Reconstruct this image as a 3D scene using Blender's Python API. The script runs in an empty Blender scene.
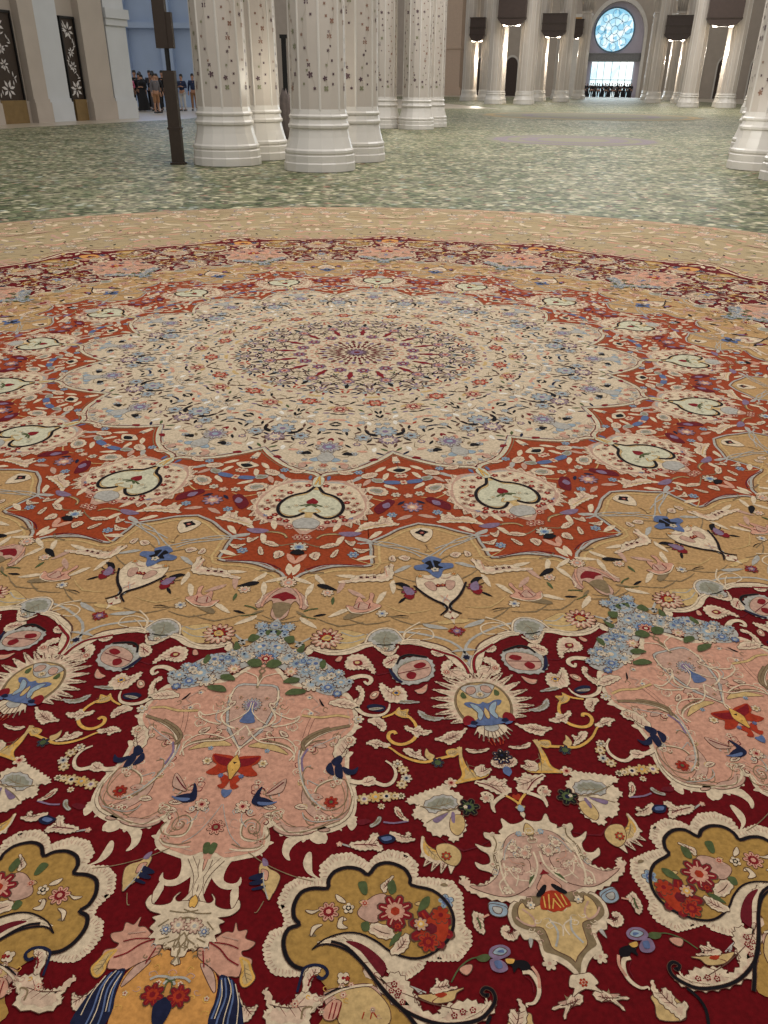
import bpy, math, random, json
from mathutils import Vector, Matrix
from mathutils.geometry import tessellate_polygon
random.seed(7)
SC = bpy.context.scene
COL = SC.collection
PI = math.pi
S_ = 1.45            # metres per drawing unit of the carpet
CX, CY, A0 = -0.1748, 4.6586, -0.053713
WEDGE = math.radians(22.5)

# ------------------------------------------------------------------ materials
def lin(c):
    c /= 255.0
    return c / 12.92 if c <= 0.04045 else ((c + 0.055) / 1.055) ** 2.4
def rgb(r, g, b): return (lin(r), lin(g), lin(b), 1)
def new_mat(name):
    m = bpy.data.materials.new(name); m.use_nodes = True
    nt = m.node_tree; nt.nodes.clear()
    out = nt.nodes.new('ShaderNodeOutputMaterial')
    b = nt.nodes.new('ShaderNodeBsdfPrincipled')
    nt.links.new(b.outputs[0], out.inputs[0])
    return m, nt, b
def noise_tint(nt, b, col, scale, amt, detail=2.0, stretch=(1, 1, 1)):
    """base colour with a fine wear / grain variation in object space"""
    tc = nt.nodes.new('ShaderNodeTexCoord'); mp = nt.nodes.new('ShaderNodeMapping')
    mp.inputs['Scale'].default_value = stretch
    nz = nt.nodes.new('ShaderNodeTexNoise'); nz.inputs['Scale'].default_value = scale; nz.inputs['Detail'].default_value = detail
    rp = nt.nodes.new('ShaderNodeMapRange')
    rp.inputs[1].default_value = 0.3; rp.inputs[2].default_value = 0.7
    rp.inputs[3].default_value = 1 - amt; rp.inputs[4].default_value = 1 + amt
    hs = nt.nodes.new('ShaderNodeHueSaturation'); hs.inputs['Color'].default_value = col
    L = nt.links.new
    L(tc.outputs['Object'], mp.inputs[0]); L(mp.outputs[0], nz.inputs['Vector']); L(nz.outputs['Fac'], rp.inputs[0])
    L(rp.outputs[0], hs.inputs['Value']); L(hs.outputs[0], b.inputs['Base Color'])
    return nz
def wool(name, c, amt=.2):
    m, nt, b = new_mat(name)
    nz = noise_tint(nt, b, rgb(*c), 95, amt, 3)
    b.inputs['Roughness'].default_value = .8
    b.inputs['Specular IOR Level'].default_value = .06
    bp = nt.nodes.new('ShaderNodeBump'); bp.inputs['Strength'].default_value = .25; bp.inputs['Distance'].default_value = .004
    nt.links.new(nz.outputs['Fac'], bp.inputs['Height']); nt.links.new(bp.outputs[0], b.inputs['Normal'])
    return m
def plain(name, c, rough=.5, metal=0, scale=6, amt=.05, spec=.5, stretch=(1, 1, 1)):
    m, nt, b = new_mat(name)
    noise_tint(nt, b, rgb(*c), scale, amt, 4, stretch)
    b.inputs['Roughness'].default_value = rough; b.inputs['Metallic'].default_value = metal
    b.inputs['Specular IOR Level'].default_value = spec
    return m
def glow(name, c, s):
    m, nt, b = new_mat(name)
    b.inputs['Base Color'].default_value = rgb(*c); b.inputs['Emission Color'].default_value = rgb(*c)
    b.inputs['Emission Strength'].default_value = s
    return m
WOOL = dict(
    C=('wool_crimson', (98, 11, 17)), G=('wool_gold', (178, 140, 94)), U=('wool_rust', (148, 61, 31)), F=('wool_ivory', (200, 180, 152)),
    T=('wool_tan', (166, 146, 112)), c=('wool_cream', (208, 186, 156)), p=('wool_pink', (196, 144, 120)), e=('wool_beige', (184, 146, 126)),
    g=('wool_sand', (192, 160, 108)), y=('wool_amber', (206, 158, 80)), q=('wool_ochre', (164, 126, 66)), o=('wool_olive', (128, 108, 80)),
    v=('wool_green', (78, 88, 54)), n=('wool_navy', (30, 33, 56)), k=('wool_black', (24, 21, 24)), b=('wool_blue', (88, 102, 136)),
    l=('wool_pale_blue', (142, 156, 164)), s=('wool_silver', (168, 162, 152)), m=('wool_mauve', (126, 104, 126)), r=('wool_red', (158, 52, 30)),
    d=('wool_wine', (122, 26, 32)), R=('wool_maroon', (100, 26, 34)), z=('wool_orange', (196, 138, 74)), i=('wool_white_green', (194, 188, 160)),
    O=('wool_outline', (92, 62, 50)), x=('wool_pale_beige', (202, 172, 146)), w=('wool_white', (222, 214, 200)), f=('wool_faded_grey', (140, 136, 118)), h=('wool_faded_lilac', (136, 126, 128)))
KEYS = list(WOOL); KI = {k: i for i, k in enumerate(KEYS)}
M_WOOL = [wool(*WOOL[k]) for k in KEYS]

# ------------------------------------------------------------------ helpers
def link(name, me, mats, parent=None, loc=None):
    o = bpy.data.objects.new(name, me); COL.objects.link(o)
    for m in (mats if isinstance(mats, (list, tuple)) else [mats]): me.materials.append(m)
    if parent: o.parent = parent
    if loc: o.location = loc
    return o
def tag(o, label, cat, group=None, kind=None):
    if label: o['label'] = label
    if cat: o['category'] = cat
    if group: o['group'] = group
    if kind: o['kind'] = kind
    return o
def struct(o): o['kind'] = 'structure'; return o
def empty(name, loc, rz=0):
    e = bpy.data.objects.new(name, None); COL.objects.link(e); e.location = loc; e.rotation_euler = (0, 0, rz); e.empty_display_size = .2
    return e
def copy_tree(o, parent=None):
    c = o.copy(); COL.objects.link(c); c.parent = parent
    for ch in o.children: copy_tree(ch, c)
    return c
class MB:
    """collects vertices and faces for one mesh"""
    def __init__(s): s.v = []; s.f = []; s.mi = []
    def add(s, vs, fs, mi=0):
        n = len(s.v); s.v += [tuple(x) for x in vs]; s.f += [tuple(i + n for i in f) for f in fs]; s.mi += [mi] * len(fs)
    def box(s, x0, x1, y0, y1, z0, z1, M=None, mi=0):
        vs = [Vector((x, y, z)) for z in (z0, z1) for y in (y0, y1) for x in (x0, x1)]
        if M: vs = [M @ v for v in vs]
        s.add(vs, [(0, 2, 3, 1), (4, 5, 7, 6), (0, 1, 5, 4), (2, 6, 7, 3), (0, 4, 6, 2), (1, 3, 7, 5)], mi)
    def lathe(s, prof, n=8, rot=0, c=(0, 0), mi=0, M=None):
        vs = []; fs = []
        for r, z in prof:
            for i in range(n):
                a = rot + 2 * PI * i / n
                v = Vector((c[0] + r * math.cos(a), c[1] + r * math.sin(a), z)); vs.append(M @ v if M else v)
        for j in range(len(prof) - 1):
            for i in range(n):
                k = (i + 1) % n
                fs.append((j * n + i, j * n + k, (j + 1) * n + k, (j + 1) * n + i))
        fs.append(tuple(range(n))[::-1]); fs.append(tuple(range((len(prof) - 1) * n, len(prof) * n)))
        s.add(vs, fs, mi)
    def prism(s, pts, y0, y1, M=None, mi=0):
        """outline in x,z extruded along y"""
        n = len(pts)
        vs = [Vector((x, y0, z)) for x, z in pts] + [Vector((x, y1, z)) for x, z in pts]
        tr = tessellate_polygon([[Vector((x, z, 0)) for x, z in pts]])
        fs = [tuple(t) for t in tr] + [tuple(i + n for i in t[::-1]) for t in tr]
        for i in range(n): j = (i + 1) % n; fs.append((i, j, j + n, i + n))
        if M: vs = [M @ v for v in vs]
        s.add(vs, fs, mi)
    def mesh(s, name, smooth=False):
        me = bpy.data.meshes.new(name); me.from_pydata(s.v, [], s.f)
        me.polygons.foreach_set('material_index', s.mi)
        if smooth: me.polygons.foreach_set('use_smooth', [True] * len(s.f))
        me.update(); return me
    def build(s, name, mats, parent=None, loc=None, smooth=False): return link(name, s.mesh(name, smooth), mats, parent, loc)

# ------------------------------------------------------------------ carpet
DATA = json.loads(r'''[["A","c",3,"h",[0,19908,345,20348,655,20662,1029,20717,1362,20867,1703,20915,1890,21303,1962,21775,1820,22070,1789,22146,1869,22416,1908,22816,2014,23058,2082,23332,2067,23696,1869,23936,1557,24066,1343,24165,1016,24085,805,23898,789,23954,866,24246,758,24454,528,24547,263,24611,125,24529,111,24669,72,24836,71,24960]],
["A","p",4,"h",[0,20009,303,20447,638,20778,1025,20838,1356,20986,1669,21020,1815,21338,1883,21752,1752,22012,1712,22151,1795,22431,1837,22837,1947,23090,2011,23337,2002,23660,1831,23865,1528,23991,1332,24086,1035,24012,808,23817,718,23939,797,24232,713,24389,499,24475,251,24537,87,24459,46,24637,6,24811,5,24944]],
["N","e",5,"s",[1740,21374,1804,21729,1682,21953,1635,22156,1721,22446,1766,22857,1881,23121,1940,23342,1937,23623,1792,23793,1498,23915,1322,24006,1055,23939,811,23735,648,23923,729,24218,667,24325,469,24401,239,24462],[0.00245,1,1]],
["N","o",5,"s",[1636,21913,1584,22160,1671,22456,1718,22871,1836,23142,1892,23345,1894,23598,1766,23744,1477,23863,1314,23952,1069,23889,813,23680,601,23912,683,24208,637,24281],[0.00123,1,1]],
["N","c",2,1,[1808,21708,2028,21747,1960,21820,1892,21849]],
["N","c",2,1,[1677,21969,1876,22076,1828,22077,1761,22105]],
["N","c",2,1,[1638,22110,1853,22095,1788,22216,1722,22243]],
["N","c",2,1,[1723,22391,1931,22358,1869,22493,1804,22519]],
["N","c",2,1,[1767,22799,1967,22756,1908,22895,1845,22921]],
["N","c",2,1,[1878,23053,2069,22989,2017,23146,1955,23171]],
["N","c",2,1,[1944,23302,2142,23289,2079,23392,2018,23415]],
["N","c",2,1,[1937,23626,2121,23692,2069,23711,2009,23734]],
["N","c",2,1,[1765,23832,1898,23963,1897,23915,1839,23937]],
["N","c",2,1,[1462,23959,1579,24098,1595,24041,1537,24062]],
["N","c",2,1,[1267,24055,1347,24200,1400,24135,1343,24157]],
["N","c",2,1,[969,23981,992,24114,1105,24062,1048,24084]],
["N","c",2,1,[740,23784,796,23933,879,23868,822,23890]],
["N","c",2,1,[650,23906,844,23932,789,23989,732,24011]],
["N","c",2,1,[731,24201,920,24225,867,24280,811,24301]],
["N","c",2,1,[647,24359,791,24477,782,24436,726,24457]],
["N","c",3,1,[1364,24084,1633,23973,1701,24136,1663,24204,1525,24111,1343,24159,1221,24277,1180,24405,1214,24519,1143,24495,1076,24394,1070,24251,1120,24137]],
["N","c",3,1,[201,24522,551,24429,399,24551,326,24722,326,24890,424,24949,523,24927,563,24834,583,24955,474,25037,324,25028,196,24931,113,24804,84,24669]],
["N","c",3,1,[1439,24388,1505,24373,1542,24573,1576,24708,1693,24800,1568,24758,1467,24681,1408,24548]],
["N","c",3,1,[1954,23663,2075,23674,2129,23807,2062,23944,1983,23855]],
["N","c",3,1,[1476,24077,1659,24027,1710,24135,1589,24216,1455,24152]],
["N","c",5,"s",[237,24569,94,24801,40,24997,73,25161,177,25309],[0.00704,1,0.7]],
["A","c",2,"h",[87,24459,210,24557,221,24729,144,24902,108,25132,75,25261,0,25139,0,24911]],
["N","c",6,"s",[60,24585,43,24758,-17,24930,-32,25094,21,25265],[0.00566,1,0.8]],
["N","c",5,"s",[1896,22986,2007,23296,2003,23600,1857,23817,1554,23952,1278,24023],[0.0049,0.6,0.8]],
["N","c",5,"s",[1395,23254,1459,23101,1631,22991,1818,22991],[0.00325,0.6,0.8]],
["N","c",5,"s",[1328,24057,1103,24034,931,23963,802,23818,811,23691,916,23661,962,23776],[0.00399,0.6,0.8]],
["N","c",5,"s",[726,23976,740,24163,602,24227,435,24183,382,23942,503,23830],[0.00359,0.6,0.8]],
["N","c",5,"s",[294,24392,483,24405,693,24366,771,24289],[0.00384,0.6,0.8]],
["N","c",5,"s",[1105,22336,1063,22573,1124,22929,1275,23262,1436,23457],[0.00392,0.6,0.8]],
["N","c",5,"s",[1849,21703,1677,21817,1433,21934,1204,22123,1092,22347],[0.00418,0.6,0.8]],
["N","e",5,1,[1217,23181,1221,23431,1353,23663,1530,23769,1720,23737,1579,23648,1396,23501,1301,23302]],
["N","e",5,1,[871,23985,1048,24086,1300,24081,1479,24009,1342,23935,1120,23950,949,23885]],
["N","g",5,1,[142,22354,371,22242,638,22320,846,22495,698,22458,399,22384]],
["N","o",6,"s",[1177,23142,1313,23384,1502,23554,1703,23600,1885,23468,1926,23218,1850,22967,1633,23004,1447,23145,1417,23294],[0.00176,1,1]],
["N","o",6,"s",[1283,24052,1550,23921,1786,23752,1975,23542,2007,23296],[0.00154,1,1]],
["N","o",6,"s",[1257,23670,1408,23816,1601,23822,1754,23754],[0.00153,1,1]],
["N","o",6,"s",[1322,23783,1384,23875,1482,23888],[0.00153,1,1]],
["N","s",6,"s",[1204,23097,1162,22926,1173,22770,1269,22719],[0.00165,1,1]],
["N","s",6,"s",[1274,23114,1255,23029,1335,23067,1445,23124],[0.00162,1,1]],
["N","o",6,"s",[1043,22491,1078,22252,1230,22047,1464,21882,1818,21757],[0.00589,0.5,1]],
["N","s",6,"s",[1057,22583,1198,22340,1428,22180,1626,22020],[0.00172,1,1]],
["N","m",6,"s",[1150,22848,1092,22580,1163,22342],[0.00368,1,1]],
["N","o",6,"s",[815,23855,787,23701,908,23653,967,23768,907,23830,845,23756],[0.00154,1,1]],
["N","o",6,"s",[773,23973,826,24083,753,24198,567,24211,427,24146,410,23921,521,23836,651,23924,659,24075,544,24101,489,23992,551,23950],[0.00169,1,1]],
["N","o",6,"s",[304,24301,474,24362,689,24348,767,24271],[0.00148,1,1]],
["N","o",6,"s",[972,23922,1104,24045,1353,24010,1594,23919,1860,23786],[0.00151,1,1]],
["N","s",6,"s",[1270,23669,1319,23783,1519,23828,1856,23747],[0.00153,1,1]],
["N","s",6,"s",[9,23593,106,23864,255,24158,436,24329],[0.0012,1,1]],
["N","s",6,"s",[1024,22389,1049,22666,1178,23056,1398,23419,1617,23586],[0.00227,1,1]],
["N","o",6,"s",[1105,22336,1227,22184,1435,22121],[0.00275,1,1]],
["N","o",6,"s",[1224,23138,1158,22927,1200,22746,1310,22783],[0.00165,1,1]],
["A","pdo",6,"f",[0,24026,133,8]],
["N","v",6,1,[103,24328,15,24304,-7,24464,70,24487]],
["N","rdv",7,"f",[1685,23441,111,7]],
["N","r",6,1,[1586,23447,1642,23362,1738,23478,1667,23571]],
["N","cpd",7,"f",[322,23621,117,8]],
["N","n",7,1,[440,23524,480,23315,552,23205,546,23394,636,23429,782,23501,667,23589,554,23597]],
["N","b",8,1,[538,23517,719,23513,846,23489,728,23565,582,23575]],
["N","e",7,1,[641,23367,730,23214,884,23032,912,23095,878,23288,723,23361]],
["N","R",8,"s",[654,23345,767,23233,878,23097],[0.00192,1,1]],
["N","s",6,"s",[340,23750,363,23885,458,23994],[0.00153,1,1]],
["N","n",7,1,[1516,22747,1589,22629,1671,22892,1564,22855]],
["N","n",7,1,[1668,22714,1767,22663,1814,22948,1720,22933,1676,22848]],
["N","n",7,1,[1586,22607,1710,22460,1772,22548,1702,22712]],
["N","n",7,1,[1788,22706,1950,22763,2047,22689,2009,22847,1856,22858]],
["N","c",6,1,[1609,22350,1720,22053,1925,22039,1924,22185,1816,22288,1795,22431,1735,22528,1675,22623]],
["N","pco",7,"f",[1845,22118,65,5]],
["A","r",7,"h",[0,22647,87,22593,242,22573,407,22571,370,22734,290,22807,429,22976,255,23018,99,22932]],
["A","d",8,"h",[67,22664,269,22618,387,22596,281,22763,136,22818]],
["A","r",7,"h",[32,23046,123,22996,166,23080,113,23179,176,23230,111,23289,47,23260,0,23118]],
["A","y",9,"h",[0,22565,50,22665,102,22820,51,22979,18,23090]],
["A","k",10,"h",[41,22730,0,22781,0,22894,31,22909]],
["N","bbm",9,"f",[168,23028,47,6]],
["A","b",8,"h",[0,23314,82,23308,64,23405,0,23472,0,23433]],
["N","cgo",7,"f",[466,22728,83,6]],
["N","lbs",7,"f",[482,22444,49,5]],
["A","s",5,"h",[68,20789,371,20826,459,21214,405,21647,316,21960,124,22269,13,22420]],
["A","e",6,"h",[79,20846,350,20885,410,21218,358,21598,283,21887,109,22197,22,22348]],
["N","c",8,"s",[1,20851,53,20614,195,20514,348,20474,458,20645],[0.00248,1,1]],
["N","o",7,"s",[7,20909,17,20559,-53,20404,77,20259,73,20071],[0.00288,1,1]],
["N","c",8,"s",[410,20938,440,21216,356,21385,479,21642,433,21800,307,21910,122,21998,94,22125],[0.00353,1,1]],
["N","c",8,"s",[366,21438,544,21585,783,21673,901,21587,865,21719,662,21835,447,21876],[0.00285,1,1]],
["N","c",8,"s",[5,21880,165,22120,338,22254,595,22285,824,22365,952,22497,957,22635],[0.00273,1,1]],
["N","c",8,"s",[180,22192,13,22420,-26,22564,74,22695],[0.00269,1,1]],
["N","c",8,"s",[292,22209,462,22149,713,22131,897,22264,962,22450,888,22640],[0.00239,1,1]],
["N","o",7,"s",[306,22184,511,22218,777,22297,902,22407],[0.00273,1,1]],
["N","o",7,"s",[1113,22393,1050,22206,1201,22000,1472,21831],[0.00452,1,1]],
["N","c",8,1,[611,21965,728,22007,780,22102,668,22085]],
["N","c",8,1,[318,21279,422,21326,418,21408,319,21387]],
["N","s",7,"s",[572,21530,571,21739,443,21850],[0.00177,1,1]],
["A","smb",8,"f",[0,21356,174,14]],
["A","b",9,"h",[0,21412,48,21460,102,21668,135,21795,0,21830,0,21759]],
["N","c",10,"s",[23,21302,35,21519,181,21713,341,21827],[0.00213,1,1]],
["N","poo",9,"f",[240,21174,50,5]],
["N","poo",9,"f",[254,21446,49,5]],
["N","poo",9,"f",[4,22180,47,5]],
["N","poo",9,"f",[135,21973,47,5]],
["N","c",6,1,[1382,21206,1598,21081,1797,21150,1942,21276,1756,21316,1543,21276]],
["N","e",6,"s",[1056,21062,1219,21271,1101,21387,1247,21484,1179,21541],[0.00289,1,1]],
["N","k",7,1,[1186,21109,1246,21188,1311,21308,1249,21269]],
["N","g",5,"s",[938,21558,1279,21587,1569,21515,1798,21552],[0.00537,1,1]],
["N","p",5,"s",[1168,21489,1101,21806,1071,22107],[0.00704,1,1]],
["N","e",5,"s",[805,24300,699,24315,649,24224,716,24196,737,24237],[0.00117,0.5,0.5]],
["N","epd",6,"f",[721,24238,50,5]],
["N","c",5,"s",[371,21219,414,21114,520,21148,506,21237,486,21202],[0.0015,0.5,0.5]],
["N","o",5,"s",[1372,21459,1300,21414,1318,21329,1372,21349,1366,21377],[0.00183,0.5,0.5]],
["N","s",5,"s",[1518,23401,1405,23441,1335,23342,1404,23293,1433,23341],[0.0017,0.5,0.5]],
["N","s",5,"s",[774,23470,716,23366,800,23296,854,23366,830,23375],[0.00198,0.5,0.5]],
["N","c",5,"s",[833,21745,913,21857,840,21954,772,21886,828,21863],[0.00221,0.5,0.5]],
["N","epd",6,"f",[811,21864,51,5]],
["N","s",5,"s",[450,24003,472,23912,573,23919,574,23992,552,23971],[0.00133,0.5,0.5]],
["N","R",5,"s",[557,23758,455,23793,385,23705,446,23662,475,23704],[0.00142,0.5,0.5]],
["N","sco",6,"f",[459,23706,48,5]],
["N","c",5,"s",[858,21919,742,21918,705,21798,782,21777,796,21827],[0.00193,0.5,0.5]],
["N","o",5,"s",[1641,23067,1586,22942,1691,22863,1746,22948,1716,22957],[0.00148,0.5,0.5]],
["N","sco",6,"f",[1698,22958,42,5]],
["N","R",5,"s",[328,22122,434,22161,435,22271,361,22261,389,22220],[0.0016,0.5,0.5]],
["N","e",5,"s",[524,23391,497,23462,418,23447,424,23388,463,23407],[0.00139,0.5,0.5]],
["N","s",5,"s",[228,23780,187,23711,244,23666,282,23713,265,23718],[0.00193,0.5,0.5]],
["N","sco",6,"f",[254,23719,37,5]],
["N","e",5,"s",[640,21450,532,21520,434,21414,494,21340,536,21397],[0.00136,0.5,0.5]],
["N","c",5,"s",[756,23807,814,23722,919,23762,894,23835,877,23802],[0.00114,0.5,0.5]],
["N","epd",6,"f",[861,23803,34,5]],
["N","o",5,"s",[819,23425,734,23440,691,23363,744,23337,762,23372],[0.00203,0.5,0.5]],
["N","e",5,"s",[334,24023,211,23981,212,23867,299,23879,299,23919],[0.00189,0.5,0.5]],
["N","o",5,"s",[1734,23683,1778,23747,1725,23800,1686,23759,1723,23748],[0.00197,0.5,0.5]],
["N","cpd",6,"f",[1713,23749,43,5]],
["N","s",5,"s",[242,21833,333,21958,254,22063,177,21986,239,21962],[0.00134,0.5,0.5]],
["N","R",5,"s",[1141,22768,1041,22783,996,22688,1060,22659,1078,22701],[0.00125,0.5,0.5]],
["N","e",5,"s",[1760,22925,1817,23014,1748,23086,1697,23031,1746,23015],[0.00132,0.5,0.5]],
["N","cpd",6,"f",[1732,23016,46,5]],
["N","R",5,"s",[-59,21039,78,20987,173,21130,92,21196,94,21125],[0.00169,0.5,0.5]],
["N","c",5,"s",[695,21408,656,21545,524,21522,530,21410,595,21444],[0.00214,0.5,0.5]],
["N","c",5,"s",[1040,22947,985,22860,1052,22792,1101,22849,1081,22861],[0.00179,0.5,0.5]],
["N","cdp",6,"f",[1067,22862,36,5]],
["N","e",5,"s",[1863,23497,1848,23624,1720,23637,1710,23540,1777,23557],[0.00167,0.5,0.5]],
["N","o",5,"s",[1488,23679,1566,23725,1542,23804,1483,23783,1515,23757],[0.00165,0.5,0.5]],
["N","cdp",6,"f",[1503,23758,54,5]],
["N","c",5,"s",[918,21495,962,21393,1063,21424,1048,21509,1029,21476],[0.00218,0.5,0.5]],
["N","R",5,"s",[363,22104,493,22071,567,22197,488,22246,495,22185],[0.00174,0.5,0.5]],
["N","R",5,"s",[1154,22265,1271,22286,1286,22406,1207,22412,1233,22364],[0.00162,0.5,0.5]],
["N","cpd",6,"f",[1217,22365,49,5]],
["N","e",5,1,[194,21344,288,21259,434,21354,314,21401]],
["N","e",5,1,[1528,23956,1612,23896,1727,23961,1624,23995]],
["N","c",5,1,[1133,23569,1218,23505,1339,23574,1234,23610]],
["N","c",5,1,[642,23602,725,23539,848,23608,744,23644]],
["N","c",5,1,[678,23762,760,23700,881,23767,779,23802]],
["N","e",5,1,[271,21939,362,21860,502,21948,387,21992]],
["N","e",5,1,[1337,23350,1424,23285,1545,23356,1438,23393]],
["N","e",5,1,[579,23569,661,23505,785,23575,682,23610]],
["N","e",5,1,[1243,22262,1337,22187,1468,22270,1353,22312]],
["N","sls",9,"f",[39,19331,163,9]],
["N","lsb",8,"f",[119,19660,160,9]],
["N","slc",8,"f",[192,19702,180,9]],
["N","lbs",8,"f",[64,19991,177,9]],
["N","csl",9,"f",[388,20029,176,9]],
["N","slb",8,"f",[627,20163,175,9]],
["N","sls",8,"f",[836,20384,173,9]],
["N","lsb",9,"f",[996,20137,175,9]],
["N","slc",9,"f",[1168,20562,228,9]],
["N","lbs",10,"f",[1344,20436,172,9]],
["N","csl",8,"f",[1002,20743,188,9]],
["N","slb",8,"f",[648,19919,138,9]],
["N","sls",9,"f",[287,19013,145,9]],
["N","lsb",10,"f",[18,18994,125,9]],
["N","pcg",8,"f",[549,20404,134,9]],
["N","slc",10,"f",[1540,20650,151,9]],
["N","lbs",9,"f",[1312,20804,150,9]],
["A","s",6,"h",[0,18726,180,19048,350,19563,648,19919,1011,19955,1449,20342,1755,20718,1467,21012,1021,20880,680,20625,318,20303,0,20210]],
["N","cso",9,"f",[234,19488,86,7]],
["N","sln",10,"f",[733,19989,93,7]],
["N","sln",11,"f",[239,19292,112,7]],
["N","bls",9,"f",[864,20096,84,7]],
["N","sln",10,"f",[168,19169,110,7]],
["N","cso",11,"f",[1267,20555,69,7]],
["N","scb",9,"f",[160,19262,105,7]],
["N","lbl",10,"f",[745,20086,103,7]],
["N","cso",11,"f",[1336,20475,95,7]],
["N","lsc",9,"f",[711,20186,102,7]],
["N","lbl",10,"f",[219,19020,83,7]],
["N","cso",11,"f",[660,19948,81,7]],
["N","sln",9,"f",[1433,20657,86,7]],
["N","lsc",10,"f",[985,20426,93,7]],
["N","bls",11,"f",[1506,20970,90,7]],
["N","cso",9,"f",[1155,20239,89,7]],
["N","cso",10,"f",[937,20266,76,7]],
["N","lbl",11,"f",[242,19222,92,7]],
["N","sln",9,"f",[1690,20613,96,7]],
["N","sln",10,"f",[1512,20397,83,7]],
["N","lsc",11,"f",[1467,20368,91,7]],
["N","scb",9,"f",[535,19803,91,7]],
["N","lsc",10,"f",[839,20345,79,7]],
["N","sln",11,"f",[51,19208,111,7]],
["N","scb",9,"f",[313,19383,99,7]],
["N","sln",10,"f",[447,19950,104,7]],
["A","pdc",11,"f",[0,20070,155,9]],
["N","v",12,1,[50,20281,81,20124,238,20081,340,20199,201,20332]],
["N","v",12,1,[453,20733,566,20578,748,20595,707,20715]],
["N","v",12,1,[545,21042,657,20892,893,20904,906,20988,722,21057]],
["N","v",12,1,[339,19454,454,19378,460,19546]],
["N","v",12,1,[25,19132,165,19192,104,19335]],
["N","v",12,1,[559,19770,695,19563,692,19826]],
["N","v",12,1,[243,19393,422,19312,473,19499,355,19554]],
["N","v",12,1,[1067,20117,1157,20017,1200,20201,1131,20298]],
["N","c",5,1,[1574,20082,1633,19856,1835,19797,1967,19897,2060,20048,2148,20258,2129,20338,2031,20205,1870,20216,1711,20245,1606,20204]],
["N","d",6,1,[1710,20010,1849,19968,1900,20090,1761,20131]],
["N","g",7,1,[1751,20019,1833,20014,1826,20077,1769,20081]],
["N","p",5,1,[1360,20003,1428,19871,1485,19899,1445,20028]],
["N","c",5,"s",[1520,20717,1698,20529,1888,20427,2049,20445,2104,20542,2045,20652,1972,20569],[0.00953,1.3,0.5]],
["N","c",5,1,[1762,21180,1901,21032,1928,20890,1840,20782,1893,20709,1981,20829,1997,21025,1937,21222,1807,21258]],
["N","p",5,1,[2110,20990,2159,20862,2266,20838,2251,20969,2172,21052]],
["N","c",6,1,[2146,20959,2188,20889,2230,20886,2205,20972]],
["N","c",5,1,[2290,20606,2382,20687,2503,20764,2616,20670,2737,20777,2783,20971,2672,21089,2442,21078,2356,20917,2288,20751]],
["N","ybk",6,"f",[2593,20855,77,6]],
["N","s",5,1,[2670,21034,2823,21040,3034,21070,2788,21120,2654,21107]],
["N","e",5,1,[2971,20818,3066,20697,3155,20604,3145,20749,3068,20839]],
["N","c",6,"s",[1878,21280,2012,21432,2203,21482,2387,21432,2473,21293,2485,21157],[0.00628,1.3,0.4]],
["N","n",5,1,[2072,21240,2219,21175,2413,21233,2363,21354,2175,21357]],
["N","s",6,1,[2115,21307,2263,21265,2378,21278,2193,21345]],
["N","y",5,"s",[2373,21512,2536,21422,2645,21335,2836,21454,2960,21627,2994,21828,2944,22004,2786,22127,2625,22123,2511,22009,2516,21885,2594,21845,2633,21902],[0.00622,0.6,1]],
["N","y",5,1,[2591,21392,2659,21227,2700,21304,2830,21269,2816,21403,2893,21476,2726,21488]],
["N","y",5,"s",[2322,22144,2541,22225,2725,22377,2938,22479,3148,22510,3356,22427,3567,22344,3737,22262],[0.00535,0.5,1]],
["N","g",5,1,[3162,22206,3216,22297,3304,22361,3234,22459,3146,22372]],
["N","y",5,1,[3498,22231,3623,22175,3739,22215,3637,22362,3532,22346]],
["N","c",5,1,[2789,21690,2937,21756,3027,21674,3102,21770,3255,21785,3140,21892,3049,21874,2996,21952,2903,21834,2810,21790]],
["N","s",5,1,[3008,21310,3095,21331,3171,21405,3320,21447,3469,21437,3339,21524,3172,21510,3060,21439]],
["N","c",5,1,[3303,21980,3465,21895,3575,21788,3750,21776,3746,21925,3608,22008,3553,22084,3464,22018]],
["N","c",5,1,[2136,22156,2227,22077,2334,22060,2409,22114,2544,22153,2470,22230,2360,22189,2312,22264,2235,22183]],
["N","c",5,1,[2773,22257,2896,22224,2987,22313,3056,22237,3076,22377,3165,22463,3007,22428,2865,22368]],
["N","c",5,1,[2119,21608,2280,21518,2416,21613,2450,21764,2393,21844,2294,21724]],
["N","csg",5,"f",[1950,21583,104,6]],
["N","nvv",6,"f",[3356,22510,104,6]],
["N","cpo",7,"f",[1831,22080,65,6]],
["N","s",5,1,[2529,20077,2705,19877,2949,19796,3195,19843,3278,20087,3220,20394,2887,20582,2651,20563,2504,20384]],
["N","e",6,1,[2652,20100,2870,19929,3114,19880,3230,20090,3168,20338,2885,20488,2686,20461,2599,20287]],
["N","d",7,1,[2893,20052,3033,19949,3136,20004,3077,20101,2956,20140]],
["N","d",7,1,[2761,20336,2838,20240,2952,20293,2904,20445,2796,20435]],
["N","R",7,"s",[2601,20317,2877,20207,3198,20093],[0.00193,1,1]],
["N","k",8,"s",[2568,20044,2622,19851,2782,19744,3072,19775,3154,19795],[0.00634,0.5,0.6]],
["N","n",8,"s",[2425,20177,2479,20295,2575,20468,2690,20560],[0.00761,0.4,0.6]],
["N","c",5,1,[2300,19968,2413,19802,2576,19758,2564,19950,2472,20143,2349,20121]],
["N","d",6,"s",[2344,20028,2461,19926,2560,19855],[0.00196,1,1]],
["N","c",5,1,[3439,20198,3461,19950,3584,19847,3643,19968,3581,20035,3620,20155,3722,20056,3841,20140,3956,20283,3795,20366,3597,20368,3498,20315]],
["N","pdc",6,"f",[3527,20204,72,6]],
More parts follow.
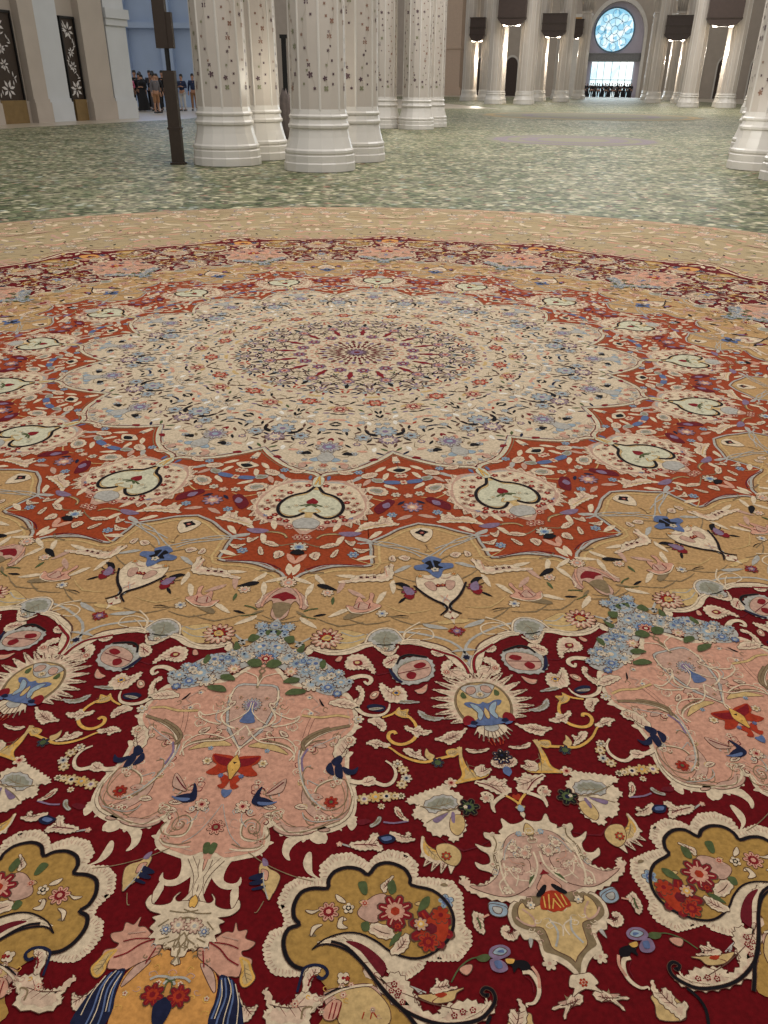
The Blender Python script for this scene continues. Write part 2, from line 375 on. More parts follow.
["N","c",5,"s",[2603,19395,2897,19355,3150,19457,3401,19538,3608,19621,3810,19800,3964,20070,4004,20280],[0.00518,1,1]],
["N","d",6,"s",[3235,19517,3484,19630,3729,19742,3886,19983,3958,20223],[0.00475,1,1]],
["N","c",5,1,[3235,19582,3360,19521,3546,19593,3401,19733,3277,19696]],
["B","s",4,"h",[3608,19589,3819,19443,3885,19531,3925,19732,3974,19980,4016,20279,4004,20129,3890,19857,3731,19677]],
["B","nnk",7,"f",[3925,19730,70,6]],
["N","c",6,1,[2074,19499,2227,19588,2316,19680,2480,19635,2576,19464,2484,19732,2363,19786,2233,19685]],
["N","s",5,1,[1952,19272,2105,19020,2316,18935,2559,19058,2631,19259,2489,19403,2476,19570,2340,19743,2206,19589,2135,19462]],
["N","c",6,"s",[1899,19412,1981,19098,2228,18906,2490,18958,2674,19256],[0.00416,1,1]],
["N","cop",7,"f",[2310,19582,67,5]],
["N","k",6,"s",[2134,19449,2303,19463,2469,19425],[0.00322,1,1]],
["N","c",5,"s",[800,19589,1026,19705,1322,19736,1603,19632,1800,19485,2046,19401],[0.0048,1,1]],
["N","c",5,"s",[2551,19366,2758,19250,3004,19253],[0.00489,1,1]],
["N","c",5,"s",[2672,19222,2705,18942,2993,18636],[0.00332,1,1]],
["N","c",5,"s",[2716,19253,2860,19071,2999,18957],[0.00247,1,1]],
["N","c",5,1,[4169,20399,3989,20183,3959,20157,3964,20190,4061,20426]],
["N","c",5,1,[4061,20426,3829,20243,3793,20221,3805,20249,3953,20453]],
["N","c",5,1,[3953,20453,3671,20299,3628,20284,3649,20315,3855,20521]],
["N","c",5,1,[3855,20521,3520,20387,3471,20376,3499,20409,3764,20615]],
["N","c",5,1,[3764,20615,3374,20497,3321,20490,3362,20527,3707,20744]],
["N","c",5,1,[3707,20744,3325,20708,3274,20713,3318,20742,3673,20893]],
["N","c",5,1,[3673,20893,3294,20933,3246,20947,3293,20966,3664,21040]],
["N","c",5,1,[3664,21040,3317,21147,3275,21170,3321,21180,3680,21185]],
["N","c",5,1,[3680,21185,3366,21337,3329,21364,3374,21365,3716,21312]],
["N","c",5,1,[3716,21312,3487,21444,3462,21468,3501,21468,3777,21420]],
["N","c",5,1,[3777,21420,3611,21547,3594,21570,3624,21571,3838,21526]],
["B","c",5,"h",[4057,20398,3872,20437,3690,20654,3610,20997,3665,21318,3910,21562,4285,21541]],
["B","o",6,"h",[4068,20453,3901,20500,3724,20680,3656,20966,3703,21262,3875,21524,4270,21467]],
["B","g",7,"h",[4076,20493,3915,20546,3762,20706,3702,20963,3742,21233,3913,21469,4263,21430]],
["B","s",8,"h",[4088,20550,3946,20549,3787,20647,3862,20756,4011,20886,4159,20907]],
["B","cgo",10,"f",[4138,20804,77,7]],
["N","e",9,1,[3904,20639,4023,20602,4057,20714,3976,20805,3892,20765]],
["N","v",9,1,[3823,20759,3888,20895,3818,20928,3774,20847]],
["B","b",9,"h",[4176,20993,4099,21062,3949,21018,3833,21064,3906,21152,4044,21196,4124,21313,4043,21476,3945,21601,4294,21590]],
["N","l",10,1,[3947,21073,4077,21118,4174,21283,4117,21471,4072,21396,4077,21290,3999,21188]],
["N","n",10,1,[3968,21497,4066,21531,4026,21595,3939,21581]],
["B","g",10,"h",[4207,21149,4191,21256,4221,21386,4262,21428]],
["N","b",9,1,[3819,21543,3983,21583,4035,21646,3907,21639]],
["N","d",9,1,[3803,21466,3899,21366,4007,21452,3984,21557,3835,21619]],
["N","c",5,1,[4310,21637,4333,21932,4334,21978,4321,21930,4258,21626]],
["N","c",5,1,[4258,21626,4244,21928,4238,21974,4231,21925,4207,21615]],
["N","c",5,1,[4207,21615,4155,21921,4144,21969,4142,21920,4156,21611]],
["N","c",5,1,[4156,21611,4084,21857,4069,21897,4071,21863,4104,21638]],
["N","c",5,1,[4104,21638,4012,21797,3994,21824,3999,21804,4053,21665]],
["B","c",5,"h",[4294,21588,4073,21628,4050,21731,4154,21823,4353,21885]],
["B","s",6,"h",[4292,21579,4183,21605,4197,21695,4322,21729]],
["N","c",5,1,[3863,21668,3792,21823,3680,21979,3553,22074,3501,21966,3321,21993,3447,21896,3557,21789,3702,21804]],
["N","e",5,1,[3000,21284,3095,21331,3171,21431,3451,21438,3246,21530,3097,21462]],
["N","c",5,1,[3836,22161,4029,22186,4227,22125,4134,22212,3921,22250]],
["N","p",5,1,[2931,20763,3047,20698,3162,20574,3125,20750,3010,20815]],
["B","ncb",7,"f",[4437,22305,169,7]],
["B","kkn",9,"f",[4432,22283,106,8]],
["N","c",6,1,[4247,22427,4321,22353,4436,22460,4517,22522,4394,22553,4276,22516]],
["B","b",6,"h",[4473,22486,4427,22573,4438,22662,4521,22727]],
["N","r",6,"s",[4288,21895,4344,22056],[0.00172,1,1]],
["N","r",6,"s",[4219,21919,4292,22048],[0.00172,1,1]],
["N","y",5,1,[3720,22111,3770,22344,3843,22568,3944,22628,4033,22555,4099,22618,4219,22610,4160,22747,4004,22823,3833,22878,3629,22934,3752,22752,3718,22486]],
["N","c",6,1,[3962,22605,4105,22505,4134,22593,4238,22586,4163,22702,4024,22756]],
["N","c",5,1,[3957,22878,4155,22834,4262,22740,4342,22822,4462,22792,4437,22902,4528,23010,4404,23115,4259,23062,4081,22968]],
["N","R",6,"s",[3984,22889,4183,22940,4374,23075],[0.00194,1,1]],
["N","c",5,"s",[4404,23115,4299,23205,4227,23312,4218,23453],[0.00631,1,0.3]],
["N","c",5,1,[4182,23233,4227,23312,4249,23471,4189,23395]],
["N","cep",5,"f",[4119,23196,99,6]],
["N","c",5,"s",[4040,23118,4125,23079,4220,23148,4196,23273],[0.00399,1,1]],
["N","y",5,"s",[4436,23125,4561,23208,4651,23304],[0.00397,1,1]],
["B","g",6,"h",[4636,23306,4565,23350,4642,23405,4657,23414]],
["B","l",6,"h",[4633,23290,4598,23347,4609,23407,4660,23429]],
["N","r",6,1,[4562,23091,4534,23145,4604,23208,4632,23155]],
["N","c",5,1,[3081,23388,2883,23361,2914,23277,3044,23206,3209,23111,3326,23061,3477,22966,3543,23076,3707,23162,3735,23344,3667,23470,3743,23622,3771,23774,3671,23969,3560,24031,3500,23905,3342,23953,3184,23813,3118,23664,2989,23633,3017,23473]],
["N","s",6,1,[3146,23384,3376,23204,3607,23230,3636,23391,3440,23445,3278,23535]],
["N","o",7,"s",[3081,23428,3277,23456,3505,23480,3668,23430],[0.00219,1,1]],
["N","g",6,1,[3568,23595,3729,23564,3761,23775,3656,23932,3548,23827]],
["N","m",7,1,[3278,23672,3439,23564,3520,23527,3439,23642,3342,23726]],
["N","m",7,1,[3569,23516,3617,23532,3614,23708,3566,23673]],
["N","o",6,"s",[3183,23737,3342,23610,3537,23498],[0.00155,1,1]],
["N","kvn",8,"f",[3838,23398,170,6]],
["N","ccs",10,"f",[3786,23402,36,5]],
["N","y",5,1,[3129,23967,3187,24111,3312,24211,3434,24256,3494,24376,3342,24420,3251,24392,3174,24291,3126,24151]],
["N","g",6,1,[3342,24137,3497,24090,3651,24171,3693,24310,3614,24454,3463,24413,3358,24279]],
["N","roy",8,"f",[3480,24306,73,7]],
["N","c",5,1,[3128,24259,3109,24305,3105,24340,3152,24337,3213,24322]],
["N","c",5,1,[3213,24322,3169,24426,3150,24495,3213,24452,3302,24375]],
["N","c",5,1,[3302,24375,3271,24492,3261,24567,3321,24498,3403,24388]],
["N","c",5,1,[3403,24388,3395,24512,3399,24592,3444,24522,3502,24407]],
["N","c",5,1,[3502,24407,3520,24519,3540,24591,3568,24534,3599,24438]],
["N","c",6,"s",[3129,23986,3120,24188,3190,24361,3342,24420],[0.00351,1,1]],
["N","c",5,1,[2688,23475,2754,23490,2824,23624,2907,23709,2811,23692,2710,23593]],
["N","p",6,1,[2723,23532,2774,23588,2809,23653,2749,23610]],
["N","s",5,1,[2439,23670,2489,23686,2463,23784,2357,23868,2322,23832,2398,23770]],
["N","m",5,"s",[2525,23761,2686,23770,2908,23716],[0.00306,1,1]],
["N","R",5,1,[2109,23769,2266,23720,2334,23774,2180,23842]],
["N","pce",6,"f",[1899,24203,50,5]],
["N","s",5,"s",[1929,24194,2120,24236,2301,24169],[0.00297,1,1]],
["N","c",6,1,[2053,24186,2205,24139,2328,24113,2366,23999,2460,23993,2437,24106,2538,24226,2495,24283,2400,24253,2248,24281,2122,24254]],
["N","R",7,"s",[2117,24200,2302,24187,2458,24195],[0.00149,1,1]],
["N","n",7,1,[2464,24048,2540,24006,2633,23982,2730,24049,2672,24127,2548,24146]],
["N","b",8,1,[2511,24053,2635,24019,2669,24072,2562,24108]],
["N","c",6,1,[2631,23944,2742,23956,2854,24004,2898,23927,2947,23961,2923,24018,3018,24049,2858,24103,2731,24068]],
["N","c",5,"s",[1920,22984,2075,23017,2275,22973,2483,23045,2614,22981,2674,22803,2614,22628,2487,22523],[0.00648,1.4,0.5]],
["N","c",5,1,[2109,23015,2202,22900,2320,22892,2346,23020,2215,23072]],
["N","cos",6,"f",[2691,22578,90,7]],
["N","gco",6,"f",[2790,22706,96,7]],
["N","csn",6,"f",[2847,22879,95,7]],
["N","gco",6,"f",[2778,23013,94,7]],
["N","gcn",6,"f",[2546,23268,113,7]],
["N","gys",6,"f",[2372,23292,112,7]],
["N","gcm",6,"f",[2197,23345,112,7]],
["N","gco",6,"f",[2678,23251,80,7]],
["N","cvo",6,"f",[2777,23245,66,7]],
["N","cgo",6,"f",[2475,23469,59,7]],
["N","g",6,1,[794,24640,844,24585,938,24682,1064,24741,1117,24838,1046,25097,913,25015,830,24824]],
["N","g",6,1,[798,24674,891,24685,1032,24794,1079,24891,1038,25152,989,25123,902,24902]],
["N","p",7,1,[834,24706,930,24734,940,24867,884,24837]],
["N","n",7,1,[874,24754,706,24816,686,24867,837,24874]],
["N","n",7,1,[893,24853,711,24915,736,24962,878,24930]],
["N","n",7,1,[927,24950,761,25010,782,25041,921,24999]],
["N","s",7,"s",[870,24738,909,24935,1010,25153],[0.00169,1,1]],
["N","o",5,"s",[958,25188,903,25347,863,25365],[0.00136,1,1]],
["N","o",5,"s",[581,24427,829,24586,1094,24705,1348,24790,1594,24840],[0.00144,1,1]],
["N","m",7,1,[815,24517,883,24548,914,24632,839,24637]],
["B","c",5,"h",[4649,23372,4634,23484,4686,23560,4588,23643,4458,23671,4354,23581,4320,23603,4342,23736,4274,23817,4301,23871,4176,23868,4051,23850,4062,23943,4137,23993,4146,24102,4038,24109,3907,24063,3989,24166,4093,24231,4115,24370,4007,24418,3894,24377,3943,24484,4091,24526,4147,24579,4215,24668,4389,24878,4724,24856,4855,24848]],
["B","e",6,"h",[4748,23934,4665,23828,4507,23839,4373,23959,4310,24181,4304,24461,4349,24660,4448,24874,4855,24848]],
["N","c",8,"s",[4341,23961,4248,24185,4259,24464,4316,24695,4421,24851],[0.0029,1,1]],
["N","s",8,"s",[4466,23953,4362,24106,4315,24322],[0.00149,1,1]],
["N","o",7,"s",[4174,23898,4227,24042,4167,24261,4212,24501],[0.00176,1,1]],
["B","g",7,"h",[4703,23642,4680,23676,4653,23792,4708,23863,4746,23862]],
["N","cep",8,"f",[4630,24185,98,8]],
["N","cee",8,"f",[4454,24100,81,7]],
["N","c",8,"s",[4756,24151,4794,24360,4741,24567,4635,24739],[0.00287,1,1]],
["N","ece",8,"f",[4512,24481,78,7]],
["N","c",8,"s",[4365,24457,4470,24618,4645,24640],[0.00172,1,1]],
["N","p",8,"s",[4381,24247,4433,24349,4612,24372],[0.00146,1,1]],
["N","lss",9,"f",[4570,23849,51,6]],
["N","c",6,1,[3700,24619,3725,24744,3890,24886,4176,24953,4406,24957,4587,24872,4737,24684,4828,24478,4652,24212,4259,24167,4205,24519,4154,24606,4014,24732,3807,24762]],
["N","e",7,1,[3807,24778,4013,24764,4167,24639,4235,24517,4310,24305,4645,24283,4684,24487,4663,24689,4473,24848,4294,24907,4065,24874]],
["N","c",8,"s",[4305,24375,4319,24579,4221,24718,4268,24877],[0.00227,1,1]],
["N","cce",8,"f",[4331,24809,70,6]],
["N","c",8,"s",[4390,24439,4498,24567,4454,24736],[0.00172,1,1]],
["B","d",10,"h",[4781,24342,4833,24343,4861,24437,4804,24533]],
["N","v",8,1,[4677,24555,4737,24551,4693,24687,4640,24691]],
["B","c",5,"h",[4845,24644,4650,24820,4498,24894,4375,24981,4304,25157,4346,25335,4436,25417,4496,25515,4594,25494,4672,25533,4688,25631,4716,25741,4807,25762,4910,25797,5007,25859,5098,25960,5116,26064,5161,26061]],
["B","o",6,"h",[4900,24674,4705,24849,4522,24940,4407,25011,4355,25153,4390,25302,4510,25369,4659,25403,4715,25515,4739,25656,4843,25691,4946,25726,5056,25801,5144,25917,5159,25956]],
["B","g",7,"h",[4897,24932,4595,25076,4518,24988,4452,25086,4466,25237,4598,25318,4763,25337,4825,25508,4866,25619,5068,25718,5131,25797]],
["N","e",8,"s",[4412,25210,4517,25294,4654,25315,4639,25196,4509,25082],[0.0027,1,1]],
["N","s",8,"s",[4862,25212,4951,25384,4897,25589],[0.00295,1,1]],
["N","c",8,"s",[4887,25240,5019,25291,5013,25438],[0.00216,1,1]],
["B","p",8,"h",[4870,24483,4823,24579,4745,24749,4825,24809,4909,24835,4928,24774]],
["B","r",9,"h",[4927,24770,4823,24825,4767,24940,4767,25065,4851,25075,4933,25100,4977,25082]],
["N","y",10,"s",[4818,24873,4826,25046],[0.00193,1,1]],
["N","y",10,"s",[4894,24836,4881,25058],[0.00193,1,1]],
["N","y",10,"s",[4959,24896,4924,25055],[0.00193,1,1]],
["N","k",10,1,[4718,24864,4770,24780,4839,24694,4881,24708,4838,24824,4759,24884]],
["N","ccl",9,"f",[4629,25018,63,6]],
["N","c",5,1,[4436,25417,4371,25523,4261,25522,4198,25447,4218,25358,4290,25338,4307,25396,4269,25422,4322,25454,4381,25406]],
["N","cce",5,"f",[4787,25818,97,6]],
["N","s",5,1,[4552,25497,4606,25508,4567,25625]],
["N","l",5,1,[4072,25001,4286,25019,4290,25158,4158,25212,4065,25126]],
["B","c",6,"h",[5100,25946,5032,25964,4999,26097,5061,26119,5019,26224,5092,26168,5192,26111]],
["B","rpr",8,"f",[5180,26042,58,6]],
["N","c",5,1,[5127,26191,4960,26278,4741,26391,4978,26327,5111,26293]],
["N","e",5,1,[5127,26191,4962,26263,4828,26311,4978,26327,5111,26293]],
["N","c",5,1,[5127,26191,4964,26247,4878,26500,4978,26327,5111,26293]],
["N","o",5,1,[5127,26191,4967,26232,4919,26205,4978,26327,5111,26293]],
["B","r",7,"h",[5137,26292,5229,26287,5253,26408,5131,26483,5131,26483]],
["N","v",5,"s",[3521,26140,3630,25947,3795,25814,4013,25772],[0.00182,1,1]],
["N","v",6,1,[3850,25797,3960,25748,4040,25770,3982,25843,3888,25849]],
["N","m",7,1,[4014,25758,4047,25658,4173,25608,4279,25643,4292,25726,4201,25788,4092,25809]],
["N","m",7,1,[4023,25827,4119,25801,4222,25855,4243,25935,4147,25981,4043,25947]],
["N","l",8,1,[4070,25727,4156,25651,4249,25687,4177,25748]],
["N","b",9,1,[4076,25842,4157,25832,4178,25912,4110,25930]],
["N","b",9,1,[4125,25709,4195,25677,4211,25718]],
["N","k",7,1,[4249,25853,4360,25805,4494,25810,4538,25902,4428,25936,4379,25899,4319,25970,4300,25891]],
["N","y",7,1,[4227,25800,4335,25793,4316,25849,4249,25853]],
["N","c",6,"s",[4427,25950,4532,25956,4609,26096,4602,26225,4532,26330,4440,26349,4450,26385],[0.00474,1.3,0.3]],
["N","p",6,"s",[4554,25874,4621,25990,4621,26147],[0.00382,1,1]],
["N","R",7,"s",[4448,26001,4533,26075,4545,26203],[0.00127,1,1]],
["N","c",6,1,[3835,25172,3905,25183,3975,25209,3956,25300,3970,25462,3894,25438,3841,25353]],
["N","v",7,"s",[3880,25245,3921,25333,3923,25407],[0.00243,1,1]],
["N","p",6,"s",[3959,25240,4047,25189],[0.00273,1,1]],
["N","l",6,1,[4070,25033,4282,25066,4288,25173,4187,25210,4076,25171]],
["N","s",7,1,[4110,25077,4224,25085,4204,25163,4134,25152]],
["N","p",6,1,[3630,25974,3698,25916,3787,25905,3776,25978,3708,26036]],
["N","g",6,1,[3104,26334,3233,26313,3324,26281,3389,26226,3493,26258,3676,26203,3584,26265,3543,26356,3388,26403,3260,26399]],
["N","c",7,1,[3259,26260,3337,26178,3332,26105,3389,26161,3468,26117,3494,26206,3598,26200,3415,26263,3316,26295]],
["N","r",7,1,[3316,26307,3415,26276,3466,26298,3389,26341]],
["N","s",5,"s",[2918,26205,3050,26235,3207,26289],[0.00176,1,1]],
["N","s",5,1,[3063,26247,3155,26292,3129,26307]],
["N","c",4,1,[3188,25861,3137,25979,2967,26118,2781,26087,2668,25969,2597,25959,2453,25831,2258,25788,2125,25824,1942,25892,1741,26015,1678,26140,1602,26163,1445,26181,1282,26165,1161,26025,1097,25835,1156,25630,1312,25561,1318,25427,1174,25174,1237,24946,1399,24810,1604,24823,1720,24799,1685,24598,1830,24415,2071,24364,2262,24457,2360,24537,2470,24373,2648,24273,2896,24327,3037,24475,3034,24712,3236,24699,3247,24699,3543,24730,3671,24916,3673,25167,3686,25392,3768,25461,3776,25619,3620,25833,3418,25852]],
["N","c",4,1,[3147,25864,3188,25827,3230,25859,3189,25895]],
["N","c",4,1,[3123,25920,3163,25883,3205,25915,3164,25951]],
["N","c",4,1,[3098,25976,3139,25939,3180,25970,3140,26007]],
["N","c",4,1,[3054,26016,3094,25980,3136,26010,3096,26046]],
["N","c",4,1,[3008,26054,3048,26018,3089,26048,3049,26084]],
["N","c",4,1,[2962,26091,3002,26056,3043,26086,3004,26122]],
["N","c",4,1,[2914,26118,2953,26083,2995,26113,2955,26148]],
["N","c",4,1,[2856,26109,2895,26073,2937,26104,2898,26139]],
["N","c",4,1,[2799,26099,2838,26064,2880,26094,2841,26130]],
["N","c",4,1,[2741,26090,2780,26054,2822,26085,2783,26120]],
["N","c",4,1,[2700,26049,2740,26013,2782,26043,2743,26079]],
["N","c",4,1,[1653,26111,1689,26075,1735,26106,1699,26141]],
["N","c",4,1,[1617,26149,1652,26113,1698,26143,1662,26179]],
["N","c",4,1,[1562,26165,1597,26130,1643,26160,1608,26196]],
["N","c",4,1,[1504,26172,1540,26137,1585,26167,1550,26202]],
["N","c",4,1,[1446,26179,1482,26143,1528,26174,1492,26209]],
["N","c",4,1,[1388,26182,1423,26147,1469,26177,1434,26212]],
["N","c",4,1,[1329,26176,1364,26141,1410,26171,1376,26206]],
["N","c",4,1,[1270,26171,1305,26135,1351,26165,1316,26201]],
["N","c",4,1,[1220,26144,1255,26108,1302,26138,1267,26174]],
["N","c",4,1,[1179,26096,1214,26060,1261,26091,1227,26127]],
["N","c",4,1,[1138,26049,1173,26012,1220,26043,1186,26079]],
["N","c",4,1,[1109,25995,1144,25958,1191,25989,1157,26026]],
["N","c",4,1,[1089,25936,1124,25899,1172,25930,1137,25967]],
["N","c",4,1,[1069,25876,1104,25839,1152,25871,1117,25908]],
["N","c",4,1,[1061,25817,1096,25779,1145,25812,1110,25849]],
["N","c",4,1,[1077,25760,1113,25722,1162,25754,1126,25792]],
["N","c",4,1,[1094,25702,1129,25664,1178,25697,1143,25735]],
["N","c",4,1,[1110,25644,1146,25605,1195,25638,1159,25677]],
["N","c",4,1,[1157,25613,1193,25574,1243,25608,1206,25647]],
["N","c",4,1,[1212,25589,1248,25550,1297,25584,1261,25623]],
["N","c",4,1,[1266,25565,1303,25526,1352,25560,1315,25599]],
["N","c",4,1,[1272,25503,1308,25464,1358,25498,1321,25537]],
["N","c",4,1,[1274,25439,1311,25399,1361,25433,1324,25473]],
["N","c",4,1,[1245,25378,1282,25338,1332,25373,1295,25413]],
["N","c",4,1,[1210,25318,1248,25277,1298,25312,1261,25353]],
["N","c",4,1,[1176,25257,1213,25216,1263,25252,1226,25293]],
["N","c",4,1,[1140,25196,1177,25154,1228,25190,1191,25232]],
["N","c",4,1,[1141,25133,1179,25091,1230,25127,1193,25169]],
["N","c",4,1,[1159,25069,1197,25027,1248,25063,1210,25106]],
["N","c",4,1,[1177,25004,1215,24961,1266,24999,1228,25041]],
["N","c",4,1,[1199,24943,1237,24899,1289,24937,1251,24980]],
["N","c",4,1,[1248,24902,1287,24858,1338,24896,1300,24939]],
["N","c",4,1,[1297,24861,1336,24817,1388,24855,1349,24898]],
["N","c",4,1,[1347,24819,1386,24775,1438,24813,1399,24857]],
["N","c",4,1,[1411,24817,1450,24773,1501,24811,1462,24855]],
["N","c",4,1,[1477,24821,1516,24777,1567,24815,1528,24859]],
["N","c",4,1,[1543,24825,1582,24781,1633,24819,1594,24863]],
["N","c",4,1,[1607,24816,1646,24772,1697,24810,1657,24854]],
["N","c",4,1,[1670,24802,1710,24758,1761,24797,1721,24840]],
["N","c",4,1,[1663,24734,1703,24689,1754,24728,1713,24772]],
["N","c",4,1,[1649,24660,1690,24615,1741,24654,1701,24699]],
["N","c",4,1,[1648,24590,1689,24545,1740,24584,1699,24630]],
["N","c",4,1,[1691,24536,1732,24490,1783,24530,1742,24576]],
["N","c",4,1,[1733,24482,1775,24435,1827,24476,1785,24522]],
["N","c",4,1,[1777,24427,1818,24380,1870,24421,1829,24467]],
["N","c",4,1,[1839,24406,1881,24360,1932,24400,1891,24447]],
["N","c",4,1,[1905,24392,1947,24345,1998,24386,1956,24433]],
["N","c",4,1,[1970,24378,2013,24331,2064,24372,2022,24419]],
["N","c",4,1,[2036,24373,2078,24326,2130,24367,2087,24414]],
["N","c",4,1,[2099,24404,2142,24357,2193,24397,2150,24444]],
["N","c",4,1,[2163,24434,2205,24387,2256,24428,2213,24474]],
["N","c",4,1,[2224,24467,2267,24420,2317,24461,2275,24507]],
["N","c",4,1,[2280,24512,2323,24466,2373,24506,2330,24552]],
["N","c",4,1,[2329,24517,2372,24471,2422,24511,2378,24557]],
["N","c",4,1,[2369,24457,2412,24411,2462,24451,2419,24497]],
["N","c",4,1,[2409,24397,2453,24350,2503,24391,2459,24437]],
["N","c",4,1,[2463,24354,2507,24307,2556,24348,2512,24394]],
["N","c",4,1,[2523,24320,2567,24272,2617,24314,2573,24361]],
["N","c",4,1,[2584,24286,2628,24238,2678,24279,2633,24327]],
["N","c",4,1,[2649,24286,2694,24239,2743,24280,2698,24327]],
["N","c",4,1,[2715,24301,2760,24253,2809,24295,2764,24342]],
["N","c",4,1,[2782,24315,2827,24268,2876,24309,2830,24356]],
["N","c",4,1,[2848,24330,2893,24283,2942,24324,2896,24371]],
["N","c",4,1,[2898,24381,2943,24334,2991,24375,2946,24421]],
["N","c",4,1,[2947,24432,2992,24386,3040,24426,2995,24472]],
["N","c",4,1,[2991,24486,3036,24439,3084,24479,3038,24525]],
["N","c",4,1,[2990,24561,3035,24516,3082,24555,3037,24600]],
["N","c",4,1,[2989,24636,3034,24591,3081,24630,3036,24675]],
["N","c",4,1,[2989,24710,3033,24665,3080,24704,3035,24748]],
["N","c",4,1,[3049,24712,3094,24667,3140,24706,3095,24750]],
["N","c",4,1,[3114,24707,3159,24663,3205,24701,3160,24746]],
["N","c",4,1,[3180,24703,3225,24658,3271,24697,3226,24741]],
["N","c",4,1,[3245,24707,3290,24662,3336,24701,3290,24745]],
["N","c",4,1,[3309,24713,3355,24669,3400,24707,3355,24751]],
["N","c",4,1,[3374,24720,3420,24675,3465,24714,3419,24758]],
["N","c",4,1,[3439,24726,3485,24682,3529,24720,3484,24765]],
["N","c",4,1,[3501,24737,3547,24693,3592,24731,3546,24775]],
["N","c",4,1,[3539,24793,3585,24749,3629,24787,3583,24830]],
["N","c",4,1,[3577,24848,3623,24804,3667,24842,3621,24885]],
["N","c",4,1,[3615,24902,3660,24859,3704,24896,3658,24939]],
["N","c",4,1,[3627,24967,3672,24925,3716,24962,3670,25004]],
["N","c",4,1,[3628,25037,3673,24995,3716,25031,3671,25073]],
["N","c",4,1,[3628,25106,3673,25064,3716,25100,3671,25142]],
["N","c",4,1,[3629,25174,3674,25133,3717,25168,3672,25209]],
["N","c",4,1,[3634,25241,3678,25200,3721,25235,3676,25276]],
["N","c",4,1,[3638,25307,3682,25266,3724,25301,3680,25342]],
["N","c",4,1,[3642,25372,3686,25332,3728,25367,3684,25407]],
["N","c",4,1,[3673,25420,3717,25381,3759,25415,3715,25454]],
["N","c",4,1,[3719,25459,3763,25419,3805,25453,3761,25493]],
["N","c",4,1,[3728,25520,3772,25481,3813,25514,3769,25553]],
["N","c",4,1,[3731,25583,3775,25544,3816,25577,3772,25616]],
["N","c",4,1,[3719,25642,3762,25603,3803,25636,3760,25674]],
["N","c",4,1,[3681,25694,3724,25656,3765,25689,3722,25726]],
["N","c",4,1,[3644,25746,3686,25708,3727,25740,3684,25778]],
["N","c",4,1,[3607,25797,3649,25760,3690,25792,3647,25829]],
["N","c",4,1,[3564,25837,3606,25800,3647,25832,3605,25869]],
["N","c",4,1,[3505,25843,3547,25806,3587,25838,3545,25874]],
["N","c",4,1,[3445,25848,3487,25811,3528,25843,3486,25880]],
["N","c",4,1,[3386,25854,3427,25817,3468,25848,3427,25885]],
["N","c",4,1,[3326,25857,3368,25820,3409,25851,3367,25888]],
["N","c",4,1,[3267,25859,3308,25822,3349,25854,3308,25891]],
["N","c",4,1,[3207,25861,3248,25824,3290,25856,3249,25893]],
["N","c",4,1,[3148,25864,3189,25827,3230,25859,3189,25895]],
["N","e",5,"s",[3181,25858,3163,25849,3130,25837],[0.00091,0.5,1]],
["N","e",5,"s",[3162,25902,3144,25893,3110,25881],[0.00091,0.5,1]],
["N","e",5,"s",[3143,25946,3124,25937,3091,25925],[0.0009,0.5,1]],
["N","e",5,"s",[3121,25982,3110,25963,3086,25938],[0.0009,0.5,1]],
["N","e",5,"s",[3084,26012,3073,25993,3050,25969],[0.0009,0.5,1]],
["N","e",5,"s",[3048,26042,3037,26023,3013,25999],[0.0009,0.5,1]],
["N","e",5,"s",[3012,26072,3001,26053,2977,26028],[0.00089,0.5,1]],
["N","e",5,"s",[2976,26101,2965,26082,2941,26058],[0.00089,0.5,1]],
["N","e",5,"s",[2941,26106,2949,26082,2951,26050],[0.00089,0.5,1]],
["N","e",5,"s",[2896,26098,2904,26074,2906,26043],[0.00089,0.5,1]],
["N","e",5,"s",[2851,26091,2859,26067,2861,26035],[0.00089,0.5,1]],
["N","e",5,"s",[1563,26160,1562,26136,1552,26104],[0.00089,0.5,1]],
["N","e",5,"s",[1518,26165,1517,26141,1506,26110],[0.00089,0.5,1]],
["N","e",5,"s",[1473,26170,1471,26146,1461,26115],[0.00089,0.5,1]],
["N","e",5,"s",[1429,26172,1433,26148,1429,26117],[0.00089,0.5,1]],
["N","e",5,"s",[1383,26168,1386,26143,1382,26112],[0.00089,0.5,1]],
["N","e",5,"s",[1336,26163,1340,26139,1336,26107],[0.00089,0.5,1]],
["N","e",5,"s",[1290,26158,1293,26134,1289,26103],[0.00089,0.5,1]],
["N","e",5,"s",[1261,26130,1283,26116,1303,26097],[0.00089,0.5,1]],
["N","e",5,"s",[1230,26093,1252,26079,1272,26060],[0.0009,0.5,1]],
["N","e",5,"s",[1198,26056,1220,26041,1240,26022],[0.0009,0.5,1]],
["N","e",5,"s",[1168,26021,1195,26016,1222,26009],[0.0009,0.5,1]],
["N","e",5,"s",[1152,25975,1180,25970,1207,25963],[0.00091,0.5,1]],
["N","e",5,"s",[1137,25929,1165,25923,1192,25917],[0.00091,0.5,1]],
["N","e",5,"s",[1121,25882,1149,25877,1176,25870],[0.00091,0.5,1]],
["N","e",5,"s",[1106,25835,1133,25830,1161,25823],[0.00092,0.5,1]],
["N","e",5,"s",[1117,25795,1146,25805,1174,25818],[0.00092,0.5,1]],
["N","e",5,"s",[1130,25750,1159,25760,1187,25774],[0.00092,0.5,1]],
["N","e",5,"s",[1143,25705,1172,25715,1200,25729],[0.00093,0.5,1]],
["N","e",5,"s",[1156,25660,1185,25670,1213,25683],[0.00093,0.5,1]],
["N","e",5,"s",[1178,25630,1194,25654,1207,25686],[0.00093,0.5,1]],
["N","e",5,"s",[1221,25611,1237,25635,1249,25667],[0.00093,0.5,1]],
["N","e",5,"s",[1263,25592,1280,25616,1292,25649],[0.00093,0.5,1]],
